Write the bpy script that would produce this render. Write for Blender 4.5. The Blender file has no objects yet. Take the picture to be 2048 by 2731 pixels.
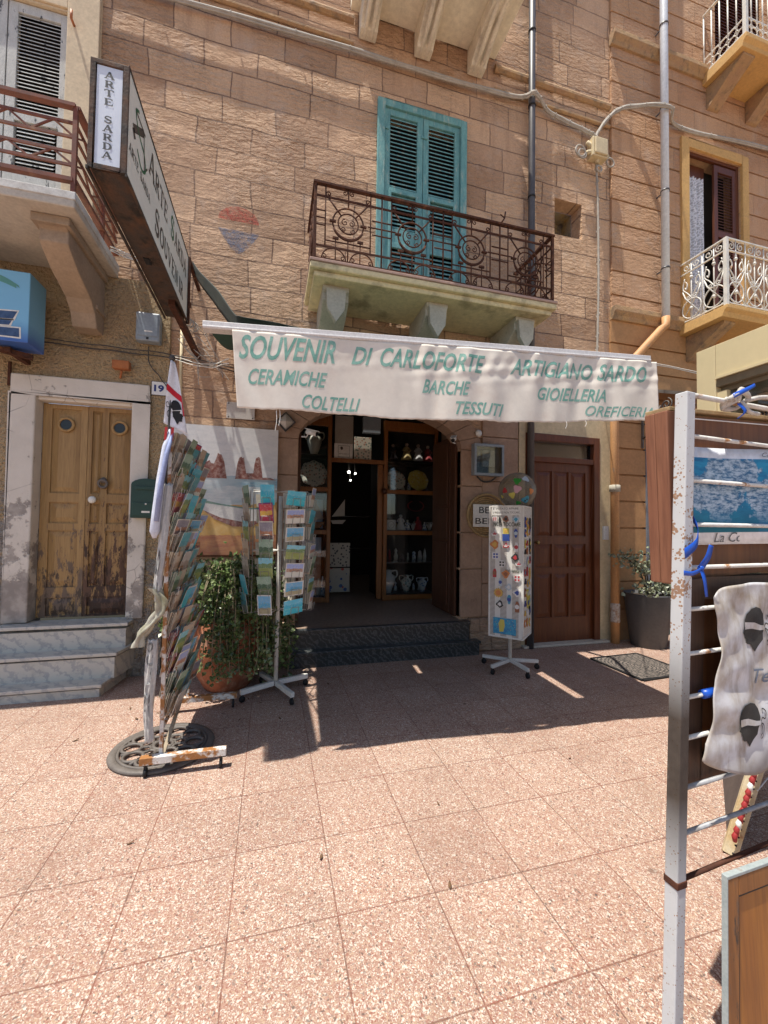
import bpy, bmesh, math, random
from mathutils import Vector, Matrix, noise as mnoise
random.seed(7)
R = math.radians; PI = math.pi
S = bpy.context.scene
COL = S.collection
# ---------------------------------------------------------------- camera, sky, sun, exposure
yaw, pitch, roll = R(15.3), R(1.75), R(0.8)
fw = Vector((math.sin(yaw)*math.cos(pitch), math.cos(yaw)*math.cos(pitch), math.sin(pitch)))
r0 = Vector((math.cos(yaw), -math.sin(yaw), 0)); u0 = r0.cross(fw)
rt = r0*math.cos(roll)+u0*math.sin(roll); up = u0*math.cos(roll)-r0*math.sin(roll)
cd = bpy.data.cameras.new('camera'); cam = bpy.data.objects.new('camera', cd); COL.objects.link(cam)
M4 = Matrix((rt, up, -fw)).transposed().to_4x4(); M4.translation = Vector((0, 0, 1.5)); cam.matrix_world = M4
cd.sensor_fit = 'HORIZONTAL'; cd.sensor_width = 36; cd.lens = 1100/2048*36; cd.clip_end = 500; cd.clip_start = .02
S.camera = cam
LD = Vector((.285, .10, -1.0)).normalized()                 # direction the sunlight travels
w = bpy.data.worlds.new('World'); S.world = w; w.use_nodes = True
nt = w.node_tree; bg = nt.nodes['Background']; sky = nt.nodes.new('ShaderNodeTexSky')
sky.sky_type = 'NISHITA'; sky.sun_disc = False
sky.sun_elevation = math.asin(-LD.z); sky.sun_rotation = math.atan2(-LD.x, -LD.y)
nt.links.new(sky.outputs[0], bg.inputs[0]); bg.inputs[1].default_value = .09
sl = bpy.data.lights.new('sun', 'SUN'); so = bpy.data.objects.new('sun', sl); COL.objects.link(so)
sl.energy = 3.9; sl.angle = R(.5); sl.color = (1, .95, .85)
so.rotation_euler = LD.to_track_quat('-Z', 'Y').to_euler(); so.location = (-3, -1, 14)
S.view_settings.view_transform = 'Standard'; S.view_settings.look = 'None'; S.view_settings.exposure = .84; S.view_settings.gamma = 1
S.cycles.max_bounces = 8; S.cycles.diffuse_bounces = 5; S.cycles.transparent_max_bounces = 12

# ---------------------------------------------------------------- materials
def hexc(h):
    c = [int(h[i:i+2], 16)/255 for i in (0, 2, 4)]
    return tuple((x/12.92 if x <= .04045 else ((x+.055)/1.055)**2.4) for x in c)
class NB:
    def __init__(s, name):
        s.m = bpy.data.materials.new(name); s.m.use_nodes = True; s.t = s.m.node_tree; s.b = s.t.nodes['Principled BSDF']
        s.out = s.t.nodes['Material Output']
    def n(s, ty, **kw):
        x = s.t.nodes.new('ShaderNode'+ty)
        for k, v in kw.items(): setattr(x, k, v)
        return x
    def put(s, sock, v):
        if isinstance(v, bpy.types.NodeSocket): s.t.links.new(v, sock)
        elif isinstance(v, (tuple, list)) and len(v) == 3 and sock.type == 'RGBA': sock.default_value = (*v, 1)
        else: sock.default_value = v
    def coord(s, kind='Object', scale=None, rot=None):
        c = s.n('TexCoord').outputs[kind]
        if scale or rot:
            mp = s.n('Mapping'); s.put(mp.inputs[0], c)
            if scale: mp.inputs[3].default_value = scale
            if rot: mp.inputs[2].default_value = rot
            c = mp.outputs[0]
        return c
    def noise(s, vec, scale=5, detail=4, rough=.55, out=0):
        x = s.n('TexNoise'); s.put(x.inputs['Vector'], vec); x.inputs['Scale'].default_value = scale
        x.inputs['Detail'].default_value = detail; x.inputs['Roughness'].default_value = rough
        return x.outputs[out]
    def voro(s, vec, scale=5, feature='F1', out='Distance', rnd=1):
        x = s.n('TexVoronoi'); x.feature = feature; s.put(x.inputs['Vector'], vec); x.inputs['Scale'].default_value = scale
        x.inputs['Randomness'].default_value = rnd
        return x.outputs[out]
    def ramp(s, f, lo, hi, a=0., b=1.):
        x = s.n('MapRange'); s.put(x.inputs[0], f)
        for i, v in ((1, lo), (2, hi), (3, a), (4, b)): s.put(x.inputs[i], v)
        return x.outputs[0]
    def mix(s, f, a, b, mode='MIX'):
        x = s.n('Mix'); x.data_type = 'RGBA'; x.blend_type = mode
        s.put(x.inputs[0], f); s.put(x.inputs[6], a); s.put(x.inputs[7], b)
        return x.outputs[2]
    def math(s, op, a, b=0., c=0.):
        x = s.n('Math', operation=op); s.put(x.inputs[0], a); s.put(x.inputs[1], b); s.put(x.inputs[2], c)
        return x.outputs[0]
    def sep(s, v):
        x = s.n('SeparateXYZ'); s.put(x.inputs[0], v); return x.outputs
    def comb(s, x_, y_, z_):
        x = s.n('CombineXYZ')
        for i, v in enumerate((x_, y_, z_)): s.put(x.inputs[i], v)
        return x.outputs[0]
    def bump(s, h, strength=.5, dist=.01, nrm=None):
        x = s.n('Bump'); x.inputs['Strength'].default_value = strength; x.inputs['Distance'].default_value = dist
        s.put(x.inputs['Height'], h)
        if nrm: s.put(x.inputs['Normal'], nrm)
        return x.outputs[0]
    def fin(s, col, rough=.8, nrm=None, metal=0., spec=None):
        s.put(s.b.inputs['Base Color'], col); s.put(s.b.inputs['Roughness'], rough); s.put(s.b.inputs['Metallic'], metal)
        if nrm: s.put(s.b.inputs['Normal'], nrm)
        if spec is not None: s.put(s.b.inputs['Specular IOR Level'], spec)
        return s.m
def pmat(name, c1, c2=None, scale=6, rough=.8, bump=None, stretch=None, patch=None, fine=.12, metal=0., spec=None, lo=.35, hi=.65, coord='Object'):
    """two-tone noise colour, optional wear patch (colour, scale, lo, hi) and bump (scale, strength, dist)"""
    b = NB(name); v = b.coord(coord, stretch); c2 = c2 or tuple(x*.75 for x in c1)
    f = b.ramp(b.noise(v, scale, 6, .6), lo, hi)
    col = b.mix(f, c1, c2)
    if fine:
        g = b.ramp(b.noise(v, scale*11, 3, .7), .3, .7, 1-fine, 1+fine)
        col = b.mix(1., col, b.comb(g, g, g), 'MULTIPLY')
    h = None
    if patch:
        pc, ps, pl, ph = patch
        pf = b.ramp(b.noise(v, ps, 8, .65), pl, ph)
        col = b.mix(pf, col, pc)
    nrm = None
    if bump: nrm = b.bump(b.noise(v, bump[0], 5, .65), bump[1], bump[2] if len(bump) > 2 else .01)
    return b.fin(col, rough, nrm, metal, spec)

def stone_mat(name, ca, cb, cm, bw=.56, rh=.287, chisel=1., origin=(0, 0), mort=.0075, rowsoft=None):
    b = NB(name); v = b.coord(); x, y, z = b.sep(v)
    d = b.noise(v, 1.6, 3); dd = b.ramp(d, 0, 1, -.05, .05)
    d2 = b.noise(v, 30, 2); dj = b.math('ADD', b.ramp(d2, 0, 1, -.006, .006), b.ramp(b.noise(v, .9, 2), 0, 1, -.04, .04))
    # the ashlar is not cut to one length: shift every course by its own amount
    row = b.math('FLOOR', b.math('DIVIDE', b.math('SUBTRACT', z, origin[1]), rh))
    wn = b.n('TexWhiteNoise'); wn.noise_dimensions = '1D'; b.put(wn.inputs['W'], row)
    sh = b.math('MULTIPLY', wn.outputs[0], bw)
    uu = b.math('ADD', b.math('ADD', x, sh), dd); vv = b.math('ADD', b.math('SUBTRACT', z, origin[1]), dj)
    br = b.n('TexBrick'); b.put(br.inputs['Vector'], b.comb(uu, vv, 0.)); br.offset = .37; br.squash = 1.45; br.squash_frequency = 3
    b.put(br.inputs['Color1'], ca); b.put(br.inputs['Color2'], cb); b.put(br.inputs['Mortar'], cm)
    br.inputs['Scale'].default_value = 1; br.inputs['Mortar Size'].default_value = mort; br.inputs['Mortar Smooth'].default_value = .2
    br.inputs['Brick Width'].default_value = bw; br.inputs['Row Height'].default_value = rh; br.inputs['Bias'].default_value = 0
    col = br.outputs['Color']
    big = b.ramp(b.noise(v, .8, 5, .6), .35, .7); col = b.mix(b.math('MULTIPLY', big, .5), col, (.60, .41, .285))
    sk = b.ramp(b.noise(b.coord('Object', (5, 1, .5)), 1, 6, .65), .52, .72, 0, .42); col = b.mix(sk, col, (.27, .165, .11))
    gr = b.ramp(b.noise(v, 2.6, 6, .7), .54, .72); col = b.mix(b.math('MULTIPLY', gr, .55), col, (.50, .40, .33))
    fn = b.ramp(b.noise(v, 55, 4, .75), .25, .75, .80, 1.18); col = b.mix(1., col, b.comb(fn, fn, fn), 'MULTIPLY')
    pit = b.ramp(b.voro(v, 42), .0, .11, 1., 0.); pm = b.ramp(b.noise(v, 9, 2), .5, .62)
    col = b.mix(b.math('MULTIPLY', b.math('MULTIPLY', pit, pm), .55), col, (.13, .075, .05))
    # chisel dressing: wavy slanted furrows
    mp = b.coord('Object', (10, 10, 24), (0, R(11), 0)); ch = b.noise(mp, 1.1, 4, .55); ch.node.inputs['Distortion'].default_value = .55
    md = b.ramp(b.noise(v, 1.15, 3), .38, .64, .12, 1.)
    h = b.math('MULTIPLY', ch, md)
    n1 = b.bump(h, 1.0*chisel, .07)
    n2 = b.bump(b.noise(v, 38, 5, .75), .45, .008, n1)
    n3 = b.bump(b.math('MULTIPLY', br.outputs['Fac'], -1.), .8, .012, n2)
    return b.fin(col, .92, n3, 0, .15)
def wood_mat(name, c1, c2, axis='z', rough=.55, scale=1., wear=None, spec=.4):
    """grain along axis; wear=(colour, lo, hi, z0, z1) peels more towards z0"""
    b = NB(name); st = {'z': (26, 26, 1.6), 'x': (1.6, 26, 26), 'y': (26, 1.6, 26)}[axis]
    v = b.coord('Object', tuple(q*scale for q in st)); vo = b.coord()
    g = b.noise(v, 1, 7, .65); g2 = b.noise(v, 4, 3, .6)
    col = b.mix(b.ramp(g, .32, .68), c1, c2); col = b.mix(b.math('MULTIPLY', b.ramp(g2, .45, .7), .35), col, tuple(q*.55 for q in c2))
    rg = rough
    if wear:
        wc, lo, hi, z0, z1 = wear
        z = b.sep(vo)[2]; gz = b.ramp(z, z0, z1, .22, -.14)
        st2 = {'z': (14, 14, 4), 'x': (3, 12, 12), 'y': (12, 3, 12)}[axis]
        wn = b.noise(b.coord('Object', st2), 1, 8, .7)
        wf = b.ramp(b.math('ADD', wn, gz), lo, hi); col = b.mix(wf, col, wc)
        c3 = tuple(q*.45 for q in wc); wf2 = b.ramp(b.math('ADD', b.noise(b.coord('Object', tuple(q*1.7 for q in st2)), 1, 6, .7), gz), lo+.05, hi+.05)
        col = b.mix(wf2, col, c3)
    return b.fin(col, rg, b.bump(g, .25, .004), 0, spec)
def marble_mat(name, c1, c2, vein, scale=3., rough=.35):
    b = NB(name); v = b.coord(); wv = b.n('TexWave'); wv.wave_type = 'BANDS'; wv.bands_direction = 'DIAGONAL'
    b.put(wv.inputs['Vector'], v)
    for k, q in (('Scale', scale), ('Distortion', 11), ('Detail', 6), ('Detail Scale', 1.6), ('Detail Roughness', .68)): wv.inputs[k].default_value = q
    col = b.mix(b.noise(v, 3, 5), c1, c2); col = b.mix(b.ramp(wv.outputs['Fac'], .62, .98), col, vein)
    col = b.mix(b.ramp(b.noise(v, 6, 7, .7), .55, .75, 0, .5), col, tuple(q*.6 for q in c2))
    return b.fin(col, rough, b.bump(b.noise(v, 30, 3), .1, .003))
def glass_mat(name, tint=(.9, .93, .95), refl=.06):
    b = NB(name); tr = b.n('BsdfTransparent'); b.put(tr.inputs[0], tint); gl = b.n('BsdfGlossy'); gl.inputs['Roughness'].default_value = .03
    fr = b.n('Fresnel'); fr.inputs[0].default_value = 1.5; f = b.math('ADD', fr.outputs[0], refl-.04)
    mx = b.n('MixShader'); b.put(mx.inputs[0], f); b.put(mx.inputs[1], tr.outputs[0]); b.put(mx.inputs[2], gl.outputs[0])
    b.t.links.new(mx.outputs[0], b.out.inputs[0]); return b.m
def flat(name, c, rough=.6, spec=.4, metal=0.): return NB(name).fin(c, rough, None, metal, spec)
def emit(name, c, e):
    b = NB(name); b.put(b.b.inputs['Emission Color'], c); b.b.inputs['Emission Strength'].default_value = e; return b.fin(c, .5)

def terrazzo(name, tile=True):
    b = NB(name); v = b.coord(); x, y, z = b.sep(v)
    base = b.mix(b.ramp(b.noise(v, .9, 5, .6), .35, .68), (.335, .203, .152), (.29, .187, .143))
    # warp so chips are not round cells
    nz = b.n('TexNoise'); b.put(nz.inputs['Vector'], v); nz.inputs['Scale'].default_value = 60
    vv = b.n('VectorMath', operation='MULTIPLY_ADD'); b.put(vv.inputs[0], nz.outputs['Color']); vv.inputs[1].default_value = (.016, .016, 0); b.put(vv.inputs[2], v)
    def chips(sc, keep, cols, size):
        cid = b.n('TexVoronoi'); b.put(cid.inputs['Vector'], vv.outputs[0]); cid.inputs['Scale'].default_value = sc; cid.voronoi_dimensions = '2D'
        r_, g_, bl = b.sep(cid.outputs['Color'])
        m = b.math('MULTIPLY', b.math('LESS_THAN', cid.outputs['Distance'], b.math('MULTIPLY', g_, size)), b.math('LESS_THAN', r_, keep))
        cr = b.n('ValToRGB'); cr.color_ramp.interpolation = 'CONSTANT'; b.put(cr.inputs[0], bl)
        e = cr.color_ramp.elements
        while len(e) > 1: e.remove(e[-1])
        e[0].position = 0; e[0].color = (*cols[0][1], 1)
        for p, c in cols[1:]:
            q = e.new(p); q.color = (*c, 1)
        return m, cr.outputs[0]
    white, red, blk, grey, tan = (.66, .61, .53), (.22, .075, .055), (.03, .03, .035), (.17, .135, .12), (.42, .31, .21)
    col = base
    for sc, keep, size, cols in ((320, .9, .85, ((0, white), (.3, tan), (.55, red), (.8, (.46, .27, .20)), (.95, grey))),
                                 (175, .62, .72, ((0, white), (.38, tan), (.6, red), (.9, grey), (.96, blk))),
                                 (115, .30, .62, ((0, white), (.32, red), (.50, tan), (.62, blk), (.88, grey)))):
        m, c = chips(sc, keep, cols, size); col = b.mix(b.math('MULTIPLY', m, .66), col, c)
    # every slab cast a little different
    gx = b.math('DIVIDE', b.math('ADD', x, .12), .40); gy = b.math('DIVIDE', b.math('SUBTRACT', y, 1.61), .41)
    wn = b.n('TexWhiteNoise'); wn.noise_dimensions = '2D'; b.put(wn.inputs['Vector'], b.comb(b.math('FLOOR', gx), b.math('FLOOR', gy), 0.))
    t = b.ramp(wn.outputs[0], 0, 1, .93, 1.05); t2 = b.ramp(wn.outputs[0], 0, 1, .90, 1.05); col = b.mix(1., col, b.comb(t, t2, t2), 'MULTIPLY')
    st = b.ramp(b.noise(v, 1.7, 8, .7), .50, .78, 0, .45); col = b.mix(st, col, (.19, .115, .085))
    ds = b.ramp(b.noise(v, .55, 4, .55), .42, .68, 0, .30); col = b.mix(ds, col, (.265, .175, .13)); bl = b.ramp(b.noise(v, 7, 3, .5), .69, .75, 0, .6); col = b.mix(bl, col, (.12, .075, .06))
    ex = b.math('ABSOLUTE', b.math('SUBTRACT', b.math('FRACT', gx), .5)); ey = b.math('ABSOLUTE', b.math('SUBTRACT', b.math('FRACT', gy), .5))
    wob = b.ramp(b.noise(v, 14, 2), 0, 1, -.002, .002)
    edge = b.ramp(b.math('ADD', b.math('MAXIMUM', ex, ey), wob), .4922, .4970)
    gcol = b.mix(b.ramp(b.noise(v, 3, 3), .4, .6), (.22, .07, .045), (.12, .06, .045))
    col = b.mix(b.math('MULTIPLY', edge, .72), col, gcol)
    n1 = b.bump(b.math('MULTIPLY', edge, -1.), .6, .004); n2 = b.bump(b.noise(v, 90, 3), .12, .003, n1)
    return b.fin(col, b.ramp(b.noise(v, 5, 4), .3, .7, .55, .8), n2, 0, .3)

def card_mat(name, border, top, mid, low, hz=.55, seed=0., contrast=1.):
    b = NB(name); g = b.coord('Generated'); x, y, z = b.sep(g); top, mid, low = (tuple(min(.8, q*1.5+.025) for q in c_) for c_ in (top, mid, low))
    vec = b.comb(b.math('ADD', x, seed), seed, z); n1 = b.noise(vec, 3.2, 5, .65); n2 = b.noise(vec, 9, 5, .7)
    zz = b.math('ADD', z, b.ramp(n1, 0, 1, -.16*contrast, .16*contrast))
    col = b.mix(b.math('GREATER_THAN', zz, hz-.22), low, mid); col = b.mix(b.math('GREATER_THAN', zz, hz), col, top)
    col = b.mix(b.ramp(n2, .45, .72, 0, .65), col, b.mix(b.ramp(n1, .4, .6), low, (.75, .75, .72)))
    if border:
        e = b.math('MAXIMUM', b.math('ABSOLUTE', b.math('SUBTRACT', x, .5)), b.math('ABSOLUTE', b.math('SUBTRACT', z, .5)))
        col = b.mix(b.math('GREATER_THAN', e, .44), col, border)
    return b.fin(col, .3, None, 0, .5)

m_pave = terrazzo('pink terrazzo paving')
m_stone = stone_mat('pink ashlar stone', (.63, .42, .268), (.38, .235, .148), (.17, .105, .075))
m_stone_r = stone_mat('brown banded stone', (.52, .31, .175), (.42, .235, .135), (.24, .145, .09), bw=.62, rh=.335, chisel=.8, origin=(0, -.01), mort=.003)
m_pillar = pmat('dressed beige stone', (.40, .27, .19), (.31, .205, .145), 3, .9, (30, .5, .01), patch=((.21, .13, .09), 9, .6, .75))
m_rubble = stone_mat('old rubble base', (.34, .26, .19), (.27, .2, .15), (.16, .12, .09), bw=.4, rh=.24, chisel=1.2, mort=.012)
m_orange = pmat('orange painted band plaster', (.46, .25, .11), (.39, .21, .095), 2.5, .85, (40, .2, .004), patch=((.28, .17, .09), 4, .62, .8))
m_cream = pmat('cream plaster', (.62, .50, .31), (.54, .43, .26), 2, .85, (35, .2, .005), patch=((.40, .33, .24), 3.2, .6, .78))
m_creamU = pmat('pale cream plaster surround', (.66, .53, .36), (.58, .46, .31), 2.4, .85, (30, .2, .005), patch=((.42, .33, .24), 5, .62, .8))
def rough_mat():
    b = NB('ochre roughcast'); v = b.coord(); z = b.sep(v)[2]
    col = b.mix(b.ramp(b.noise(v, 1.5, 5, .6), .35, .7), (.62, .46, .27), (.50, .37, .225))
    g = b.ramp(b.noise(v, 2.3, 7, .72), .52, .68); col = b.mix(b.math('MULTIPLY', g, .6), col, (.33, .28, .22))
    x = b.sep(v)[0]; nearl = b.math('MULTIPLY', b.ramp(x, 1.0, .70), b.ramp(z, 1.75, 2.15, 1., 0.)); pz = b.math('ADD', b.math('ADD', b.noise(v, 5, 7, .7), b.ramp(z, .3, 2., .18, -.12)), b.math('MULTIPLY', nearl, .17)); col = b.mix(b.ramp(pz, .56, .64), col, b.mix(b.ramp(b.noise(v, 9, 5, .7), .4, .6), (.42, .39, .35), (.29, .26, .23)))
    hb = b.noise(v, 34, 3, .6); col = b.mix(b.ramp(hb, .46, .33, 0, .6), col, (.30, .215, .125)); n1 = b.bump(hb, 1., .10); n2 = b.bump(b.noise(v, 80, 3), .5, .006, n1)
    return b.fin(col, .95, n2, 0, .1)
m_rough = rough_mat()
m_slabgrey = pmat('weathered balcony concrete', (.58, .52, .43), (.46, .41, .34), 3, .9, (20, .3), patch=((.28, .23, .18), 3, .55, .75))
m_slabyel = pmat('flaking yellow render', (.74, .62, .36), (.66, .55, .33), 2, .9, (18, .35), patch=((.36, .29, .17), 2.1, .52, .64))
m_brgrey = pmat('grey stone bracket', (.50, .46, .37), (.40, .37, .30), 4, .9, (25, .4), patch=((.24, .21, .16), 6, .6, .75))
m_brcream = pmat('cream stucco bracket', (.78, .71, .57), (.62, .56, .46), 4, .85, (16, .3), patch=((.40, .34, .28), 5, .55, .75))
m_underU = pmat('pale stucco soffit', (.82, .76, .62), (.76, .70, .56), 1.5, .85, (30, .15), patch=((.5, .42, .3), 3, .62, .8))
m_ochtrim = pmat('ochre trim', (.62, .38, .14), (.55, .33, .12), 3, .8, (30, .2), patch=((.40, .25, .12), 5, .6, .75))
m_corn = pmat('lichen stone cornice', (.42, .27, .13), (.36, .22, .13), 5, .9, (22, .6, .02), patch=((.23, .16, .10), 9, .52, .66))
m_rust = pmat('rusted iron', (.105, .042, .026), (.055, .026, .018), 22, .85, (60, .5, .004), patch=((.20, .085, .04), 16, .56, .7), spec=.2)
m_redrust = pmat('red brown painted iron', (.20, .06, .035), (.12, .045, .03), 14, .7, patch=((.26, .13, .07), 10, .55, .7))
m_whiteiron = pmat('white painted iron', (.74, .72, .67), (.62, .6, .55), 10, .55, patch=((.40, .22, .10), 12, .60, .68))
def rustwhite():
    b = NB('rust pitted white steel'); v = b.coord(); z = b.sep(v)[2]
    col = b.mix(b.noise(v, 8, 4), (.56, .575, .59), (.48, .49, .50))
    zone = b.math('MULTIPLY', b.ramp(z, 1.15, 1.3), b.ramp(z, 1.5, 1.75, 1., 0.)); sp = b.voro(v, 120); keep = b.ramp(b.noise(v, 26, 3), .60, .42, .0, .30)
    thr = b.math('MULTIPLY', b.math('ADD', b.math('MULTIPLY', zone, .5), .28), keep)
    dots = b.math('LESS_THAN', sp, b.math('MULTIPLY', thr, 2.6)); col = b.mix(b.math('MULTIPLY', dots, .85), col, b.mix(b.noise(v, 60, 2), (.36, .17, .06), (.20, .10, .05)))
    # scorched, grimy band down the lower half
    gz = b.math('MULTIPLY', b.ramp(z, .55, .80), b.ramp(z, 1.0, 1.22, 1., 0.)); gr = b.math('MULTIPLY', gz, b.ramp(b.noise(b.coord('Object', (9, 9, 3)), 1, 6, .7), .22, .42))
    col = b.mix(b.math('MULTIPLY', gr, .95), col, b.mix(b.noise(v, 40, 4), (.028, .017, .010), (.075, .055, .04)))
    return b.fin(col, .6, b.bump(b.math('ADD', dots, b.noise(v, 70, 3)), .2, .002), 0, .15)
m_rustwhite = rustwhite()
m_flakewhite = pmat('flaking white steel with orange rust', (.72, .70, .66), (.6, .57, .52), 12, .6, (40, .3), patch=((.33, .14, .04), 11, .44, .52))
m_rod = pmat('white rod with rust spots', (.66, .65, .62), (.54, .52, .48), 12, .6, (40, .3), patch=((.36, .17, .06), 16, .56, .63))
m_teal = pmat('faded turquoise paint', (.17, .38, .37), (.10, .27, .28), 5, .7, (40, .3), stretch=(4, 4, 1), patch=((.36, .44, .38), 6, .55, .7), fine=.2)
m_peelwhite = pmat('peeling grey white paint', (.58, .58, .55), (.47, .47, .44), 6, .75, (30, .3), stretch=(3, 3, 1), patch=((.07, .075, .085), 5.5, .585, .62))
m_door19 = wood_mat('yellow varnished old oak', (.42, .265, .105), (.32, .19, .075), wear=((.15, .105, .075), .63, .69, .55, 2.3), rough=.5)
m_doorB = wood_mat('red brown varnished door wood', (.16, .048, .015), (.10, .027, .010), rough=.35)
m_shop = wood_mat('orange brown shopfront wood', (.30, .12, .03), (.22, .08, .02), rough=.4)
m_shutD = wood_mat('dark brown shutter wood', (.11, .045, .022), (.07, .028, .015), rough=.5)
m_shutM = wood_mat('mahogany louvre', (.14, .045, .022), (.09, .03, .016), rough=.4)
m_marW = marble_mat('weathered white marble', (.58, .56, .50), (.45, .43, .385), (.37, .365, .355), 4.2, .55)
m_marD = marble_mat('dark green black marble', (.026, .030, .031), (.036, .041, .042), (.095, .10, .10), 9, .3)
m_surround_ = pmat('white marble door surround', (.70, .645, .57), (.60, .55, .48), 3, .7, (20, .3), patch=((.36, .32, .28), 3.2, .55, .60))
def surround_mat():
    b = NB('chipped marble surround'); v = b.coord(); x, y, z = b.sep(v); col = b.mix(b.ramp(b.noise(v, 3, 6), .35, .65), (.70, .645, .57), (.60, .55, .48))
    lowg = b.math('ADD', b.ramp(z, .55, 1.5, .17, 0.), b.math('MULTIPLY', b.ramp(x, .95, .85), b.ramp(z, 1.5, 2.1, .10, 0.)))
    n_ = b.math('ADD', b.noise(v, 4.5, 8, .68), lowg); f = b.ramp(n_, .60, .64); col = b.mix(f, col, b.mix(b.ramp(b.noise(v, 10, 5), .4, .6), (.40, .36, .32), (.27, .24, .215)))
    ck = b.voro(b.coord('Object', (1, 1, .6)), 3.2, 'DISTANCE_TO_EDGE'); col = b.mix(b.math('MULTIPLY', b.ramp(ck, .012, .0), b.ramp(b.noise(v, 2, 2), .5, .55, 0, .7)), col, (.2, .17, .15))
    return b.fin(col, .75, b.bump(b.math('SUBTRACT', b.noise(v, 24, 4), b.math('MULTIPLY', f, .8)), .5, .012))
m_surround = surround_mat()
m_wpipe = pmat('white enamelled pipe', (.66, .69, .74), (.58, .61, .66), 2, .4)
m_dpipe = pmat('dark grey pipe', (.085, .08, .085), (.06, .055, .06), 5, .45)
m_opipe = pmat('orange painted pipe', (.56, .29, .12), (.47, .24, .10), 4, .6, patch=((.4, .3, .22), 8, .62, .72))
m_cable = pmat('dusty cable', (.44, .40, .35), (.33, .30, .26), 12, .8)
m_wire = flat('thin dark wire', (.06, .055, .05)); m_wirew = flat('white cord', (.7, .68, .62))
m_boxcream = pmat('yellowed plastic box', (.62, .52, .33), (.55, .45, .28), 5, .6)
m_grey = pmat('grey plastic', (.27, .32, .36), (.23, .27, .31), 4, .4)
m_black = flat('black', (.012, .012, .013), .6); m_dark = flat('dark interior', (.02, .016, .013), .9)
m_white = pmat('white paint', (.78, .78, .76), (.70, .70, .68), 8, .6); m_paper = pmat('white paper', (.76, .75, .71), (.7, .69, .65), 5, .7)
m_glass = glass_mat('window glass'); m_glassD = glass_mat('reflecting glass', (.75, .8, .82), .10)
m_terra = pmat('terracotta', (.34, .115, .05), (.26, .085, .038), 3, .8, (25, .4), patch=((.46, .29, .20), 4, .54, .72))
def leafm(n, a, c): 
    m = pmat(n, a, c, 9, .28, fine=.25, spec=.6); return m
m_leaf = leafm('glossy dark leaf', (.07, .115, .03), (.13, .18, .065)); m_leaf2 = leafm('grey green leaf', (.17, .20, .12), (.27, .29, .20)); m_stem = pmat('woody stem', (.16, .11, .07), (.1, .07, .045), 20, .9)
m_planter = pmat('anthracite planter', (.085, .083, .085), (.07, .068, .07), 3, .5)
m_iron = pmat('black cast iron', (.10, .085, .075), (.15, .13, .115), 7, .6, (50, .3))
m_kiosk = pmat('beige enamelled aluminium', (.66, .56, .34), (.63, .53, .32), 1.2, .35, fine=.03); m_kiosk2 = pmat('taupe channel', (.22, .18, .12), (.19, .155, .10), 2, .4)
m_banner = pmat('off white awning canvas', (.74, .69, .61), (.67, .61, .53), 2.2, .9, (240, .12, .002), patch=((.56, .42, .33), 1.5, .55, .85), fine=.04)
m_bannert = pmat('faded sea green paint', (.13, .33, .27), (.26, .45, .38), 14, .85, patch=((.42, .50, .43), 9, .62, .82))
m_canvas = pmat('dark green awning canvas', (.030, .085, .062), (.022, .06, .045), 3, .9); m_alu = pmat('white aluminium bar', (.70, .69, .68), (.62, .61, .60), 6, .45)
m_tealdrip = flat('green canvas hem', (.05, .30, .23), .8)
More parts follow.
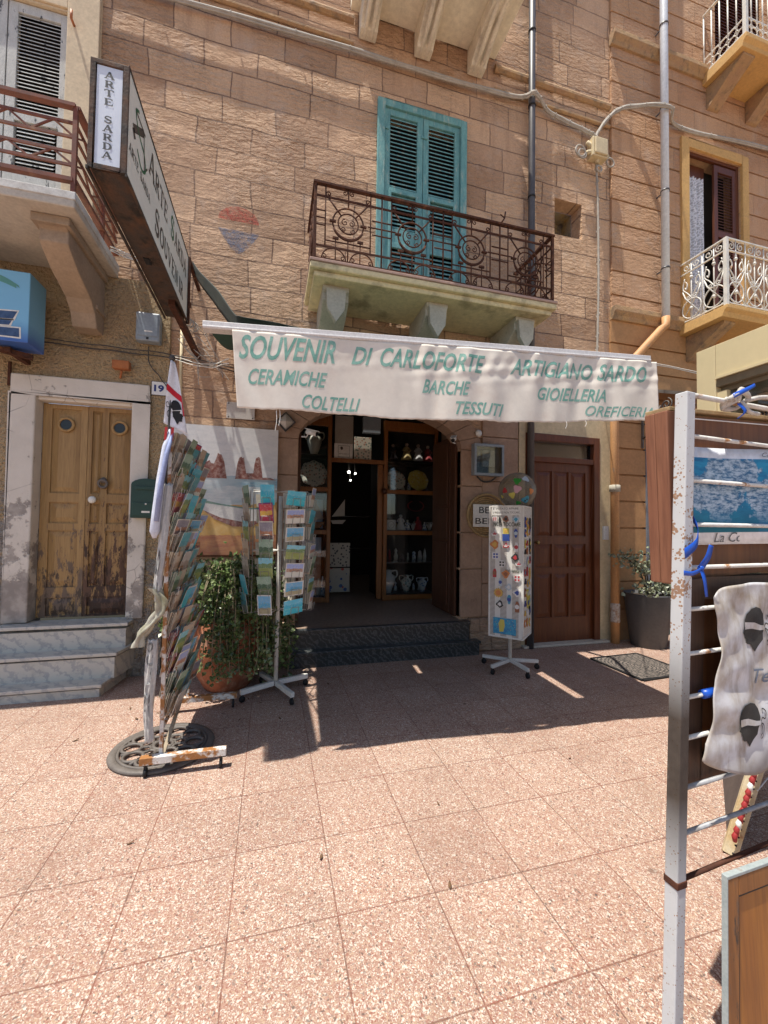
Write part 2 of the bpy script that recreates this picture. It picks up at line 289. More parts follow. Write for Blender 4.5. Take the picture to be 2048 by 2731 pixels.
# ---------------------------------------------------------------- mesh helpers
WLOC = {}
def V(*a): return Vector(a)
class MB:
    def __init__(s): s.v = []; s.f = []; s.mi = []; s.sm = []; s.m = 0; s.M = None; s.smooth = False
    def add(s, vs, fs, smooth=None):
        o = len(s.v); M = s.M
        s.v += [(M @ Vector(p)) if M else Vector(p) for p in vs]
        s.f += [tuple(o+i for i in f) for f in fs]; s.mi += [s.m]*len(fs); s.sm += [s.smooth if smooth is None else smooth]*len(fs)
        return s
    def box(s, x0, x1, y0, y1, z0, z1):
        vs = [(x, y, z) for z in (z0, z1) for y in (y0, y1) for x in (x0, x1)]
        return s.add(vs, [(0, 2, 3, 1), (4, 5, 7, 6), (0, 1, 5, 4), (2, 6, 7, 3), (0, 4, 6, 2), (1, 3, 7, 5)])
    def beam(s, a, b, wd, ht, upv=(0, 0, 1)):
        a, b = Vector(a), Vector(b); d = (b-a).normalized(); u = Vector(upv)
        if abs(d.dot(u)) > .99: u = Vector((1, 0, 0))
        q = d.cross(u).normalized(); u = q.cross(d)
        vs = [p+q*(i*wd/2)+u*(j*ht/2) for p in (a, b) for i, j in ((-1, -1), (1, -1), (1, 1), (-1, 1))]
        return s.add(vs, [(0, 1, 2, 3), (7, 6, 5, 4), (0, 4, 5, 1), (1, 5, 6, 2), (2, 6, 7, 3), (3, 7, 4, 0)])
    def tube(s, pts, r, n=6, closed=False, rs=None):
        P = [Vector(p) for p in pts]; k = len(P); vs = []; fs = []
        prev = None
        for i, p in enumerate(P):
            if closed: t = P[(i+1) % k]-P[i-1]
            else: t = P[min(i+1, k-1)]-P[max(i-1, 0)]
            t = t.normalized() if t.length > 1e-9 else Vector((0, 0, 1))
            if prev is None:
                a = Vector((0, 0, 1)) if abs(t.z) < .9 else Vector((1, 0, 0)); q = t.cross(a).normalized()
            else:
                q = prev-t*prev.dot(t); q = q.normalized() if q.length > 1e-6 else t.orthogonal().normalized()
            prev = q; u = t.cross(q); rr = rs[i] if rs else r
            vs += [p+q*(rr*math.cos(2*PI*j/n))+u*(rr*math.sin(2*PI*j/n)) for j in range(n)]
        for i in range(k if closed else k-1):
            a, b = i*n, ((i+1) % k)*n
            fs += [(a+j, a+(j+1) % n, b+(j+1) % n, b+j) for j in range(n)]
        if not closed: fs += [tuple(range(n-1, -1, -1)), tuple((k-1)*n+j for j in range(n))]
        return s.add(vs, fs, n > 4)
    def prism(s, poly, fn, d0, d1):
        """poly (a,b) extruded between d0 and d1; fn(a,b,d)->point"""
        n = len(poly); vs = [fn(a, b, d0) for a, b in poly]+[fn(a, b, d1) for a, b in poly]
        return s.add(vs, [tuple(range(n-1, -1, -1)), tuple(range(n, 2*n))]+[(i, (i+1) % n, n+(i+1) % n, n+i) for i in range(n)])
    def lathe(s, prof, c=(0, 0, 0), n=24, arc=None):
        vs = []; fs = []; k = len(prof)
        for j in range(n):
            a = 2*PI*j/n
            vs += [(c[0]+r*math.cos(a), c[1]+r*math.sin(a), c[2]+z) for r, z in prof]
        for j in range(n):
            q = ((j+1) % n)*k
            fs += [(j*k+i, q+i, q+i+1, j*k+i+1) for i in range(k-1)]
        return s.add(vs, fs, True)
    def sphere(s, c, r, n=16, sq=(1, 1, 1)):
        m = n//2; vs = []; fs = []
        for i in range(m+1):
            t = PI*i/m
            for j in range(n): p = 2*PI*j/n; vs.append((c[0]+r*sq[0]*math.sin(t)*math.cos(p), c[1]+r*sq[1]*math.sin(t)*math.sin(p), c[2]+r*sq[2]*math.cos(t)))
        for i in range(m):
            for j in range(n): fs.append((i*n+j, (i+1)*n+j, (i+1)*n+(j+1) % n, i*n+(j+1) % n))
        return s.add(vs, fs, True)
    def grid(s, fn, nu, nv, smooth=True):
        vs = [fn(i/nu, j/nv) for j in range(nv+1) for i in range(nu+1)]; q = nu+1
        return s.add(vs, [(j*q+i, j*q+i+1, (j+1)*q+i+1, (j+1)*q+i) for j in range(nv) for i in range(nu)], smooth)
    def build(s, name, mats, parent=None, base=None, bevel=0, label=None, cat=None, group=None, kind=None, solid=0):
        me = bpy.data.meshes.new(name)
        if parent is not None: off = WLOC[parent.name]
        elif base is not None: off = Vector(base)
        else:
            xs = [p.x for p in s.v]; ys = [p.y for p in s.v]; zs = [p.z for p in s.v]
            off = Vector(((min(xs)+max(xs))/2, (min(ys)+max(ys))/2, min(zs)))
        me.from_pydata([p-off for p in s.v], [], s.f)
        for m in (mats if isinstance(mats, (list, tuple)) else [mats]): me.materials.append(m)
        me.polygons.foreach_set('material_index', s.mi); me.polygons.foreach_set('use_smooth', s.sm); 
        bm = bmesh.new(); bm.from_mesh(me); bmesh.ops.remove_doubles(bm, verts=bm.verts, dist=1e-5)
        bmesh.ops.recalc_face_normals(bm, faces=bm.faces); bm.to_mesh(me); bm.free(); me.update()
        o = bpy.data.objects.new(name, me); COL.objects.link(o)
        if parent is not None: o.parent = parent
        else: o.location = off
        WLOC[o.name] = off
        if bevel:
            b = o.modifiers.new('bevel', 'BEVEL'); b.width = bevel; b.segments = 2; b.limit_method = 'ANGLE'; b.angle_limit = R(40)
        if solid:
            b = o.modifiers.new('solid', 'SOLIDIFY'); b.thickness = solid; b.offset = 0
        tag(o, label, cat, group, kind); return o
def tag(o, label=None, cat=None, group=None, kind=None):
    for k, v in (('label', label), ('category', cat), ('group', group), ('kind', kind)):
        if v: o[k] = v
def thing(name, loc, label, cat, group=None):
    o = bpy.data.objects.new(name, None); COL.objects.link(o); o.location = loc; o.empty_display_size = .1
    WLOC[o.name] = Vector(loc); tag(o, label, cat, group); return o
def copy_tree(o, loc, rot=None, label=None, group=None):
    c = o.copy(); COL.objects.link(c); c.location = loc
    if rot is not None: c.rotation_euler = rot
    if label: c['label'] = label
    if group: c['group'] = group
    for ch in o.children:
        d = ch.copy(); COL.objects.link(d); d.parent = c
        for g in ch.children:
            e = g.copy(); COL.objects.link(e); e.parent = d
    return c
def bez(p, n=10):
    """Catmull-Rom through the points"""
    P = [Vector(q) for q in p]; P = [P[0]*2-P[1]]+P+[P[-1]*2-P[-2]]; out = []
    for i in range(1, len(P)-2):
        for k in range(n):
            t = k/n; a, b, c, d = P[i-1:i+3]
            out.append(.5*((2*b)+(c-a)*t+(2*a-5*b+4*c-d)*t*t+(3*b-a-3*c+d)*t**3))
    return out+[P[-2]]
def XZ(y):  return lambda a, b, d: (a, y+d, b)
def YZ(x):  return lambda a, b, d: (x+d, a, b)
def spiral(c, r, turns, a0, fn, n=14, shrink=.12, cw=1):
    k = max(6, int(n*turns)); return [fn(c[0]+(r*(1-(1-shrink)*i/k))*math.cos(a0+cw*2*PI*turns*i/k), c[1]+(r*(1-(1-shrink)*i/k))*math.sin(a0+cw*2*PI*turns*i/k)) for i in range(k+1)]
def circ(c, r, fn, n=24): return [fn(c[0]+r*math.cos(2*PI*i/n), c[1]+r*math.sin(2*PI*i/n)) for i in range(n)]

def uneven(x, z):
    """hand-laid masonry is never flat: a few millimetres in and out"""
    return .019*(.5+.5*mnoise.noise(Vector((x*1.15, z*1.5, 3.1)))) + .009*(.5+.5*mnoise.noise(Vector((x*3.1, z*4.3, 8.7))))
def wall(mb, x0, x1, z0, z1, y, th, holes=(), grooves=(), gh=.024, gd=.03, step=0):
    """facade sheet with real openings (x0,x1,z0,z1) and horizontal grooves; thickness th towards +Y"""
    xs = sorted({x0, x1, *[h[i] for h in holes for i in (0, 1)]}); xs = [x for x in xs if x0 <= x <= x1]
    zz = {z0, z1, *[h[i] for h in holes for i in (2, 3)]}
    for g in grooves:
        if z0 < g-gh/2 and g+gh/2 < z1: zz |= {g-gh/2, g+gh/2}
    if step:
        xs = sorted(set(xs) | {x0+step*i for i in range(1, int((x1-x0)/step)) if all(abs(x0+step*i-q) > .02 for q in xs)}); zz |= {z0+step*i for i in range(1, int((z1-z0)/step)) if all(abs(z0+step*i-q) > .02 for q in zz)}
    zs = sorted(z for z in zz if z0 <= z <= z1); nx, nz = len(xs)-1, len(zs)-1
    def cell(i, j):
        if not (0 <= i < nx and 0 <= j < nz): return None
        cx, cz = (xs[i]+xs[i+1])/2, (zs[j]+zs[j+1])/2
        for h in holes:
            if h[0] < cx < h[1] and h[2] < cz < h[3]: return None
        for g in grooves:
            if abs(cz-g) < gh/2: return y+gd
        return y
    for i in range(nx):
        for j in range(nz):
            d = cell(i, j)
            if d is None: continue
            a, b, c, e = xs[i], xs[i+1], zs[j], zs[j+1]
            mb.add([(a, d, c), (b, d, c), (b, d, e), (a, d, e)], [(0, 1, 2, 3)])
            mb.add([(a, y+th, c), (b, y+th, c), (b, y+th, e), (a, y+th, e)], [(3, 2, 1, 0)])
            for di, dj, p, q in ((-1, 0, (a, c), (a, e)), (1, 0, (b, e), (b, c)), (0, -1, (b, c), (a, c)), (0, 1, (a, e), (b, e))):
                o = cell(i+di, j+dj); far = y+th if o is None else o
                if far > d: mb.add([(p[0], d, p[1]), (q[0], d, q[1]), (q[0], far, q[1]), (p[0], far, p[1])], [(0, 1, 2, 3)])
    return mb
def louvre(mb, x0, x1, z0, z1, y, n, th=.008, dep=.03, tilt=.6):
    for i in range(n):
        z = z0+(z1-z0)*(i+.5)/n; h = (z1-z0)/n*tilt
        mb.add([(x0, y, z-h/2), (x1, y, z-h/2), (x1, y+dep, z+h/2), (x0, y+dep, z+h/2), (x0, y, z-h/2+th), (x1, y, z-h/2+th), (x1, y+dep, z+h/2+th), (x0, y+dep, z+h/2+th)],
               [(0, 1, 2, 3), (7, 6, 5, 4), (0, 4, 5, 1), (1, 5, 6, 2), (2, 6, 7, 3), (3, 7, 4, 0)])
def framed(mb, x0, x1, z0, z1, y0, y1, wd, sides='lrtb'):
    if 'l' in sides: mb.box(x0, x0+wd, y0, y1, z0, z1)
    if 'r' in sides: mb.box(x1-wd, x1, y0, y1, z0, z1)
    a = x0+wd if 'l' in sides else x0; b = x1-wd if 'r' in sides else x1
    if 't' in sides: mb.box(a, b, y0, y1, z1-wd, z1)
    if 'b' in sides: mb.box(a, b, y0, y1, z0, z0+wd)
def panel_leaf(mb, x0, x1, z0, z1, y, panels, th=.045, dep=.018):
    """door leaf: field set back, panels raised with a bevelled edge"""
    wall(mb, x0, x1, z0, z1, y, dep, holes=panels); mb.box(x0, x1, y+dep, y+th, z0, z1)
    for a, b, c, d in panels:
        e = min(.045, (b-a)*.22); g = .012
        for (p, q, r_, s_, yy) in ((a+g, b-g, c+g, d-g, y+dep-.001),):
            o = [(p, yy, r_), (q, yy, r_), (q, yy, s_), (p, yy, s_)]; i_ = [(p+e, y+.003, r_+e), (q-e, y+.003, r_+e), (q-e, y+.003, s_-e), (p+e, y+.003, s_-e)]
            mb.add(o+i_, [(4, 5, 6, 7), (0, 1, 5, 4), (1, 2, 6, 5), (2, 3, 7, 6), (3, 0, 4, 7)])
def bracket(mb, x0, x1, yw, yf, zt, zb, style=0):
    """corbel: side profile in (y,z) extruded along x"""
    L = yw-yf; H = zt-zb
    if style == 0: prof = [(yw, zt), (yf, zt), (yf, zt-.10*H), (yf+.06*L, zt-.14*H), (yf+.06*L, zt-.30*H), (yf+.12*L, zt-.36*H), (yf+.3*L, zt-.50*H), (yf+.62*L, zt-.66*H), (yf+.74*L, zt-.8*H), (yf+.80*L, zb), (yw, zb)]
    elif style == 1:
        prof = [(yw, zt), (yf, zt), (yf, zt-.12*H), (yf+.05*L, zt-.2*H)]+[(yf+.05*L+.8*L*t, zt-.2*H-(.7*H)*(t**1.0)-.10*H*math.sin(2*PI*t)) for t in [i/8 for i in range(1, 9)]]+[(yf+.87*L, zb), (yw, zb)]
    else: prof = [(yw, zt), (yf, zt), (yf, zt-.1*H), (yf+.08*L, zt-.16*H)]+[(yf+.08*L+.84*L*t, zt-.16*H-.8*H*t+.05*H*math.sin(PI*t)) for t in [i/6 for i in range(1, 7)]]+[(yw, zb)]
    mb.prism(prof, YZ(0), x0, x1)

# ---- text: Blender's built-in font, or a slab-serif alphabet drawn here
_tc = {}
def text_mesh(txt, shear=0., bold=0., space=1.):
    k = (txt, shear, bold, space)
    if k not in _tc:
        c = bpy.data.curves.new('t', 'FONT'); c.body = txt; c.shear = shear; c.offset = bold; c.space_character = space; c.resolution_u = 3; c.fill_mode = 'FRONT'
        o = bpy.data.objects.new('t', c); COL.objects.link(o); bpy.context.view_layer.update()
        me = bpy.data.meshes.new_from_object(o.evaluated_get(bpy.context.evaluated_depsgraph_get()))
        bm = bmesh.new(); bm.from_mesh(me); bmesh.ops.triangulate(bm, faces=bm.faces)
        xs = [v.co.x for v in bm.verts]; ys = [v.co.y for v in bm.verts]; a, b, p, q = min(xs), max(xs), min(ys), max(ys)
        bm.verts.index_update()
        _tc[k] = ([((v.co.x-a)/(b-a), (v.co.y-p)/(q-p)) for v in bm.verts], [[v.index for v in f.verts] for f in bm.faces], (b-a)/(q-p))
        bm.free(); bpy.data.objects.remove(o); bpy.data.meshes.remove(me); bpy.data.curves.remove(c)
    return _tc[k]
def put_text(mb, txt, fn, cut=0, **kw):
    """fn(u,v)->point, u,v in 0..1 over the text's box; cut = pieces along u so it can follow a curved cloth"""
    vs, fs, asp = text_mesh(txt, **kw)
    if cut:
        bm = bmesh.new(); bv = [bm.verts.new((a, b, 0)) for a, b in vs]
        for f in fs:
            try: bm.faces.new([bv[i] for i in f])
            except ValueError: pass
        for i in range(1, cut): bmesh.ops.bisect_plane(bm, geom=bm.verts[:]+bm.edges[:]+bm.faces[:], plane_co=(i/cut, 0, 0), plane_no=(1, 0, 0))
        for i in range(1, 5): bmesh.ops.bisect_plane(bm, geom=bm.verts[:]+bm.edges[:]+bm.faces[:], plane_co=(0, i/5, 0), plane_no=(0, 1, 0))
        bm.verts.index_update(); vs = [(v.co.x, v.co.y) for v in bm.verts]; fs = [[v.index for v in f.verts] for f in bm.faces]; bm.free()
    mb.add([fn(a, b) for a, b in vs], fs)
# slab serif strokes on a 0..1 square: (x0,y0,x1,y1,thick); lists of quads
def serif(ch):
    T, t = .22, .10; q = []
    def st(x0, y0, x1, y1, wd): q.append((x0, y0, x1, y1, wd))
    def sf(x, y, h=.15): q.append((x-h, y, x+h, y, t))
    def arc(cx, cy, rx, ry, a0, a1, w0, w1=None, n=10):
        for i in range(n):
            a, b = R(a0+(a1-a0)*i/n), R(a0+(a1-a0)*(i+1)/n); m = math.sin(PI*(i+.5)/n); wd = w0+((w1 or w0)-w0)*m
            st(cx+rx*math.cos(a), cy+ry*math.sin(a), cx+rx*math.cos(b), cy+ry*math.sin(b), wd)
    e = t/2
    if ch == 'A': st(.14, e, .48, 1, t*1.1); st(.48, 1, .84, e, T); st(.27, .34, .70, .34, t); sf(.14, e, .13); sf(.84, e, .15)
    elif ch == 'R': st(.25, e, .25, 1-e, T); sf(.25, e); st(.1, 1-e, .5, 1-e, t); arc(.5, .75, .24, .22, 90, -90, t, T); st(.25, .52, .5, .52, t); st(.5, .52, .82, e, T); sf(.84, e, .11)
    elif ch == 'T': st(.5, e, .5, 1-e, T); sf(.5, e, .18); st(.08, 1-e, .92, 1-e, t); st(.1, .97, .1, .74, t); st(.9, .97, .9, .74, t)
    elif ch == 'E': st(.27, e, .27, 1-e, T); st(.1, 1-e, .82, 1-e, t); st(.1, e, .86, e, t); st(.27, .52, .62, .52, t); st(.81, .97, .81, .76, t); st(.85, .02, .85, .27, t); st(.62, .42, .62, .62, t)
    elif ch == 'S': arc(.5, .75, .26, .22, 20, 180, t, t*1.4); arc(.5, .74, .26, .22, 180, 235, T*.8); st(.36, .58, .66, .42, T*1.05); arc(.5, .26, .28, .23, 50, -90, T*.8); arc(.5, .26, .29, .23, -90, -160, t*1.2); st(.76, .95, .76, .72, t); st(.22, .05, .22, .30, t)
    elif ch == 'D': st(.25, e, .25, 1-e, T); st(.08, 1-e, .45, 1-e, t); st(.08, e, .45, e, t); arc(.45, .5, .38, .46, 90, -90, t, T)
    elif ch == 'O': arc(.5, .5, .36, .46, 90, 270, t, T); arc(.5, .5, .36, .46, 270, 450, t, T)
    elif ch == 'U': st(.24, 1-e, .24, .35, T); arc(.5, .34, .26, .30, 180, 360, T*.8); st(.76, .34, .76, 1-e, t*1.2); sf(.24, 1-e); sf(.76, 1-e, .13)
    elif ch == 'V': st(.16, 1-e, .50, .02, T); st(.50, .02, .84, 1-e, t*1.1); sf(.18, 1-e); sf(.84, 1-e, .12)
    elif ch == 'N': st(.2, e, .2, 1-e, t*1.1); st(.2, .97, .8, .03, T); st(.8, .02, .8, 1-e, t*1.1); sf(.2, e, .12); sf(.8, 1-e, .12); st(.06, 1-e, .25, 1-e, t)
    elif ch == 'I': st(.5, e, .5, 1-e, T); sf(.5, e); sf(.5, 1-e)
    return q
def put_serif(mb, ch, fn):
    for k, (x0, y0, x1, y1, wd) in enumerate(serif(ch)):
        d = Vector((x1-x0, y1-y0)); d = d.normalized() if d.length else Vector((1, 0)); n = Vector((-d.y, d.x))*wd/2; g = d*.012; dz = k*.00004
        pts = [(x0-g.x+n.x, y0-g.y+n.y), (x0-g.x-n.x, y0-g.y-n.y), (x1+g.x-n.x, y1+g.y-n.y), (x1+g.x+n.x, y1+g.y+n.y)]
        mb.add([fn(a, b, dz) for a, b in pts], [(0, 1, 2, 3)])
# a Moor's head with a tied headband, facing left (dir=1) or right (-1): polygons on a unit box
HEAD = [(.12, .62), (.10, .72), (.16, .86), (.30, .97), (.50, 1.0), (.70, .95), (.83, .82), (.86, .64), (.80, .48), (.74, .40), (.72, .26), (.60, .16), (.46, .0), (.36, .12), (.33, .17), (.20, .19), (.14, .22), (.15, .30), (.10, .33), (.11, .38), (.03, .44), (.10, .54)]
BAND = [(.10, .52), (.09, .68), (.40, .66), (.66, .58), (.84, .56), (.84, .47), (.62, .47), (.36, .52)]
def moor(mb, fn, di=1, mk=0, mw=1):
    g = lambda a, b, d: fn(a if di > 0 else 1-a, b, d)
    mb.m = mk; mb.add([g(a, b, .0015) for a, b in HEAD], [tuple(range(len(HEAD)))])
    mb.m = mw; mb.add([g(a, b, .003) for a, b in BAND], [tuple(range(len(BAND)))])
    mb.m = mk
    for path in ([(.84, .52), (.95, .60), (1.08, .55), (1.14, .70), (1.02, .78), (.98, .68)], [(.86, .50), (.98, .44), (1.05, .30), (.98, .16), (.90, .12)], [(.86, .48), (.92, .38), (.96, .26), (.88, .20)]):
        P = bez([(a, b, 0) for a, b in path], 4)
        for p, q in zip(P, P[1:]):
            n = Vector((-(q-p).y, (q-p).x, 0)).normalized()*.014
            mb.add([g(c.x, c.y, .0022) for c in (p+n, p-n, q-n, q+n)], [(0, 1, 2, 3)])
# ================================================================ SETTING
mb = MB(); mb.add([(-40, -40, 0), (40, -40, 0), (40, 4.6, 0), (-40, 4.6, 0)], [(0, 1, 2, 3)])
mb.build('pavement', m_pave, base=(0, 0, 0), kind='structure')
FY = 4.55
# ================================================================ STONE HOUSE (centre)
H = thing('stone_house', (1.3, FY, 0), 'pink ashlar stone house with a souvenir shop, between the plaster and banded houses', 'building')
mb = MB()
ARX0, ARX1 = .27, 2.20
holes = [(ARX0, ARX1, 0, 2.95), (3.08, 4.21, 0, 2.69), (1.17, 2.21, 3.98, 6.43), (3.53, 3.96, 5.37, 5.86)]
wall(mb, -1.76, 4.42, 0, 13, FY, .22, holes+[(-1.77, -1.06, -1, 3.86)], step=.085)
for i, p in enumerate(mb.v):
    if abs(p.y-FY) < 1e-6: mb.v[i] = Vector((p.x, FY+uneven(p.x, p.z), p.z))
mb.build('wall', m_stone, H)
# arch over the shop entrance: voussoirs from the springing up
mb = MB(); n = 13
def arcp(t, g=0.): return (1.235+(.965+g)*math.cos(PI*(1-t)), 2.42+(.43+g)*math.sin(PI*(1-t)))
for i in range(n):
    t0, t1 = i/n+.0012, (i+1)/n-.0012
    a, b, c, d = arcp(t0), arcp((t0+t1)/2), arcp(t1), arcp(t1, .27)
    poly = [a, b, c, d, arcp((t0+t1)/2, .27), arcp(t0, .27)]
    mb.prism(poly, XZ(FY-.012), 0, .232)
mb.build('arch', m_pillar, H, bevel=.006)
# dressed jamb blocks either side of the entrance
for x0, x1, zs in ((.05, .27, (.50, 1.06, 1.62, 2.02, 2.42)), (2.20, 2.48, (.40, .98, 1.42, 1.98, 2.42)), (2.483, 2.98, (.40, .80, 1.52, 2.05, 2.60, 3.1))):
    mb = MB()
    for a, b in zip(zs, zs[1:]): mb.box(x0, x1, FY-.014-random.uniform(0, .006), FY+.20, a+.004, b-.004)
    mb.build('jamb' if x0 < 2.4 else 'pilaster', m_pillar, H, bevel=.008)
# rough base course
for x0, x1, z1, p in ((-1.0, .05, .90, .03), (.05, .21, .45, .05), (2.30, 3.0, .39, .07)): mb = MB(); mb.box(x0, x1, FY-p, FY+.1, 0, z1); mb.build('plinth', m_rubble, H, bevel=.02)
mb = MB()   # cream render of the side entrance
wall(mb, 2.99, 4.40, 0, 3.62, FY-.018, .02, [(3.08, 4.21, -.1, 2.69)])
mb.build('render', m_cream, H)
# string courses and eaves
for z, h, p in ((7.27, .09, .05), (7.02, .05, .03)):
    for x0, x1 in ((-1.76, .8), (2.62, 4.40)): mb = MB(); mb.prism([(FY, z+h), (FY-p*.6, z+h), (FY-p, z+h*.6), (FY-p, z+h*.25), (FY-p*.4, z), (FY, z)], YZ(0), x0, x1); mb.build('string_course', m_corn, H)
mb = MB(); mb.prism([(FY+.2, 13), (FY-.45, 13), (FY-.45, 12.85), (FY-.2, 12.7), (FY, 12.6), (FY+.2, 12.6)], YZ(0), -1.76, 4.42)
mb.build('eaves', m_corn, H)
# faded painted mark on the masonry
def faded(name, c):
    b = NB(name); v = b.coord(); tr = b.n('BsdfTransparent'); d = b.n('BsdfDiffuse'); b.put(d.inputs[0], c)
    ch = b.noise(b.coord('Object', (7, 7, 24), (0, R(14), 0)), 1.15, 4); b.put(d.inputs['Normal'], b.bump(ch, .5, .03))
    mx = b.n('MixShader'); b.put(mx.inputs[0], b.ramp(b.noise(v, 26, 6, .75), .32, .66, .05, .80)); b.put(mx.inputs[1], tr.outputs[0]); b.put(mx.inputs[2], d.outputs[0]); b.t.links.new(mx.outputs[0], b.out.inputs[0]); return b.m
mb = MB()
def onw(x, z): return (x, FY+uneven(x, z)-.003, z)
mb.grid(lambda u, t: onw(-.40+(2*u-1)*.205*math.sqrt(max(.02, 1-t*t)), 4.70+.16*t), 12, 8)
mb.m = 1; mb.grid(lambda u, t: onw(-.395+(2*u-1)*.21*(max(.02, 1-t)**.7), 4.60-.25*t), 12, 10)
mb.build('painted_mark', [faded('faded red paint', (.52, .13, .10)), faded('faded blue paint', (.22, .25, .33))], H)
# niche
mb = MB(); x0, x1, z0, z1, yb = 3.53, 3.96, 5.37, 5.86, FY+.42
e = .0
vs = [(x0, FY+.221, z0), (x1, FY+.221, z0), (x1, FY+.221, z1), (x0, FY+.221, z1), (x0, yb, z0), (x1, yb, z0), (x1, yb, z1), (x0, yb, z1)]
mb.add(vs, [(4, 5, 6, 7), (0, 1, 5, 4), (3, 7, 6, 2), (0, 4, 7, 3), (1, 2, 6, 5)])
mb.build('niche', pmat('stained niche plaster', (.40, .27, .10), (.30, .27, .22), 4, .9, patch=((.14, .12, .10), 6, .5, .6)), H)
# ---- turquoise louvred balcony door
mb = MB(); framed(mb, 1.10, 2.24, 3.98, 6.50, FY-.02, FY+.10, .085, 'lrt'); F = mb.build('window', m_teal, H, bevel=.004)
mb = MB(); mb.add([(1.1, FY+.215, 3.98), (2.24, FY+.215, 3.98), (2.24, FY+.215, 6.45), (1.1, FY+.215, 6.45)], [(0, 1, 2, 3)]); mb.build('shade_sheet', m_dark, F)  # matte near-black sheet; the shade behind the shutters is put into its colour
for x0, x1 in ((1.187, 1.667), (1.673, 2.153)):
    mb = MB(); y0, y1 = FY+.004, FY+.044; st = .07
    mb.box(x0, x0+st, y0, y1, 3.985, 6.41); mb.box(x1-st, x1, y0, y1, 3.985, 6.41)
    for a, b in ((6.34, 6.41), (5.40, 5.47), (4.78, 4.98), (3.985, 4.08)): mb.box(x0+st, x1-st, y0, y1, a, b)
    louvre(mb, x0+st, x1-st, 5.47, 6.34, y0+.008, 18, th=.014); louvre(mb, x0+st, x1-st, 4.98, 5.40, y0+.008, 9, th=.014); louvre(mb, x0+st, x1-st, 4.08, 4.78, y0+.008, 14, th=.014)
    a = x0+st-.012; b_ = x1-st+.012; framed(mb, a, b_, 4.06, 5.42, y0-.022, y0-.001, .03, 'lrt')
    mb.box(a+.03, b_-.03, y0-.02, y0-.001, 4.74, 4.80)
    for z in (4.4, 6.15): mb.box(x0-.03, x0+.05, y0-.014, y0-.002, z, z+.025)
    mb.build('shutter', m_teal, F, bevel=.003)
# ---- rusted iron balcony
mb = MB(); mb.box(.30, 2.99, 3.82, FY, 3.895, 3.955); mb.box(.34, 2.95, 3.86, FY, 3.84, 3.894)
Bal = mb.build('balcony', m_slabyel, H, bevel=.012)
mb = MB(); mb.box(.295, 2.995, 3.812, FY-.001, 3.956, 3.985); mb.build('slab_edge', pmat('pinkish slab rim', (.46, .30, .24), (.38, .25, .2), 5, .9, (20, .4)), Bal, bevel=.006)
for x0, x1 in ((.44, .70), (1.52, 1.76), (2.58, 2.82)):
    mb = MB(); bracket(mb, x0, x1, FY, 3.98, 3.839, 3.40, 0)
    mb.prism([((x0+x1)/2-.10, 3.80), ((x0+x1)/2+.10, 3.80), ((x0+x1)/2+.085, 3.60), ((x0+x1)/2, 3.47), ((x0+x1)/2-.085, 3.60)], XZ(3.955), 0, .06)
    mb.build('bracket', m_brgrey, Bal, bevel=.006)
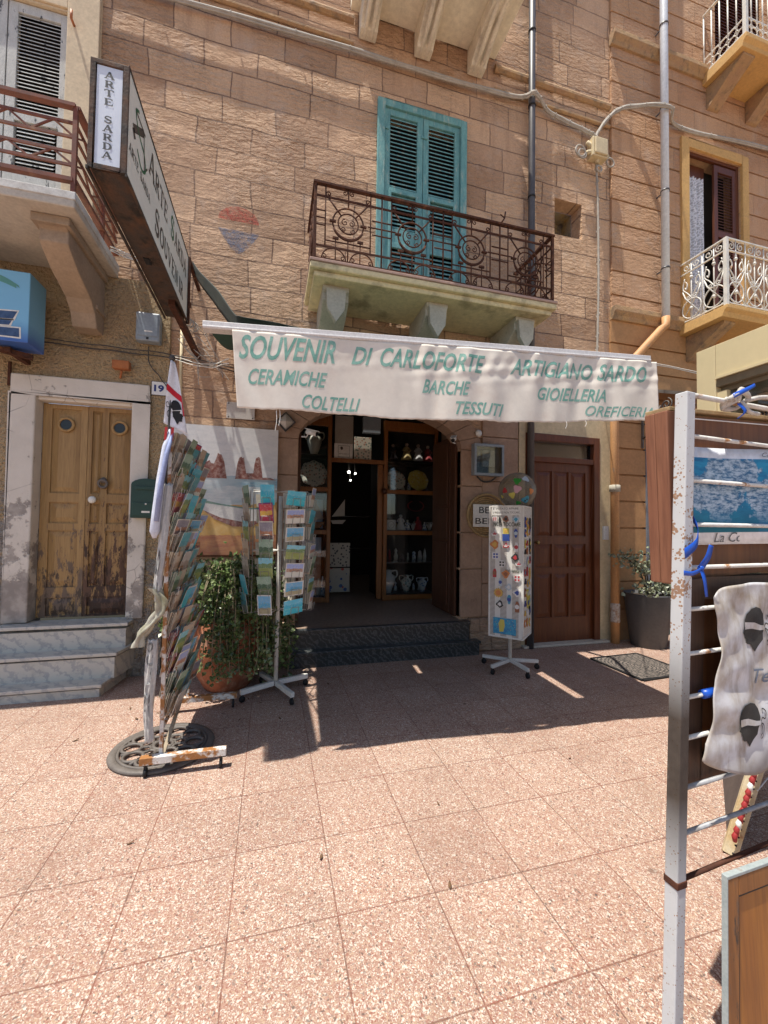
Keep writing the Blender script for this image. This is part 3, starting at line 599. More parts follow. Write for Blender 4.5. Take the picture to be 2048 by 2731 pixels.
def rust_rail():
    mb = MB(); Y = 3.85; f = lambda a, b: (a, Y, b); x0, x1, zb, zt = .34, 2.95, 4.0, 4.73
    mb.beam((x0-.02, Y, zt), (x1+.02, Y, zt), .042, .020); mb.beam((x0, Y, zb), (x1, Y, zb), .026, .022)
    for z in (4.61, 4.13): mb.beam((x0, Y, z), (x1, Y, z), .012, .016)
    mods = [.34+.6525*i for i in range(5)]
    for i, xa in enumerate(mods[:-1]):
        xb = mods[i+1]; xc = (xa+xb)/2-.01; zc = 4.385
        for r_, q in ((.150, .0085), (.098, .007)): mb.tube(circ((xc, zc), r_, f, 28), q, 5, True)
        mb.tube([f(xc+.15*math.cos(a), zc+.15*math.sin(a)-.012) for a in [R(200+14*k) for k in range(11)]], .010, 5)
        for sx in (-1, 1):
            mb.tube([f(xc+sx*.07, zc+.07), f(xc+sx*.19, 4.60)], .008, 5); mb.tube(spiral((xc+sx*.19, 4.64), .030, 1.3, -PI/2, f, 12, .2, sx), .006, 5)
            mb.tube(spiral((xc+sx*.033, zc+.01), .034, 1.2, PI/2, f, 12, .2, -sx), .005, 5); mb.tube(spiral((xc+sx*.045, zc-.062), .025, 1.2, PI, f, 10, .2, sx), .005, 5)
            mb.box(xc+sx*.15-.03, xc+sx*.15+.03, Y-.012, Y+.012, zc-.005, zc+.010)
            mb.tube(spiral((xc+sx*.035, 4.685), .028, 1.2, PI/2, f, 10, .2, sx), .005, 5)
            x = xc+sx*.22; mb.tube([f(x, 4.13), f(x, 4.73)], .007, 5)
            x = xc+sx*.12; mb.tube([f(x, 4.0), f(x, 4.215)], .006, 5); mb.box(x-.028, x+.028, Y-.01, Y+.01, 4.215, 4.235)
            # half-round along the foot
            cx = xc+sx*.135; mb.tube([f(cx+.115*math.cos(R(a)), 4.01+.115*math.sin(R(a))) for a in range(0, 181, 15)], .007, 5)
            for s2 in (-1, 1): mb.tube(spiral((cx+s2*.088, 4.035), .026, 1.1, 0 if s2 > 0 else PI, f, 10, .2, s2), .005, 5)
        mb.tube([f(xc, zc+.15), f(xc, zt)], .007, 5); mb.tube([f(xc, 4.0), f(xc, zc-.15)], .007, 5); mb.tube([f(xc-.22, 4.19), f(xc+.22, 4.19)], .007, 5)
        mb.tube([f(xb-.002, zb), f(xb-.002, zt)], .009, 5)
        for z in (4.47, 4.40, 4.33):
            k = .10 if z != 4.40 else .145
            mb.tube([f(xb-k, z), f(xb+min(k, x1-xb), z)], .007, 5)
            if i == 0: mb.tube([f(xa, z), f(xa+.1, z)], .007, 5)
    for X in (x0, x1):
        g = lambda a, b: (X, a, b)
        mb.beam((X, Y, zt), (X, FY, zt), .042, .02); mb.beam((X, Y, zb), (X, FY, zb), .024, .022)
        for z in (4.61, 4.13): mb.beam((X, Y, z), (X, FY, z), .012, .016)
        mb.beam((X, Y, zb), (X, Y, zt), .026, .026)
        for k in range(1, 7): y = Y+k*.1; mb.tube([g(y, zb), g(y, zt)], .007, 5)
        c = (4.2, 4.385)
        for r_ in (.15, .098): mb.tube(circ(c, r_, g, 24), .008, 5, True)
        for s_ in (-1, 1): mb.tube(spiral((4.2+s_*.034, 4.39), .034, 1.2, PI/2, g, 12, .2, -s_), .005, 5); mb.tube([g(4.2+s_*.07, 4.455), g(4.2+s_*.2, 4.61)], .008, 5)
        for z in (4.47, 4.40, 4.33): mb.tube([g(Y, z), g(Y+.12, z)], .007, 5); mb.tube([g(FY-.12, z), g(FY, z)], .007, 5)
        for cy in (4.02, 4.28): mb.tube([g(cy+.115*math.cos(R(a)), 4.01+.115*math.sin(R(a))) for a in range(0, 181, 15)], .007, 5)
    mb.tube([(2.30, Y, 4.73), (2.345, Y-.01, 4.80), (2.36, Y, 4.88)], .008, 5); mb.tube([(2.345, Y-.01, 4.80), (2.30, Y, 4.84)], .006, 5)
    return mb
rust_rail().build('railing', m_rust, Bal)
# ---- upper balcony (seen from below at the top edge)
mb = MB(); mb.box(.76, 2.63, 3.45, FY, 7.44, 7.60); U = mb.build('balcony', m_underU, H, bevel=.01)
for x0, x1 in ((.86, 1.06), (1.54, 1.74), (2.24, 2.44)):
    mb = MB(); bracket(mb, x0, x1, FY, 3.62, 7.439, 7.13, 1)
    for k in (.3, .7): 
        xc = x0+(x1-x0)*k; mb.tube([(xc, 3.72+.8*t, 7.30-.16*t+.02*math.sin(2*PI*t)) for t in [i/8 for i in range(9)]], .028, 6)
    mb.build('bracket', m_brcream, U, bevel=.008)
mb = MB(); mb.box(.78, 2.61, 3.47, 3.49, 7.6, 8.4); mb.build('parapet', m_underU, U)

# ---- side entrance: varnished door with a transom
mb = MB(); framed(mb, 3.08, 4.21, .02, 2.69, FY-.03, FY+.10, .09, 'lrt'); mb.box(3.17, 4.12, FY-.02, FY+.09, 2.33, 2.40); D = mb.build('door', m_doorB, H, bevel=.005)
mb = MB(); xs = [(3.27, 3.50), (3.535, 3.755), (3.79, 4.02)]; rows = ((.34, .90), (.98, 1.28), (1.38, 2.22))
panel_leaf(mb, 3.17, 4.12, .03, 2.33, FY+.02, [(a, b, c, d) for a, b in xs for c, d in rows]); mb.build('leaf', m_doorB, D, bevel=.002)
mb = MB(); mb.box(3.17, 4.12, FY+.04, FY+.05, 2.40, 2.60); mb.build('transom_pane', m_glassD, D)
mb = MB(); mb.box(3.17, 4.12, FY+.09, FY+.10, 2.40, 2.60); mb.build('transom_backing', m_dark, D)
mb = MB(); mb.tube([(3.25, FY+.02, 1.30), (3.25, FY-.03, 1.30)], .012, 8); mb.sphere((3.25, FY-.04, 1.30), .026, 12); mb.build('knob', flat('dull brass', (.35, .24, .09), .35, .5, .8), D)
mb = MB(); mb.box(4.255, 4.335, FY-.045, FY-.018, 1.34, 1.52)
for i in range(4): mb.box(4.268, 4.322, FY-.049, FY-.0455, 1.36+i*.037, 1.385+i*.037)
tag(mb.build('intercom', m_white, bevel=.004), 'small white intercom panel on the cream wall right of the brown door', 'intercom')
mb = MB(); mb.box(3.02, 4.30, FY-.10, FY+.3, .004, .03); mb.build('threshold', m_slabgrey, H, bevel=.004)

# ---- the shop: recess, shopfront, dark room behind
SY = 5.9
mb = MB()
def quad(mb, *p): mb.add(p, [tuple(range(len(p)))])
mb.m = 0; quad(mb, (.21, FY-.05, .38), (2.26, FY-.05, .38), (2.6, 9, .38), (.2, 9, .38)); mb.build('shop_floor', pmat('brown terrazzo floor', (.34, .245, .19), (.21, .145, .11), 26, .5, fine=.25, patch=((.30, .23, .17), 30, .55, .6)), H)
mb = MB()
quad(mb, (.27, FY+.21, .38), (.27, SY, .38), (.27, SY, 3.2), (.27, FY+.21, 3.2)); quad(mb, (2.24, FY+.21, .38), (2.52, SY, .38), (2.52, SY, 3.2), (2.24, FY+.21, 3.2)); quad(mb, (.2, FY+.2, 3.12), (2.6, FY+.2, 3.12), (2.6, SY, 3.12), (.2, SY, 3.12))
mb.build('recess_wall', pmat('brown recess plaster', (.36, .27, .19), (.28, .21, .15), 3, .9), H)
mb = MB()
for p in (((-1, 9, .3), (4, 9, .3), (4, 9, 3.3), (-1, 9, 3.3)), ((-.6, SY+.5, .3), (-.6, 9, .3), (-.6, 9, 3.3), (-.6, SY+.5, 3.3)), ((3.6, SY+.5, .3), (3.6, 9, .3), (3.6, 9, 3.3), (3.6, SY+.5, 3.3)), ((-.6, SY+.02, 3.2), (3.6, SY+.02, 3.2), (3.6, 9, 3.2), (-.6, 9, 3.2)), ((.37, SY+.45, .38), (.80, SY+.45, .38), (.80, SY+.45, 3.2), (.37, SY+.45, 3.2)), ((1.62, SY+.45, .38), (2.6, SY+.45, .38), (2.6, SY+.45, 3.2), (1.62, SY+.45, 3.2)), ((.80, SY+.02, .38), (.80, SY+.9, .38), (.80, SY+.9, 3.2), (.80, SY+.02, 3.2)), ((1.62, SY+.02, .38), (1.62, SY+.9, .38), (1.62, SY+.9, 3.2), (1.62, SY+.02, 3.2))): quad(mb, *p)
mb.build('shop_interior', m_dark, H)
mb = MB(); w_ = .055
for x0, x1, divs in ((.33, .82, (.43, 1.38, 1.99, 2.93)), (1.60, 2.46, (.43, 1.38, 1.99, 2.93))):
    mb.box(x0, x0+w_, SY-.03, SY+.03, .384, 3.05); mb.box(x1-w_, x1, SY-.03, SY+.03, .384, 3.05)
    for z in divs: mb.box(x0+w_, x1-w_, SY-.025, SY+.025, z-.03, z+.03)
    mb.box(x0+w_, x1-w_, SY-.02, SY+.02, .384, .40); mb.box(x0+w_, x1-w_, SY-.02, SY+.02, 2.96, 3.05)
mb.box(.82, 1.60, SY-.03, SY+.03, 2.39, 2.45)
mb.box(1.52, 1.60, SY+.03, SY+.08, .40, 2.39)
SF = mb.build('shopfront', m_shop, H, bevel=.005)
for x0, x1, z0, z1 in ((.385, .765, .46, 1.35), (.385, .765, 1.41, 1.96), (.385, .765, 2.02, 2.90), (1.655, 2.405, .46, 1.35), (1.655, 2.405, 1.41, 1.96), (1.655, 2.405, 2.02, 2.90)): mb = MB(); mb.box(x0, x1, SY-.004, SY+.002, z0, z1); mb.build('pane', m_glass, SF)
mb = MB(); mb.sphere((1.60, SY-.06, 1.99), .045, 14); mb.build('handle', m_shutD, SF)
mb = MB()
for z in (.47, .93, 1.42, 2.03, 2.45): mb.box(1.66, 2.44, SY+.05, SY+.42, z-.012, z)
for z in (.47, 1.42, 2.03, 2.50): mb.box(.385, .79, SY+.05, SY+.42, z-.012, z)
mb.build('shelf', flat('dark shelf', (.06, .045, .035), .5), SF)
mb = MB()   # folded-back wooden shutter leaf on the right
mb.box(2.165, 2.205, 4.79, 5.36, .40, 2.62)
for z0, z1 in ((.50, 1.28), (1.32, 1.72), (1.76, 2.55)): mb.box(2.150, 2.1645, 4.84, 5.31, z0, z1)
mb.box(2.165, 2.20, 4.64, 4.775, .40, 2.62)
mb.build('shutter', m_shutD, H, bevel=.006)
mb = MB(); mb.box(.275, .31, 4.70, 5.25, .40, 2.62); mb.build('shutter', m_shutD, H, bevel=.006)
# entrance steps of dark marble
mb = MB(); mb.box(.21, 2.37, 4.38, FY+.25, 0, .135); mb.box(.215, 2.28, 4.46, FY+.26, .165, .34)
ST = mb.build('steps', m_marD, H)
mb = MB(); mb.box(.195, 2.385, 4.36, FY-.02, .135, .165); mb.box(.205, 2.29, 4.44, FY+.24, .34, .378); mb.build('tread', m_marD, ST, bevel=.005)

# ================================================================ PLASTER HOUSE (left)
L = thing('plaster_house', (-3, FY, 0), 'ochre roughcast house with a yellow wooden door, left of the stone house', 'building')
mb = MB(); LY = FY-.03
wall(mb, -9, -1.02, 0, 3.88, LY, .25, [(-2.14, -1.32, .3, 2.67)]); mb.build('wall', m_rough, L)
mb = MB(); wall(mb, -9, -1.755, 3.88, 13, LY, .25, [(-2.95, -1.98, 3.98, 6.40)]); mb.box(-1.755, -1.72, LY+.01, FY+.1, 3.9, 13); mb.build('upper_wall', m_creamU, L)
mb = MB(); mb.box(-1.99, -1.72, LY-.022, LY, 3.99, 6.62); mb.box(-3.3, -1.99, LY-.02, LY, 6.42, 6.62); mb.build('window_surround', m_creamU, L, bevel=.006)
mb = MB()
for x0, x1 in ((-2.32, -2.12), (-1.33, -1.18)): mb.box(x0, x1, LY-.03, LY+.14, .56, 2.66)
mb.box(-2.32, -1.18, LY-.03, LY+.14, 2.66, 2.84); mb.box(-2.12, -1.33, LY+.0, LY+.13, 2.62, 2.659)
mb.build('door_surround', m_surround, L, bevel=.012)
# old double door
mb = MB(); dy = LY+.105; pz = ((.59, .76), (.86, 1.40), (1.47, 1.67), (1.76, 2.57))
panel_leaf(mb, -2.115, -1.742, .575, 2.615, dy, [(-2.04, -1.80, a, b) for a, b in pz])
DL = mb.build('door', m_door19, L, bevel=.003)
mb = MB(); panel_leaf(mb, -1.738, -1.335, .575, 2.615, dy-.006, [(-1.56, -1.37, a, b) for a, b in pz[1:]]+[(-1.70, -1.615, a, b) for a, b in pz[1:]]+[(-1.70, -1.37, *pz[0])]); mb.build('leaf', wood_mat('flaking brown and yellow oak', (.36, .22, .085), (.25, .145, .055), wear=((.10, .05, .03), .62, .66, .55, 2.9), rough=.55), DL, bevel=.003)
mb = MB()
for x in (-1.92, -1.465): mb.tube(circ((x, 2.42), .062, lambda a, b: (a, dy-.012, b), 24), .014, 6, True)
mb.build('porthole_ring', m_door19, DL)
mb = MB()
for x in (-1.92, -1.465): mb.add([(x+.05*math.cos(2*PI*i/20), dy-.010, 2.42+.05*math.sin(2*PI*i/20)) for i in range(20)], [tuple(range(20))])
mb.build('porthole_pane', flat('dark porthole glass', (.025, .028, .03), .2), DL)
mb = MB(); mb.sphere((-1.665, dy-.06, 1.70), .035, 16, (1, .7, 1)); mb.tube([(-1.665, dy, 1.70), (-1.665, dy-.05, 1.70)], .014, 8); mb.build('knob', flat('white porcelain', (.7, .69, .64), .3), DL)
mb = MB(); mb.tube(circ((-1.59, 1.86), .036, lambda a, b: (a, dy-.03-(b-1.86)*.2, b), 18), .013, 8, True); mb.sphere((-1.59, dy-.012, 1.895), .03, 12); mb.build('knocker', m_iron, DL)
# marble steps
mb = MB()
def slab(mb, pts, z0, z1, nose=.025): mb.prism(pts, lambda a, b, d: (a, b, d), z0, z1)
for yf, xr, z0, z1 in ((4.05, -1.36, 0, .10), (4.20, -1.30, .10, .315), (4.36, -1.265, .315, .53)):
    slab(mb, [(-4, yf+.02), (xr-.02, yf+.02), (xr+.05, LY), (-4, LY)] if yf < 4.3 else [(-2.30, yf+.02), (xr-.02, yf+.02), (xr+.0, LY+.1), (-2.30, LY+.1)], z0, z1-.032)
SM = mb.build('steps', m_marW, L)
mb = MB()
for yf, xr, z0, z1 in ((4.05, -1.36, 0, .11), (4.20, -1.30, .10, .33), (4.36, -1.265, .315, .555)):
    slab(mb, [(-4, yf), (xr, yf), (xr+.07, LY-.002), (-4, LY-.002)] if yf < 4.3 else [(-2.31, yf), (xr, yf), (xr+.015, LY+.1), (-2.31, LY+.1)], z1-.031, z1)
mb.build('tread', m_marW, SM, bevel=.006)
# balcony
mb = MB(); mb.box(-4.5, -1.49, 3.58, LY, 3.87, 3.985); LB = mb.build('balcony', m_slabgrey, L, bevel=.01)
mb = MB(); mb.box(-4.5, -1.485, 3.574, 3.60, 3.93, 3.99); mb.box(-1.505, -1.484, 3.601, LY-.001, 3.93, 3.99); mb.build('slab_edge', pmat('whitewashed slab edge', (.66, .66, .63), (.5, .48, .44), 6, .8, patch=((.3, .26, .2), 7, .6, .7)), LB, bevel=.004)
mb = MB(); bracket(mb, -1.80, -1.60, LY, 3.72, 3.869, 3.28, 0); mb.box(-1.83, -1.57, 3.70, LY-.02, 3.80, 3.868); mb.box(-1.815, -1.585, LY-.2, LY, 3.45, 3.49); mb.build('bracket', pmat('brown stone bracket', (.40, .30, .21), (.31, .235, .165), 4, .9, (25, .4)), LB, bevel=.008)
mb = MB(); Y = 3.60
zs = (4.54, 4.43, 4.31, 4.21)
def lrail(p, q):
    p, q = Vector(p), Vector(q); n = max(2, round((q-p).length/.30)); z = lambda a, h: (a.x, a.y, h)
    mb.beam(z(p, 4.67), z(q, 4.67), .05, .026); mb.beam(z(p, 4.09), z(q, 4.09), .045, .03)
    for h in zs: mb.beam(z(p, h), z(q, h), .016, .020)
    for k in range(n):
        a, b, c = p.lerp(q, k/n), p.lerp(q, (k+.5)/n), p.lerp(q, (k+1)/n)
        for t, d in ((4.54, 4.43), (4.31, 4.21)): mb.beam(z(a, d), z(b, t), .012, .012); mb.beam(z(b, t), z(c, d), .012, .012)
lrail((-4.4, Y, 0), (-1.51, Y, 0)); lrail((-1.51, Y, 0), (-1.51, LY-.02, 0))
for x, y in ((-1.51, Y), (-1.51, 4.15), (-2.9, Y), (-3.9, Y)): mb.beam((x, y, 3.985), (x, y, 4.67), .03, .03)
mb.build('railing', m_redrust, LB)
# peeling louvred shutters
for x0, x1 in ((-2.48, -1.985), (-2.95, -2.49)):
    mb = MB()
    y0, y1, st = LY+.03, LY+.07, .075; mb.box(x0, x0+st, y0, y1, 3.99, 6.39); mb.box(x1-st, x1, y0, y1, 3.99, 6.39)
    for a, b in ((6.30, 6.39), (5.25, 5.36), (4.64, 4.80), (3.99, 4.08)): mb.box(x0+st, x1-st, y0, y1, a, b)
    louvre(mb, x0+st, x1-st, 5.36, 6.30, y0+.006, 26, dep=.026, tilt=.8); louvre(mb, x0+st+.02, x1-st-.02, 4.80, 5.25, y0+.006, 12, dep=.026, tilt=.8); louvre(mb, x0+st, x1-st, 4.08, 4.64, y0+.006, 15, dep=.026, tilt=.8)
    mb.build('shutter', m_peelwhite, L, bevel=.003)
mb = MB(); mb.add([(-3, LY+.12, 3.98), (-1.97, LY+.12, 3.98), (-1.97, LY+.12, 6.4), (-3, LY+.12, 6.4)], [(0, 1, 2, 3)]); mb.build('shade_sheet', m_dark, L)  # no glass here: shade behind the slats painted as a near-black sheet
mb = MB(); mb.tube([(-1.93, LY-.02, 6.26), (-1.93, LY-.085, 6.26), (-1.93, LY-.085, 6.34)], .012, 6); mb.tube([(-1.93, LY-.02, 4.35), (-1.93, LY-.07, 4.35), (-1.93, LY-.07, 4.42)], .012, 6); mb.build('shutter_catch', flat('orange rusty catch', (.4, .14, .06)), L)

# ================================================================ BANDED HOUSE (right)
Rr = thing('banded_house', (7, FY, 0), 'brown house with grooved stone bands above orange plaster, right of the white downpipe', 'building')
mb = MB(); gz = [4.55+.335*i-.01*0 for i in range(1, 26)]; gz = [.335*i for i in range(14, 38)]
RY = FY-.02
wall(mb, 4.425, 12, 4.42, 13, RY, .25, [(5.77, 6.83, 4.42, 7.08), (6.35, 7.4, 8.3, 11)], gz); mb.build('wall', m_stone_r, Rr)
mb = MB(); gl = [.36*i+.06 for i in range(1, 12)]
wall(mb, 4.405, 12, 0, 4.42, RY, .25, [(4.98, 6.7, 0, 3.1)], gl); mb.build('lower_wall', m_orange, Rr)
for z0, x0 in ((4.33, 4.40), (8.20, 4.40)):
    mb = MB(); mb.prism([(FY, z0+.17), (RY-.085, z0+.17), (RY-.09, z0+.10), (RY-.05, z0+.05), (RY-.03, z0), (FY, z0)], YZ(0), x0, 5.60 if z0 < 5 else 6.1); mb.build('cornice', m_corn, Rr, bevel=.006)
mb = MB(); framed(mb, 5.64, 6.97, 4.43, 7.22, RY-.035, RY+.10, .135, 'lrt'); W = mb.build('window', m_ochtrim, Rr, bevel=.006)
mb = MB(); mb.add([(5.7, RY+.24, 4.42), (6.9, RY+.24, 4.42), (6.9, RY+.24, 7.1), (5.7, RY+.24, 7.1)], [(0, 1, 2, 3)]); mb.build('shade_sheet', m_dark, W)  # flat dark sheet, its colour standing in for the unlit room
mb = MB(); framed(mb, 5.776, 6.824, 4.43, 7.083, RY+.02, RY+.06, .05, 'lrt'); mb.box(5.826, 6.30, RY+.15, RY+.17, 6.80, 7.03); mb.build('frame', m_shutM, W)
mb = MB(); x0, x1, y0, y1, st = 6.33, 6.77, RY+.02, RY+.055, .07
mb.box(x0, x0+st, y0, y1, 4.43, 7.0); mb.box(x1-st, x1, y0, y1, 4.43, 7.0)
for a, b in ((6.9, 7.0), (5.9, 6.0), (5.2, 5.3), (4.43, 4.52)): mb.box(x0+st, x1-st, y0, y1, a, b)
for a, b in ((6.0, 6.9), (5.3, 5.9), (4.52, 5.2)): louvre(mb, x0+st, x1-st, a, b, y0+.004, int((b-a)/.045))
mb.build('shutter', m_shutM, W, bevel=.003)
def lace():
    b = NB('white lace'); v = b.coord(); d = b.n('BsdfTranslucent'); b.put(d.inputs[0], (.8, .82, .88)); e = b.n('BsdfDiffuse'); b.put(e.inputs[0], (.78, .8, .86)); a = b.n('AddShader'); tr = b.n('BsdfTransparent')
    vo = b.voro(b.coord('Object', (22, 1, 16)), 1.6, 'DISTANCE_TO_EDGE'); f = b.ramp(vo, .06, .16, .95, .55); mx = b.n('MixShader'); b.put(mx.inputs[0], f); b.put(mx.inputs[1], tr.outputs[0]); b.put(mx.inputs[2], e.outputs[0]); b.t.links.new(mx.outputs[0], b.out.inputs[0]); return b.m
mb = MB(); mb.grid(lambda u, t: (5.79+.44*u, RY+.12+.022*math.sin(u*44)+.01*math.sin(u*17+2), 4.43+2.38*t-.0*u), 60, 12); mb.build('lace_curtain', lace(), W)
# balconies with white scrollwork
def scroll_rail(mb, p, q, zb, zt, n, post0=True):
    p, q = Vector(p), Vector(q); d = (q-p); L_ = d.length; d = d/L_; f = lambda a, b: tuple(p+d*a+Vector((0, 0, b)))
    up_ = (0, 0, 1); zm = zt-.155
    mb.beam(f(0, zt), f(L_, zt), .036, .016); mb.beam(f(0, zm), f(L_, zm), .022, .014); mb.beam(f(0, zb+.02), f(L_, zb+.02), .022, .014)
    m = L_/n
    for k in range(n):
        a = k*m; c = a+m/2; r_ = min(.135, m*.44)
        mb.tube([f(a+m, zb), f(a+m, zt)], .009, 6); mb.tube([f(c, zb), f(c, zt)], .008, 6)
        for s_ in (-1, 1):
            mb.tube(spiral((c+s_*m*.23, zt-.08), .058, 1.4, PI/2 if s_ > 0 else PI/2, f, 12, .15, s_), .0075, 5)
            mb.tube([f(c-s_*m*.48, zb+.03), f(c+s_*m*.30, zb+.36), f(c+s_*m*.42, zb+.47)], .0095, 5)
            P = bez([f(c-s_*.02, zb+.30), f(c+s_*m*.20, zb+.42), f(c+s_*m*.40, zb+.50), f(c+s_*m*.33, zb+.60), f(c+s_*m*.2, zb+.55), f(c+s_*m*.24, zb+.48), f(c+s_*m*.30, zb+.51)], 5); mb.tube(P, .0085, 5)
            mb.tube([f(c+s_*m*.36, zb+.60), f(c+s_*m*.32, zb+.645)], .007, 5)
            mb.tube(spiral((c+s_*m*.16, zb+.34), .034, 1.3, -PI/2, f, 10, .2, s_), .006, 5)
            mb.tube(bez([f(c, zb+.03), f(c+s_*m*.22, zb+.02), f(c+s_*m*.46, zb+.05)], 5), .008, 5)
        mb.tube(circ((c, zb+.18), r_, f, 24), .009, 5, True); mb.sphere(f(c, zb+.18), .026, 8); mb.sphere(f(c, zm-.09), .024, 8); mb.sphere(f(c, zm-.05), .015, 8)
mb = MB(); mb.prism([(RY, 4.405), (3.88, 4.405), (3.88, 4.36), (3.92, 4.33), (3.94, 4.27), (RY, 4.27)], YZ(0), 5.60, 8.2)
B1 = mb.build('balcony', m_ochtrim, Rr, bevel=.006)
for x0 in (5.72, 7.0):
    mb = MB(); bracket(mb, x0, x0+.20, RY, 4.0, 4.269, 3.90, 2); mb.build('bracket', m_corn, B1, bevel=.006)
mb = MB(); scroll_rail(mb, (5.63, 3.91, 0), (8.0, 3.91, 0), 4.42, 5.29, 7); scroll_rail(mb, (5.63, RY-.01, 0), (5.63, 3.91, 0), 4.42, 5.29, 2); mb.beam((5.63, 3.91, 4.405), (5.63, 3.91, 5.30), .042, .042); mb.build('railing', m_whiteiron, B1)
mb = MB(); mb.prism([(RY, 8.27), (3.93, 8.27), (3.93, 8.21), (3.97, 8.17), (3.98, 8.12), (RY, 8.12)], YZ(0), 6.08, 8.6)
B2 = mb.build('balcony', m_ochtrim, Rr, bevel=.006)
for x0 in (6.16, 6.95):
    mb = MB(); bracket(mb, x0, x0+.22, RY, 4.02, 8.119, 7.78, 2); mb.build('bracket', m_corn, B2, bevel=.006)
mb = MB()
def bars(p, q, zb, zt):
    p, q = Vector(p), Vector(q); d = q-p; n = round(d.length/.11); f = lambda a, b: tuple(p+d*a+Vector((0, 0, b)))
    for z, t in ((zt, .035), (zb+.02, .02), (zb+.24, .014)): mb.beam(f(0, z), f(1, z), t, .016)
    for k in range(n+1): mb.tube([f(k/n, zb), f(k/n, zt)], .010, 6)
    for k in range(n):
        for j in range(2): mb.tube(circ(((k+.5)/n, zb+.075+.11*j), .5/n, lambda a, b: f(a, (b-zb-.075-.11*j)*(.055*n/.5)*1.0+zb+.075+.11*j), 10), .0075, 5, True)
bars((6.11, 3.96, 0), (8.4, 3.96, 0), 8.28, 9.2); bars((6.11, RY-.01, 0), (6.11, 3.96, 0), 8.28, 9.2)
mb.beam((6.11, 3.96, 8.27), (6.11, 3.96, 9.2), .045, .045); mb.build('railing', m_whiteiron, B2)
mb = MB(); mb.box(6.4, 7.4, RY+.1, RY+.12, 8.3, 11); louvre(mb, 6.42, 7.38, 8.35, 10.9, RY+.06, 50); mb.build('shutter', m_shutM, Rr)
# street door recess with iron canopy
mb = MB(); framed(mb, 4.98, 6.7, .0, 3.1, RY-.01, RY+.12, .13, 'lrt'); G_ = mb.build('doorway', pmat('blue grey painted frame', (.19, .20, .23), (.15, .16, .185), 4, .6), Rr, bevel=.005)
mb = MB(); mb.add([(5.0, RY+.4, 0), (6.7, RY+.4, 0), (6.7, RY+.4, 3.1), (5.0, RY+.4, 3.1)], [(0, 1, 2, 3)]); mb.build('dark_opening', m_dark, G_)
mb = MB(); f = lambda a, b: (a, RY+.06, b)
for k in range(7): x = 5.2+k*.22; mb.tube([f(x, .05), f(x, 2.95)], .009, 6)
for z in (1.0, 2.2, 2.65): mb.beam(f(5.11, z), f(6.57, z), .02, .02)
for k in range(6):
    for s_ in (-1, 1): mb.tube(spiral((5.31+k*.22+s_*.045, 2.43), .05, 1.3, PI/2, f, 12, .2, s_), .007, 5); mb.tube(spiral((5.31+k*.22+s_*.045, 2.80), .05, 1.3, PI/2, f, 12, .2, s_), .007, 5)
mb.build('iron_gate', m_iron, G_)
mb = MB(); z0, z1, yf = 3.42, 3.12, 3.75
for X in (4.92, 6.6):
    mb.beam((X, RY, z0), (X, yf, z1), .03, .04); mb.tube([(X, RY, 2.72), (X, yf+.08, z1-.02)], .012, 6); mb.beam((X, RY-.01, 2.6), (X, RY-.01, z0), .03, .02)
    g = lambda a, b: (X, a, b); mb.tube(spiral((4.16, 3.11), .085, 1.8, PI*.6, g, 16, .15, 1), .010, 6); mb.tube([g(4.24, 3.12), g(4.44, 2.85)], .010, 6); mb.tube(spiral((4.42, 3.05), .05, 1.5, 0, g, 14, .15, -1), .008, 6)
mb.beam((4.92, yf, z1), (6.6, yf, z1), .03, .04); mb.m = 1; mb.add([(4.92, RY, z0+.022), (6.6, RY, z0+.022), (6.6, yf, z1+.022), (4.92, yf, z1+.022)], [(0, 1, 2, 3)])
mb.build('canopy', [m_iron, flat('smoked roof sheet', (.10, .095, .09), .3)], G_)
# ================================================================ AWNING with its lettered valance
B0, B1_ = Vector((-.42, 2.68, 0)), Vector((2.77, 2.50, 0)); bd = (B1_-B0).normalized(); bn = Vector((bd.y, -bd.x, 0)); BL = (B1_-B0).length
def bz(s): return 2.688+.105*s/BL
AWS = .97   # awning a touch smaller and nearer than the first survey
def BP(s, z, o=0.): p = B0+bd*s+bn*o; return (p.x*AWS, p.y*AWS, 1.5+(z-1.5)*AWS)
A = thing('awning', (1.2, 3.4, 0), 'green and white shop awning with a hand lettered canvas valance over the entrance', 'awning')
mb = MB(); a, b = Vector(BP(0, bz(0))), Vector(BP(BL, bz(BL))); mb.beam(a, b, .07, .045); mb.beam(Vector(BP(0, bz(0)+.024, .012)), Vector(BP(BL, bz(BL)+.024, .012)), .03, .006); mb.beam(Vector(BP(.0, bz(0)-.012, .037)), Vector(BP(BL, bz(BL)-.012, .037)), .006, .012)
AB = mb.build('front_bar', m_alu, A, bevel=.003)
mb = MB(); rng = random.Random(3); s_ = .4
while s_ < BL-.1:   # torn green hem showing along the top of the bar
    l_ = rng.uniform(.06, .2); mb.grid(lambda u, t: BP(s_+l_*u, bz(s_)+.0275+.012*t*math.sin(PI*u), .02-.05*t), 6, 2); s_ += l_+rng.uniform(.02, .2)
mb.build('torn_hem', m_tealdrip, AB)
mb = MB(); s_ = .5
while s_ < BL-.1:
    l_ = rng.uniform(.05, .16); mb.grid(lambda u, t: BP(s_+l_*u, bz(s_)+.0285+.014*t*math.sin(PI*u), .026-.04*t), 6, 2); s_ += l_+rng.uniform(.12, .4)
mb.build('torn_lining', m_banner, AB)
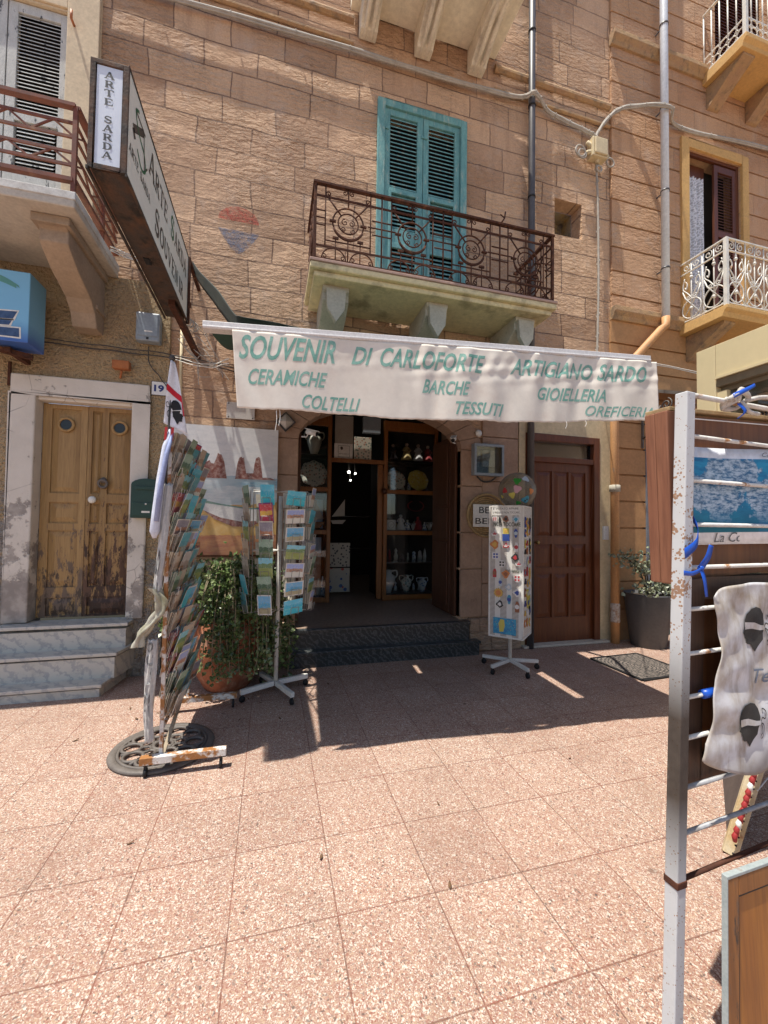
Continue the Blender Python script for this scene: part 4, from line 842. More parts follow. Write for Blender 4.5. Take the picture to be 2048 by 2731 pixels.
# canvas: front bar to the wall, with slits added to lay strips of sun on the paving
mb = MB(); cuts = [0, 1.06, 1.10, 1.86, 2.30, 2.38, BL]
def CP(s, t): p = Vector(BP(s, bz(s)+.028)); q = Vector((p.x, FY-.06, 3.28)); r_ = p.lerp(q, t); return (r_.x, r_.y, r_.z-.05*math.sin(PI*t))
ts = [i/12 for i in range(13)]
for i, (c0, c1) in enumerate(zip(cuts, cuts[1:])):
    for t0, t1 in zip(ts, ts[1:]):
        if (i == 4 and .15 < (t0+t1)/2 < .78) or (i == 1 and .62 < (t0+t1)/2 < .75): continue
        mb.add([CP(c0, t0), CP(c1, t0), CP(c1, t1), CP(c0, t1)], [(0, 1, 2, 3)], True)
mb.build('canvas', m_canvas, A)
mb = MB(); mb.beam((-.4, FY-.08, 3.30), (2.8, FY-.08, 3.30), .12, .12); mb.build('cassette', m_alu, A, bevel=.01)
for s0, xw in ((.25, .2), (2.9, 2.6)):
    mb = MB(); e = Vector((xw+.35, 3.6, 3.0)); mb.beam((xw, FY-.1, 3.22), e, .04, .05); mb.beam(e, Vector(BP(s0, bz(s0))), .035, .045); mb.build('arm', m_alu, A, bevel=.003)
# valance
def vbot(s):
    P = ((.17, 2.195), (.73, 2.205), (1.29, 2.197), (2.18, 2.237), (2.75, 2.285), (3.245, 2.318))
    for (a, p), (b, q) in zip(P, P[1:]):
        if s <= b or b == 3.245: return p+(q-p)*(s-a)/(b-a)
def vwave(s, t):
    k = max(0, min(1, (s-1.2)/.15)); e = .5+.5*t
    w0 = .012*math.sin(s*4.3+.6)*e+.004*math.sin(s*11+1.2*t+1)*e
    w1 = .0050*math.sin(s*41+1.5*math.sin(s*5))*(.35+.65*math.sin(PI*min(1, t*1.6+.1))) + .004*math.sin(s*23+3*t)
    lf = max(0, 1-(s-.17)/.5); w2 = .004*lf*math.sin(s*38-t*9)
    cr = (.0025*math.sin(t*34+s*9)*math.exp(-((t-.28)/.16)**2)+.0025*math.sin(s*63+t*14)*math.exp(-((t-.22)/.15)**2))*(.25+.75*k)
    return w0+k*w1+w2+cr
def VP(u, t, o=0.):
    s = .17+3.075*u; edge = -.015*(1-t)*max(0, 1-u*20); top = bz(s)-.024; z = top+(vbot(s)-top)*t+.003*math.sin(s*15)*t+.0012*math.sin(s*90)*t*t
    s2 = s+edge*0+.06*(t-.0)*max(0, u-.95)*1.0
    return BP(s2+(.04*t*(1-u)**8), z, .036+vwave(s, t)+o)
mb = MB(); mb.grid(lambda u, t: VP(u, t), 420, 42); VA = mb.build('valance', m_banner, A, solid=.0015)
mb = MB()
def on_cloth(s, z, o=.0019):
    u = (s-.17)/3.075; top = bz(s)-.024; t = (top-z)/(top-vbot(s)); p = VP(u, t, o); return p
def cloth_text(txt, s0, s1, zl, zr, h, sh=.38, bold=.020, sp=1.0):
    put_text(mb, txt, lambda u, v: on_cloth(s0+(s1-s0)*u, zl+(zr-zl)*u+h*v), cut=max(12, int((s1-s0)/.022)), shear=sh, bold=bold, space=sp)
cloth_text('SOUVENIR', .20, .80, 2.496, 2.524, .150); cloth_text('DI', .90, 1.042, 2.532, 2.534, .118); cloth_text('CARLOFORTE', 1.09, 1.83, 2.535, 2.548, .128)
cloth_text('ARTIGIANO', 2.02, 2.69, 2.565, 2.580, .118); cloth_text('SARDO', 2.72, 3.152, 2.58, 2.595, .125)
cloth_text('CERAMICHE', .25, .747, 2.345, 2.364, .098, bold=.018); cloth_text('COLTELLI', .583, .962, 2.222, 2.222, .090, bold=.016); cloth_text('BARCHE', 1.377, 1.718, 2.378, 2.386, .096, bold=.02)
cloth_text('TESSUTI', 1.611, 1.974, 2.252, 2.262, .090, bold=.018); cloth_text('GIOIELLERIA', 2.235, 2.791, 2.402, 2.425, .095, bold=.02); cloth_text('OREFICERIA', 2.625, 3.20, 2.312, 2.338, .078, bold=.008)
mb.build('lettering', m_bannert, VA)
mb = MB()
for s_, l_ in ((.44, .13), (.46, .10), (2.46, .05), (2.62, .04)): P = bez([BP(s_, vbot(s_)+.005, .04), BP(s_+.004, vbot(s_)-l_*.5, .045), BP(s_-.004, vbot(s_)-l_, .04)], 4); mb.tube(P, .0018, 4)
mb.build('loose_thread', m_paper, VA)
# dark canvas cover that droops from the sign to the bar
mb = MB(); P = bez([(-.79, 4.30, 4.02), (-.70, 4.15, 3.83), (-.47, 3.60, 3.38), (-.30, 3.15, 3.00), (-.22, 2.90, 2.87), (.0, 2.76, 2.80), (.29, 2.74, 2.77)], 8)
n = len(P)-1
def rib(u, t):
    i = min(int(u*n), n-1); f_ = u*n-i; p = P[i].lerp(P[i+1], f_); wd = .16*math.sin(PI*min(1, .12+u*.75))*(1.0 if u < .85 else max(.15, (1-u)/.15)); k = min(1, max(0, (u-.35)*3))
    return p+Vector((0, .5*k, -(1-k)*.9-.12))*wd*(t-.3)+Vector((0, 0, .012*math.sin(t*PI)))
mb.grid(rib, 60, 6); tag(mb.build('canvas_cover', pmat('blackish green canvas', (.028, .034, .028), (.018, .022, .02), 5, .7), solid=.004), 'blackish canvas cover drooping from the projecting sign to the awning bar', 'canvas cover')

# ================================================================ PROJECTING SIGN
SGN = Matrix.Translation((0, 0, .115)) @ Matrix.Scale(.923, 4)   # overall size and height of the sign
PS = thing('projecting_sign', (-.87, 3.25, 3.33), 'long rusty lightbox sign with black serif lettering above the flag and awning', 'shop sign')
m_sgn = pmat('sign enamel', (.86, .85, .80), (.80, .79, .75), 2, .35, fine=.03, patch=((.55, .5, .42), 2, .68, .9)); m_sgnb = pmat('bluish white end panel', (.66, .72, .80), (.6, .66, .75), 2, .35, fine=.03)
m_sgr = pmat('rusty dark sign casing', (.05, .042, .038), (.11, .055, .03), 8, .85, (30, .4), patch=((.03, .024, .02), 7, .5, .62))
mb = MB(); mb.M = SGN; mb.box(-1.025, -.845, 2.615, 4.36, 3.485, 4.095); framed(mb, -1.033, -.840, 3.474, 4.106, 2.600, 2.6145, .028)
for z in (3.472, 4.098): mb.box(-.8445, -.836, 2.6, 4.37, z, z+.016)
for y in (2.6, 4.355): mb.box(-.8445, -.836, y, y+.012, 3.4885, 4.0975)
mb.box(-1.04, -1.026, 2.6, 4.37, 3.46, 3.484); mb.box(-.8445, -.83, 2.6, 4.37, 3.455, 3.4715)
C1 = mb.build('casing', m_sgr, PS, bevel=.003)
mb = MB(); mb.M = SGN; mb.box(-.97, -.93, 3.42, 3.50, 3.478, 3.486); mb.build('cutout', m_black, C1)
mb = MB(); mb.M = SGN; mb.box(-.8448, -.8405, 2.613, 4.354, 3.489, 4.097); FP_ = mb.build('side_panel', m_sgn, PS)
mb = MB(); mb.M = SGN; mb.box(-1.000, -.872, 2.606, 2.6146, 3.505, 4.075); EP = mb.build('end_panel', m_sgnb, PS)
m_ink = pmat('black sign lettering', (.02, .02, .022), (.035, .035, .04), 9, .5); m_inkg = flat('dark green sign lettering', (.02, .13, .06))
mb = MB(); mb.M = SGN
for i, c in enumerate('ARTE SARDA'):
    z = 4.005-i*.0515
    if c != ' ': put_serif(mb, c, lambda a, b, d: (-.9375+(a-.5)*.052, 2.6045-d, z+b*.040))
mb.build('lettering', m_ink, EP)
mb = MB(); mb.M = SGN; X_ = -.8395
def srow(txt, y0, pitch, z0, h, wd=None, green=()):
    y = y0
    for i, c in enumerate(txt):
        big = c.isupper(); cc = c.upper(); hh = h if big else h*.8; ww = (pitch*.98 if big else pitch*.82)
        if c == ' ': y += pitch*.55; continue
        mb.m = 1 if i in green else 0
        put_serif(mb, cc, lambda a, b, d: (X_+d, y+a*ww, z0+b*hh)); y += ww*(1.0 if cc != 'I' else .7)
srow('Arte Sarda', 3.02, .152, 3.845, .180, green=(5,)); srow('Souvenir', 3.18, .152, 3.565, .180); srow('ARTE SARDA', 2.64, .046, 3.655, .055)
mb.m = 0
for a, b, wd in (((2.70, 3.84), (2.90, 3.985), .022), ((2.90, 3.985), (2.93, 3.76), .008), ((2.70, 3.84), (2.735, 3.80), .02), ((2.73, 3.985), (2.93, 3.995), .008), ((2.93, 3.76), (2.99, 3.83), .006)):
    d = Vector((b[0]-a[0], b[1]-a[1])).normalized(); nn = Vector((-d.y, d.x))*wd
    mb.add([(X_+.0002, a[0]+nn.x, a[1]+nn.y), (X_+.0002, a[0]-nn.x, a[1]-nn.y), (X_+.0002, b[0]-nn.x, b[1]-nn.y), (X_+.0002, b[0]+nn.x, b[1]+nn.y)], [(0, 1, 2, 3)])
mb.m = 1; P = bez([(2.80, 4.03, 0), (2.74, 3.98, 0), (2.80, 3.90, 0), (2.92, 3.86, 0), (2.95, 3.78, 0), (2.87, 3.73, 0), (2.78, 3.78, 0)], 5)
for p, q in zip(P, P[1:]):
    nn = Vector((-(q-p).y, (q-p).x, 0)).normalized()*.009; mb.add([(X_+.0004, c.x, c.y) for c in (p+nn, p-nn, q-nn, q+nn)], [(0, 1, 2, 3)])
mb.build('lettering', [m_ink, m_inkg], FP_)
mb = MB(); mb.M = SGN; mb.M = None; mb.beam((-.83, 3.7, 3.31), (-.76, FY+.02, 3.20), .05, .05); mb.beam((-.86, 3.97, 3.72), (-.86, FY+.02, 3.72), .04, .04); mb.beam((-.775, 4.06, 3.31), (-.775, 4.06, 3.92), .03, .03); mb.beam((-.775, 4.06, 3.90), (-.77, FY+.02, 3.90), .03, .03); mb.build('bracket', m_rust, PS)

# ================================================================ CABLES, PIPES, BOXES ON THE FACADE
def pipe(name, pts, r, m, label, clips=(), cm=None):
    t = thing(name, pts[-1], label, 'downpipe'); mb = MB(); mb.tube(pts, r, 14); mb.build('tube', m, t)
    for z in clips:
        mb = MB(); mb.lathe([(r+.001, z-.012), (r+.007, z-.012), (r+.007, z+.012), (r+.001, z+.012)], (pts[0][0], pts[0][1], 0), 16); mb.beam((pts[0][0], pts[0][1], z), (pts[0][0], FY, z), .014, .014); mb.build('clip', cm or m, t)
    return t
pipe('downpipe', [(3.12, FY-.075, 13), (3.12, FY-.075, 0)], .042, m_dpipe, 'dark grey downpipe running behind the rusted balcony rail', (7.9, 6.9, 5.7, 4.6, 3.4), m_black)
pipe('downpipe', [(5.20, RY-.135, 13), (5.20, RY-.135, 4.42)], .05, m_wpipe, 'white downpipe on the grooved brown house wall', (8.6, 7.4, 6.2, 5.1), m_dpipe)
pipe('downpipe', [(5.20, RY-.135, 4.42), (5.20, RY-.135, 4.30), (5.12, RY-.13, 4.24), (4.42, RY-.1, 3.52), (4.36, RY-.1, 3.40), (4.36, RY-.1, 0)], .052, m_opipe, 'orange painted lower downpipe beside the brown door')
mb = MB()
mb.lathe([(.0525, .27)]+[(.057+.004*(i % 2), .275+.02*i) for i in range(12)]+[(.0525, .52)], (4.36, RY-.1, 0), 16)
tag(mb.build('pipe_tape', pmat('brown and white tape', (.33, .18, .10), (.6, .56, .5), 30, .6), bevel=0), 'brown and white tape wrapped round the foot of the orange downpipe', 'tape')
mb = MB(); mb.lathe([(.0525, 1.97), (.066, 1.975), (.066, 2.06), (.0525, 2.065)], (4.36, RY-.1, 0), 16); tag(mb.build('pipe_tape', m_brgrey), 'grey clamp band high on the orange downpipe beside the door', 'clamp')
def cable(pts, rs, n=6, lab='', m=None, ties=0, name='cable_bundle'):
    P = bez(pts, n); mb = MB()
    for k, (dz, r) in enumerate(rs): mb.tube([p+Vector((0, -.008*(k % 2), dz+.004*math.sin(i*.9+k))) for i, p in enumerate(P)], r, 6)
    if ties:
        for i in range(2, len(P)-1, ties): p = P[i]; mb.tube(circ((p.y, p.z), .03, lambda a, b: (p.x, a, b), 8), .004, 4, True)
    o = mb.build(name, m or m_cable); tag(o, lab, 'cable'); return o
cy = FY-.05
cable([(-3.2, cy, 6.72), (-1.24, cy, 6.84), (.46, cy, 6.91), (1.8, cy, 6.93), (2.9, cy, 6.99), (3.12, FY-.14, 7.01), (3.4, cy, 6.93), (3.9, cy, 6.84), (4.10, cy, 6.80), (4.12, cy, 6.70)], ((.018, .014), (0, .015), (-.018, .013), (.006, .010)), 10, 'thick grey cable bundle running across the upper stone facade', None, 4)
cable([(4.13, cy, 6.70), (4.16, cy, 6.85), (4.40, cy, 7.18), (4.68, cy-.02, 7.35), (5.2, FY-.24, 7.33), (5.6, cy-.02, 7.30), (7.5, cy-.02, 7.46), (11, cy-.02, 7.6)], ((.018, .014), (0, .015), (-.018, .013)), 10, 'thick grey cable bundle arching right over the white downpipe', None, 4)
cable([(4.13, cy, 6.50), (4.16, cy, 5.9), (4.17, cy, 4.8), (4.15, cy, 4.0), (4.14, cy, 3.72)], ((0, .012), (.004, .010)), 8, 'thin cable dropping from the junction box down the stone wall', m_cable, 3)
cable([(4.14, cy, 3.70), (3.6, 3.9, 3.42), (2.8, 3.0, 2.95)], ((0, .005),), 8, 'white cord from the wall cable to the right end of the awning', m_wirew)
cable([(4.14, cy, 3.72), (4.8, FY-.4, 3.60), (5.6, 3.9, 3.42)], ((0, .005), (.015, .004)), 8, 'slack white cords strung from the wall cable towards the iron canopy', m_wirew)
cable([(-4, LY-.03, 3.2), (-2.1, LY-.03, 3.15), (-1.5, LY-.03, 3.14), (-1.0, LY-.03, 3.13), (-.4, LY-.02, 3.07)], ((0, .006), (.035, .005)), 8, 'thin cables along the roughcast above the marble door surround', m_wire)
cable([(-1.2, LY-.03, 3.22), (-1.19, LY-.03, 3.06), (-1.10, LY-.03, 2.94), (-1.03, LY-.03, 2.84)], ((0, .005),), 8, 'thin dark cable from the grey meter box to the number plate', m_wire)
cable([(-.95, 4.42, 3.12), (-.6, 4.0, 2.93), (-.28, 2.75, 2.53)], ((0, .004), (-.03, .004)), 8, 'two white cords tied between the sign bracket and the valance corner', m_wirew)
cable([(-1.49, 4.3, 4.02), (-1.2, 4.28, 3.93), (-.9, 4.3, 3.86)], ((0, .006), (.018, .006), (-.016, .005)), 8, 'frayed white rope tying the left balcony to the sign', m_wirew)
mb = MB(); rg = random.Random(11)
for k in range(9):
    p = Vector((-.92+.1*rg.random(), 4.36, 3.44-.25*rg.random())); P = [p]
    for j in range(4): p = p+Vector((rg.uniform(.0, .15), rg.uniform(-.02, .03), rg.uniform(-.16, .03))); P.append(p)
    mb.tube(bez(P, 5), .004, 4)
for k in range(5): mb.tube(circ((-.86+.02*k, 3.45-.01*k), .05, lambda a, b: (a, 4.3+.012*k, b), 12), .005, 4, True)
tag(mb.build('wire_tangle', m_cable), 'tangle of loose pale wires round the sign bracket', 'wires')
mb = MB(); mb.tube([(-.91, FY-.04, 3.46), (-.905, FY-.04, 2.55)], .014, 8); tag(mb.build('conduit', m_boxcream), 'cream conduit down the wall behind the small flag', 'conduit')
# junction box
J = thing('junction_box', (4.12, cy, 6.4), 'yellowed plastic junction box where the facade cables meet', 'junction box')
mb = MB(); mb.box(4.01, 4.25, FY-.14, FY-.02, 6.44, 6.70); mb.box(4.03, 4.23, FY-.165, FY-.1405, 6.46, 6.68); JB = mb.build('body', m_boxcream, J, bevel=.012)
mb = MB()
for x, z in ((3.96, 6.50), (4.30, 6.52), (3.96, 6.64), (4.13, 6.40)): mb.tube([(x, FY-.08, z), (4.13, FY-.08, 6.56)], .028, 8)
mb.build('gland', m_boxcream, J)
mb = MB()
for x, z, r_ in ((3.86, 6.50, .075), (4.34, 6.46, .06), (3.89, 6.47, .06), (4.16, 6.33, .04)): mb.tube(circ((x, z), r_, lambda a, b: (a, FY-.08, b), 16), .012, 6, True)
mb.build('cable_loop', m_cable, J)
def solo(name, build, mats, label, cat, bevel=.004, group=None):
    mb = MB(); build(mb); o = mb.build(name, mats, bevel=bevel); tag(o, label, cat, group); return o
E_ = thing('meter_box', (-1.19, LY-.09, 3.24), 'grey plastic meter box on the roughcast above the number plate', 'meter box')
mb = MB(); mb.box(-1.30, -1.09, LY-.10, LY, 3.25, 3.53); EB = mb.build('body', m_grey, E_, bevel=.012)
mb = MB(); mb.box(-1.285, -1.105, LY-.108, LY-.1005, 3.295, 3.515); mb.build('cover', m_grey, E_, bevel=.004)
mb = MB(); mb.box(-1.22, -1.15, LY-.1095, LY-.1085, 3.335, 3.347); mb.m = 1; mb.box(-1.205, -1.185, LY-.106, LY-.1005, 3.265, 3.285); mb.build('badge', [m_paper, m_black], E_)
NP = thing('number_plate', (-1.10, LY-.012, 2.755), 'white enamel plate with blue number 19 by the wooden door', 'house number')
mb = MB(); mb.box(-1.165, -1.035, LY-.012, LY, 2.755, 2.885); mb.m = 1; framed(mb, -1.17, -1.03, 2.75, 2.89, LY-.010, LY-.001, .006); mb.build('plate', [m_white, m_wire], NP)
mb = MB(); put_text(mb, '19', lambda u, v: (-1.145+.09*u, LY-.0135, 2.785+.07*v), bold=.04); mb.build('number', flat('navy enamel', (.02, .035, .16), .35), NP)
solo('brick_lamp', lambda mb: (mb.box(-1.49, -1.345, LY-.10, LY-.03, 2.955, 3.035), mb.tube([(-1.42, LY-.05, 2.95), (-1.44, LY-.02, 2.88)], .012, 6)), pmat('orange brick', (.42, .15, .05), (.3, .1, .035), 12, .8), 'small orange brick shaped lamp above the marble door surround', 'wall lamp', .01)
LB_ = thing('letterbox', (-1.15, LY-.1, 1.53), 'dark green letterbox on the wall right of the wooden door', 'letterbox'); m_gr = pmat('dark green enamel', (.010, .052, .038), (.008, .04, .03), 6, .45)
mb = MB(); mb.prism([(-1.29, 1.53), (-1.02, 1.53), (-1.02, 1.85)]+[(-1.155+.135*math.cos(R(a)), 1.85+.06*math.sin(R(a))) for a in range(0, 181, 20)], XZ(LY-.12), 0, .12); mb.build('body', m_gr, LB_, bevel=.008)
mb = MB(); mb.box(-1.27, -1.04, LY-.13, LY-.1205, 1.55, 1.68); mb.box(-1.25, -1.06, LY-.135, LY-.1205, 1.80, 1.835); mb.build('door', m_gr, LB_, bevel=.004)
mb = MB(); mb.box(-1.19, -1.12, LY-.1315, LY-.1302, 1.58, 1.598); mb.sphere((-1.155, LY-.131, 1.665), .009, 8); mb.build('name_slot', m_paper, LB_)
# blue lightbox at the left edge
BS = thing('blue_sign', (-2.6, 4.15, 3.0), 'sky blue lightbox sign with navy lettering hanging under the left balcony', 'shop sign')
b = NB('sky blue sign print'); z = b.sep(b.coord('Generated'))[2]; v_ = b.coord(); m_bs = b.fin(b.mix(b.ramp(b.math('ADD', z, b.ramp(b.noise(v_, 5, 4), 0, 1, -.08, .08)), .02, .30), (.05, .13, .42), (.20, .48, .72)), .35)
mb = MB(); mb.box(-3.6, -2.005, 4.10, 4.36, 2.985, 3.585); mb.build('case', m_bs, BS, bevel=.006)
m_nv = pmat('navy print', (.02, .05, .14), (.05, .10, .22), 20, .4)
mb = MB()
for k, (g_, dy_) in enumerate(((.012, .0015), (0, .003))):
    mb.m = k
    for p in ([(-2.5, 3.215), (-2.085, 3.24), (-2.115, 3.175), (-2.5, 3.15)], [(-2.5, 3.14), (-2.12, 3.16), (-2.14, 3.12), (-2.5, 3.10)], [(-2.5, 3.085), (-2.07, 3.10), (-2.065, 3.025), (-2.5, 3.03)], [(-2.5, 3.2), (-2.33, 3.2), (-2.33, 3.05), (-2.5, 3.05)]):
        cx = sum(q[0] for q in p)/4; cz = sum(q[1] for q in p)/4; mb.add([(a+g_*(1 if a > cx else -1), 4.10-dy_, c+g_*(1 if c > cz else -1)) for a, c in p], [(0, 1, 2, 3)])
mb.build('lettering', [m_paper, m_nv], BS)
mb = MB(); P = bez([(-2.6, 4.098, 3.50, ), (-2.35, 4.098, 3.535), (-2.2, 4.098, 3.50), (-2.10, 4.098, 3.455)], 5)
for i, (p, q) in enumerate(zip(P, P[1:])):
    t = .014+.012*math.sin(PI*i/len(P)); mb.add([(p.x, p.y-.001, p.z+t), (p.x, p.y-.001, p.z-t), (q.x, q.y-.001, q.z-t), (q.x, q.y-.001, q.z+t)], [(0, 1, 2, 3)])
mb.add([(-2.135, 4.0965, 3.485), (-2.075, 4.0965, 3.44), (-2.085, 4.0965, 3.465)], [(0, 1, 2)]); mb.build('fish', flat('sea green print', (.10, .30, .28)), BS)
mb = MB(); mb.beam((-2.35, 4.2, 2.96), (-2.06, 4.3, 2.93), .05, .04); mb.beam((-2.2, 4.2, 2.95), (-2.2, LY, 2.95), .04, .04); mb.build('bracket', m_rust, BS)
solo('wall_iron', lambda mb: mb.beam((-2.33, LY-.02, 2.94), (-2.33, LY-.02, 2.72), .02, .02), m_rust, 'short rusty iron bar on the roughcast under the blue sign', 'iron bar', 0)

# ================================================================ THINGS HUNG ROUND THE ENTRANCE
# painted seaside panel
MU = thing('mural_panel', (-.45, FY-.05, 1.17), 'painted panel of a beached boat, red rocks and sand beside the entrance', 'painting')
b = NB('painted seaside'); v = b.coord(); x, y, z = b.sep(v); nz = b.noise(b.coord('Object', (4, 4, 16)), 1, 6, .7)
zz = b.math('ADD', z, b.ramp(nz, 0, 1, -.05, .05)); x2 = b.math('ADD', zz, b.math('MULTIPLY', x, -.10))
sky_ = b.mix(b.ramp(nz, .45, .7), (.70, .70, .70), (.58, .60, .62)); sea = b.mix(b.ramp(nz, .4, .62), (.15, .33, .44), (.42, .52, .56)); shal = b.mix(b.ramp(nz, .42, .65), (.62, .64, .64), (.42, .50, .53))
sand = b.mix(b.ramp(b.noise(v, 8, 5), .4, .65), (.60, .34, .09), (.68, .45, .18)); red = b.mix(b.ramp(nz, .4, .6), (.42, .15, .08), (.55, .26, .11))
col = b.mix(b.math('GREATER_THAN', zz, .20), red, sand); col = b.mix(b.math('GREATER_THAN', x2, .50), col, shal)
col = b.mix(b.math('MULTIPLY', b.math('GREATER_THAN', zz, .70), b.ramp(x, -.25, .3)), col, sea); col = b.mix(b.math('GREATER_THAN', zz, .80), col, sky_); col = b.mix(b.ramp(b.noise(v, 34, 3, .8), .35, .65, 0, .12), col, (.3, .28, .26))
m_mu = b.fin(col, .7)
m_rock = pmat('dark red painted rock', (.20, .065, .05), (.36, .24, .21), 26, .8, lo=.42, hi=.62, coord='Object')
mb = MB(); mb.box(-.96, .055, FY-.055, FY-.012, 1.17, 2.485); mb.m = 1; mb.box(-.96, .055, FY-.058, FY-.012, 1.155, 1.169); mb.build('panel', [m_mu, m_doorB], MU)
mb = MB(); yq = FY-.0565
for cx, w_, h_ in ((-.52, .07, .25), (-.62, .10, .17), (-.31, .055, .25), (-.145, .048, .25), (-.22, .15, .07), (-.06, .10, .025)):
    rg = random.Random(int(cx*100)); pts = [(cx+a_*w_, 1.95+h_*q_*rg.uniform(.9, 1.08)) for a_, q_ in ((-1, 0), (-.85, .38), (-.72, .60), (-.45, .82), (-.25, .97), (.05, 1.), (.2, .93), (.48, .88), (.66, .62), (.86, .33), (1.05, 0))]
    mb.add([(a, yq, c) for a, c in pts], [tuple(range(len(pts)))]); yq -= .0002
mb.build('painted_rock', m_rock, MU)
mb = MB(); yq = FY-.0568
mb.add([(a, yq, c) for a, c in ((-.72, 1.72), (-.66, 1.62), (-.5, 1.55), (-.3, 1.51), (-.15, 1.52), (-.05, 1.58), (-.02, 1.66), (-.25, 1.655), (-.5, 1.69))], [tuple(range(9))])
mb.m = 1; mb.add([(a, yq-.0004, c) for a, c in ((-.66, 1.62), (-.5, 1.55), (-.3, 1.51), (-.15, 1.52), (-.05, 1.58), (-.08, 1.53), (-.2, 1.455), (-.38, 1.46), (-.55, 1.53))], [tuple(range(9))])
mb.m = 2; mb.add([(a, yq-.0004, c) for a, c in ((-.72, 1.72), (-.70, 1.70), (-.5, 1.675), (-.25, 1.64), (-.02, 1.645), (-.02, 1.66), (-.25, 1.655), (-.5, 1.69), (-.66, 1.725))], [tuple(range(9))]); mb.build('painted_boat', [pmat('painted boat white', (.70, .68, .64), (.54, .52, .51), 9, .8), m_rock, pmat('painted green gunwale', (.12, .24, .20), (.25, .32, .28), 20, .8)], MU)
PQ = thing('plaque', (-.33, FY-.02, 2.585), 'small blank white plaque under the left end of the valance', 'plaque')
mb = MB(); mb.box(-.47, -.19, FY-.018, FY-.001, 2.585, 2.755); mb.build('plate', pmat('weathered white board', (.58, .55, .52), (.5, .47, .44), 5, .6), PQ, bevel=.003)
mb = MB(); [mb.sphere((x, FY-.019, z), .007, 8) for x in (-.45, -.21) for z in (2.60, 2.74)]; mb.build('screw', m_wire, PQ)
DM = thing('diamond_lamp', (.13, FY-.06, 2.5), 'diamond shaped glass wall lamp left of the shop arch', 'wall lamp')
mb = MB(); dd = [(.13, 2.48), (.235, 2.585), (.13, 2.69), (.025, 2.585)]; d2 = [(.13+(a-.13)*.86, 2.585+(c-2.585)*.86) for a, c in dd]
for i in range(4): j = (i+1) % 4; mb.prism([dd[i], dd[j], d2[j], d2[i]], XZ(FY-.06), 0, .058)
mb.build('frame', m_wire, DM)
mb = MB(); mb.add([(a, FY-.045, c) for a, c in d2]+[(.13, FY-.085, 2.585)], [(0, 1, 4), (1, 2, 4), (2, 3, 4), (3, 0, 4)]); mb.build('pane', flat('bevelled pale glass', (.45, .42, .38), .12, .8), DM)
def cctv(x, y, z, dx, label):
    t = thing('security_camera', (x, y, z), label, 'camera'); d = Vector((dx, -.55, -.28)).normalized(); p = Vector((x, y, z))
    mb = MB(); mb.tube([p-d*.06, p+d*.06], .027, 12); mb.beam(p-d*.07+Vector((0, 0, .03)), p+d*.09+Vector((0, 0, .03)), .062, .006); mb.build('body', m_white, t)
    mb = MB(); mb.tube([p+d*.0605, p+d*.064], .024, 12); mb.build('lens', m_black, t)
    mb = MB(); mb.tube([p-d*.03, p-d*.06+Vector((0, .03, -.05)), p+Vector((-.10 if dx > 0 else .06, .08, -.03))], .008, 6); mb.build('arm', m_white, t)
cctv(.40, 4.44, 2.47, .9, 'white security camera pointing right, left side of the arch'); cctv(2.06, 4.46, 2.52, -.35, 'small white security camera under the right side of the arch')
GM = thing('meter_box', (2.53, FY-.08, 2.10), 'glass fronted grey meter box on the stone pillar by the arch', 'meter box')
mb = MB(); framed(mb, 2.33, 2.73, 2.11, 2.49, FY-.10, FY-.015, .03); mb.box(2.36, 2.70, FY-.03, FY-.015, 2.14, 2.46); mb.m = 1; mb.box(2.45, 2.62, FY-.07, FY-.0305, 2.22, 2.42); mb.build('case', [m_grey, m_paper], GM, bevel=.003)
mb = MB(); mb.box(2.361, 2.699, FY-.095, FY-.09, 2.141, 2.459); mb.build('pane', m_glassD, GM)
mb = MB(); mb.tube(bez([(2.40, FY-.03, 2.10), (2.48, FY-.04, 2.04), (2.58, FY-.04, 2.05), (2.66, FY-.03, 2.10)], 5), .010, 6); mb.build('cable', m_wire, GM)
solo('wall_rosette', lambda mb: mb.lathe([(0, 0), (.04, .004), (.045, .01), (.02, .016), (0, .018)], (0, 0, 0), 12), m_paper, 'small round white rosette on the pillar above the glass meter box', 'ornament', 0)
o = bpy.data.objects['wall_rosette']; o.location = (2.42, FY-.02, 2.63); o.rotation_euler = (PI/2, 0, 0)
TR = thing('wicker_tray', (2.52, FY-.05, 1.36), 'round woven tray hung on the pillar, carrying a handwritten paper', 'tray')
mb = MB(); c = (2.52, 1.63); f = lambda a, b: (a, FY-.035, b)
for k in range(9): mb.tube(circ(c, .03+.024*k, lambda a, b: (a, FY-.035+.004*(k % 2), b), 32), .014, 5, True)
mb.tube(circ(c, .255, lambda a, b: (a, FY-.06, b), 36), .016, 6, True); mb.build('weave', pmat('dry straw', (.42, .29, .14), (.30, .20, .09), 18, .9, (40, .4)), TR)
PP = MB(); PP.box(2.33, 2.72, FY-.075, FY-.072, 1.49, 1.76); pp = PP.build('paper', m_paper, TR)
mb = MB(); put_text(mb, 'BEN', lambda u, v: (2.41+.24*u, FY-.0765, 1.655+.075*v)); put_text(mb, 'BENI', lambda u, v: (2.36+.32*u, FY-.0765, 1.525+.070*v)); mb.build('lettering', m_black, pp)

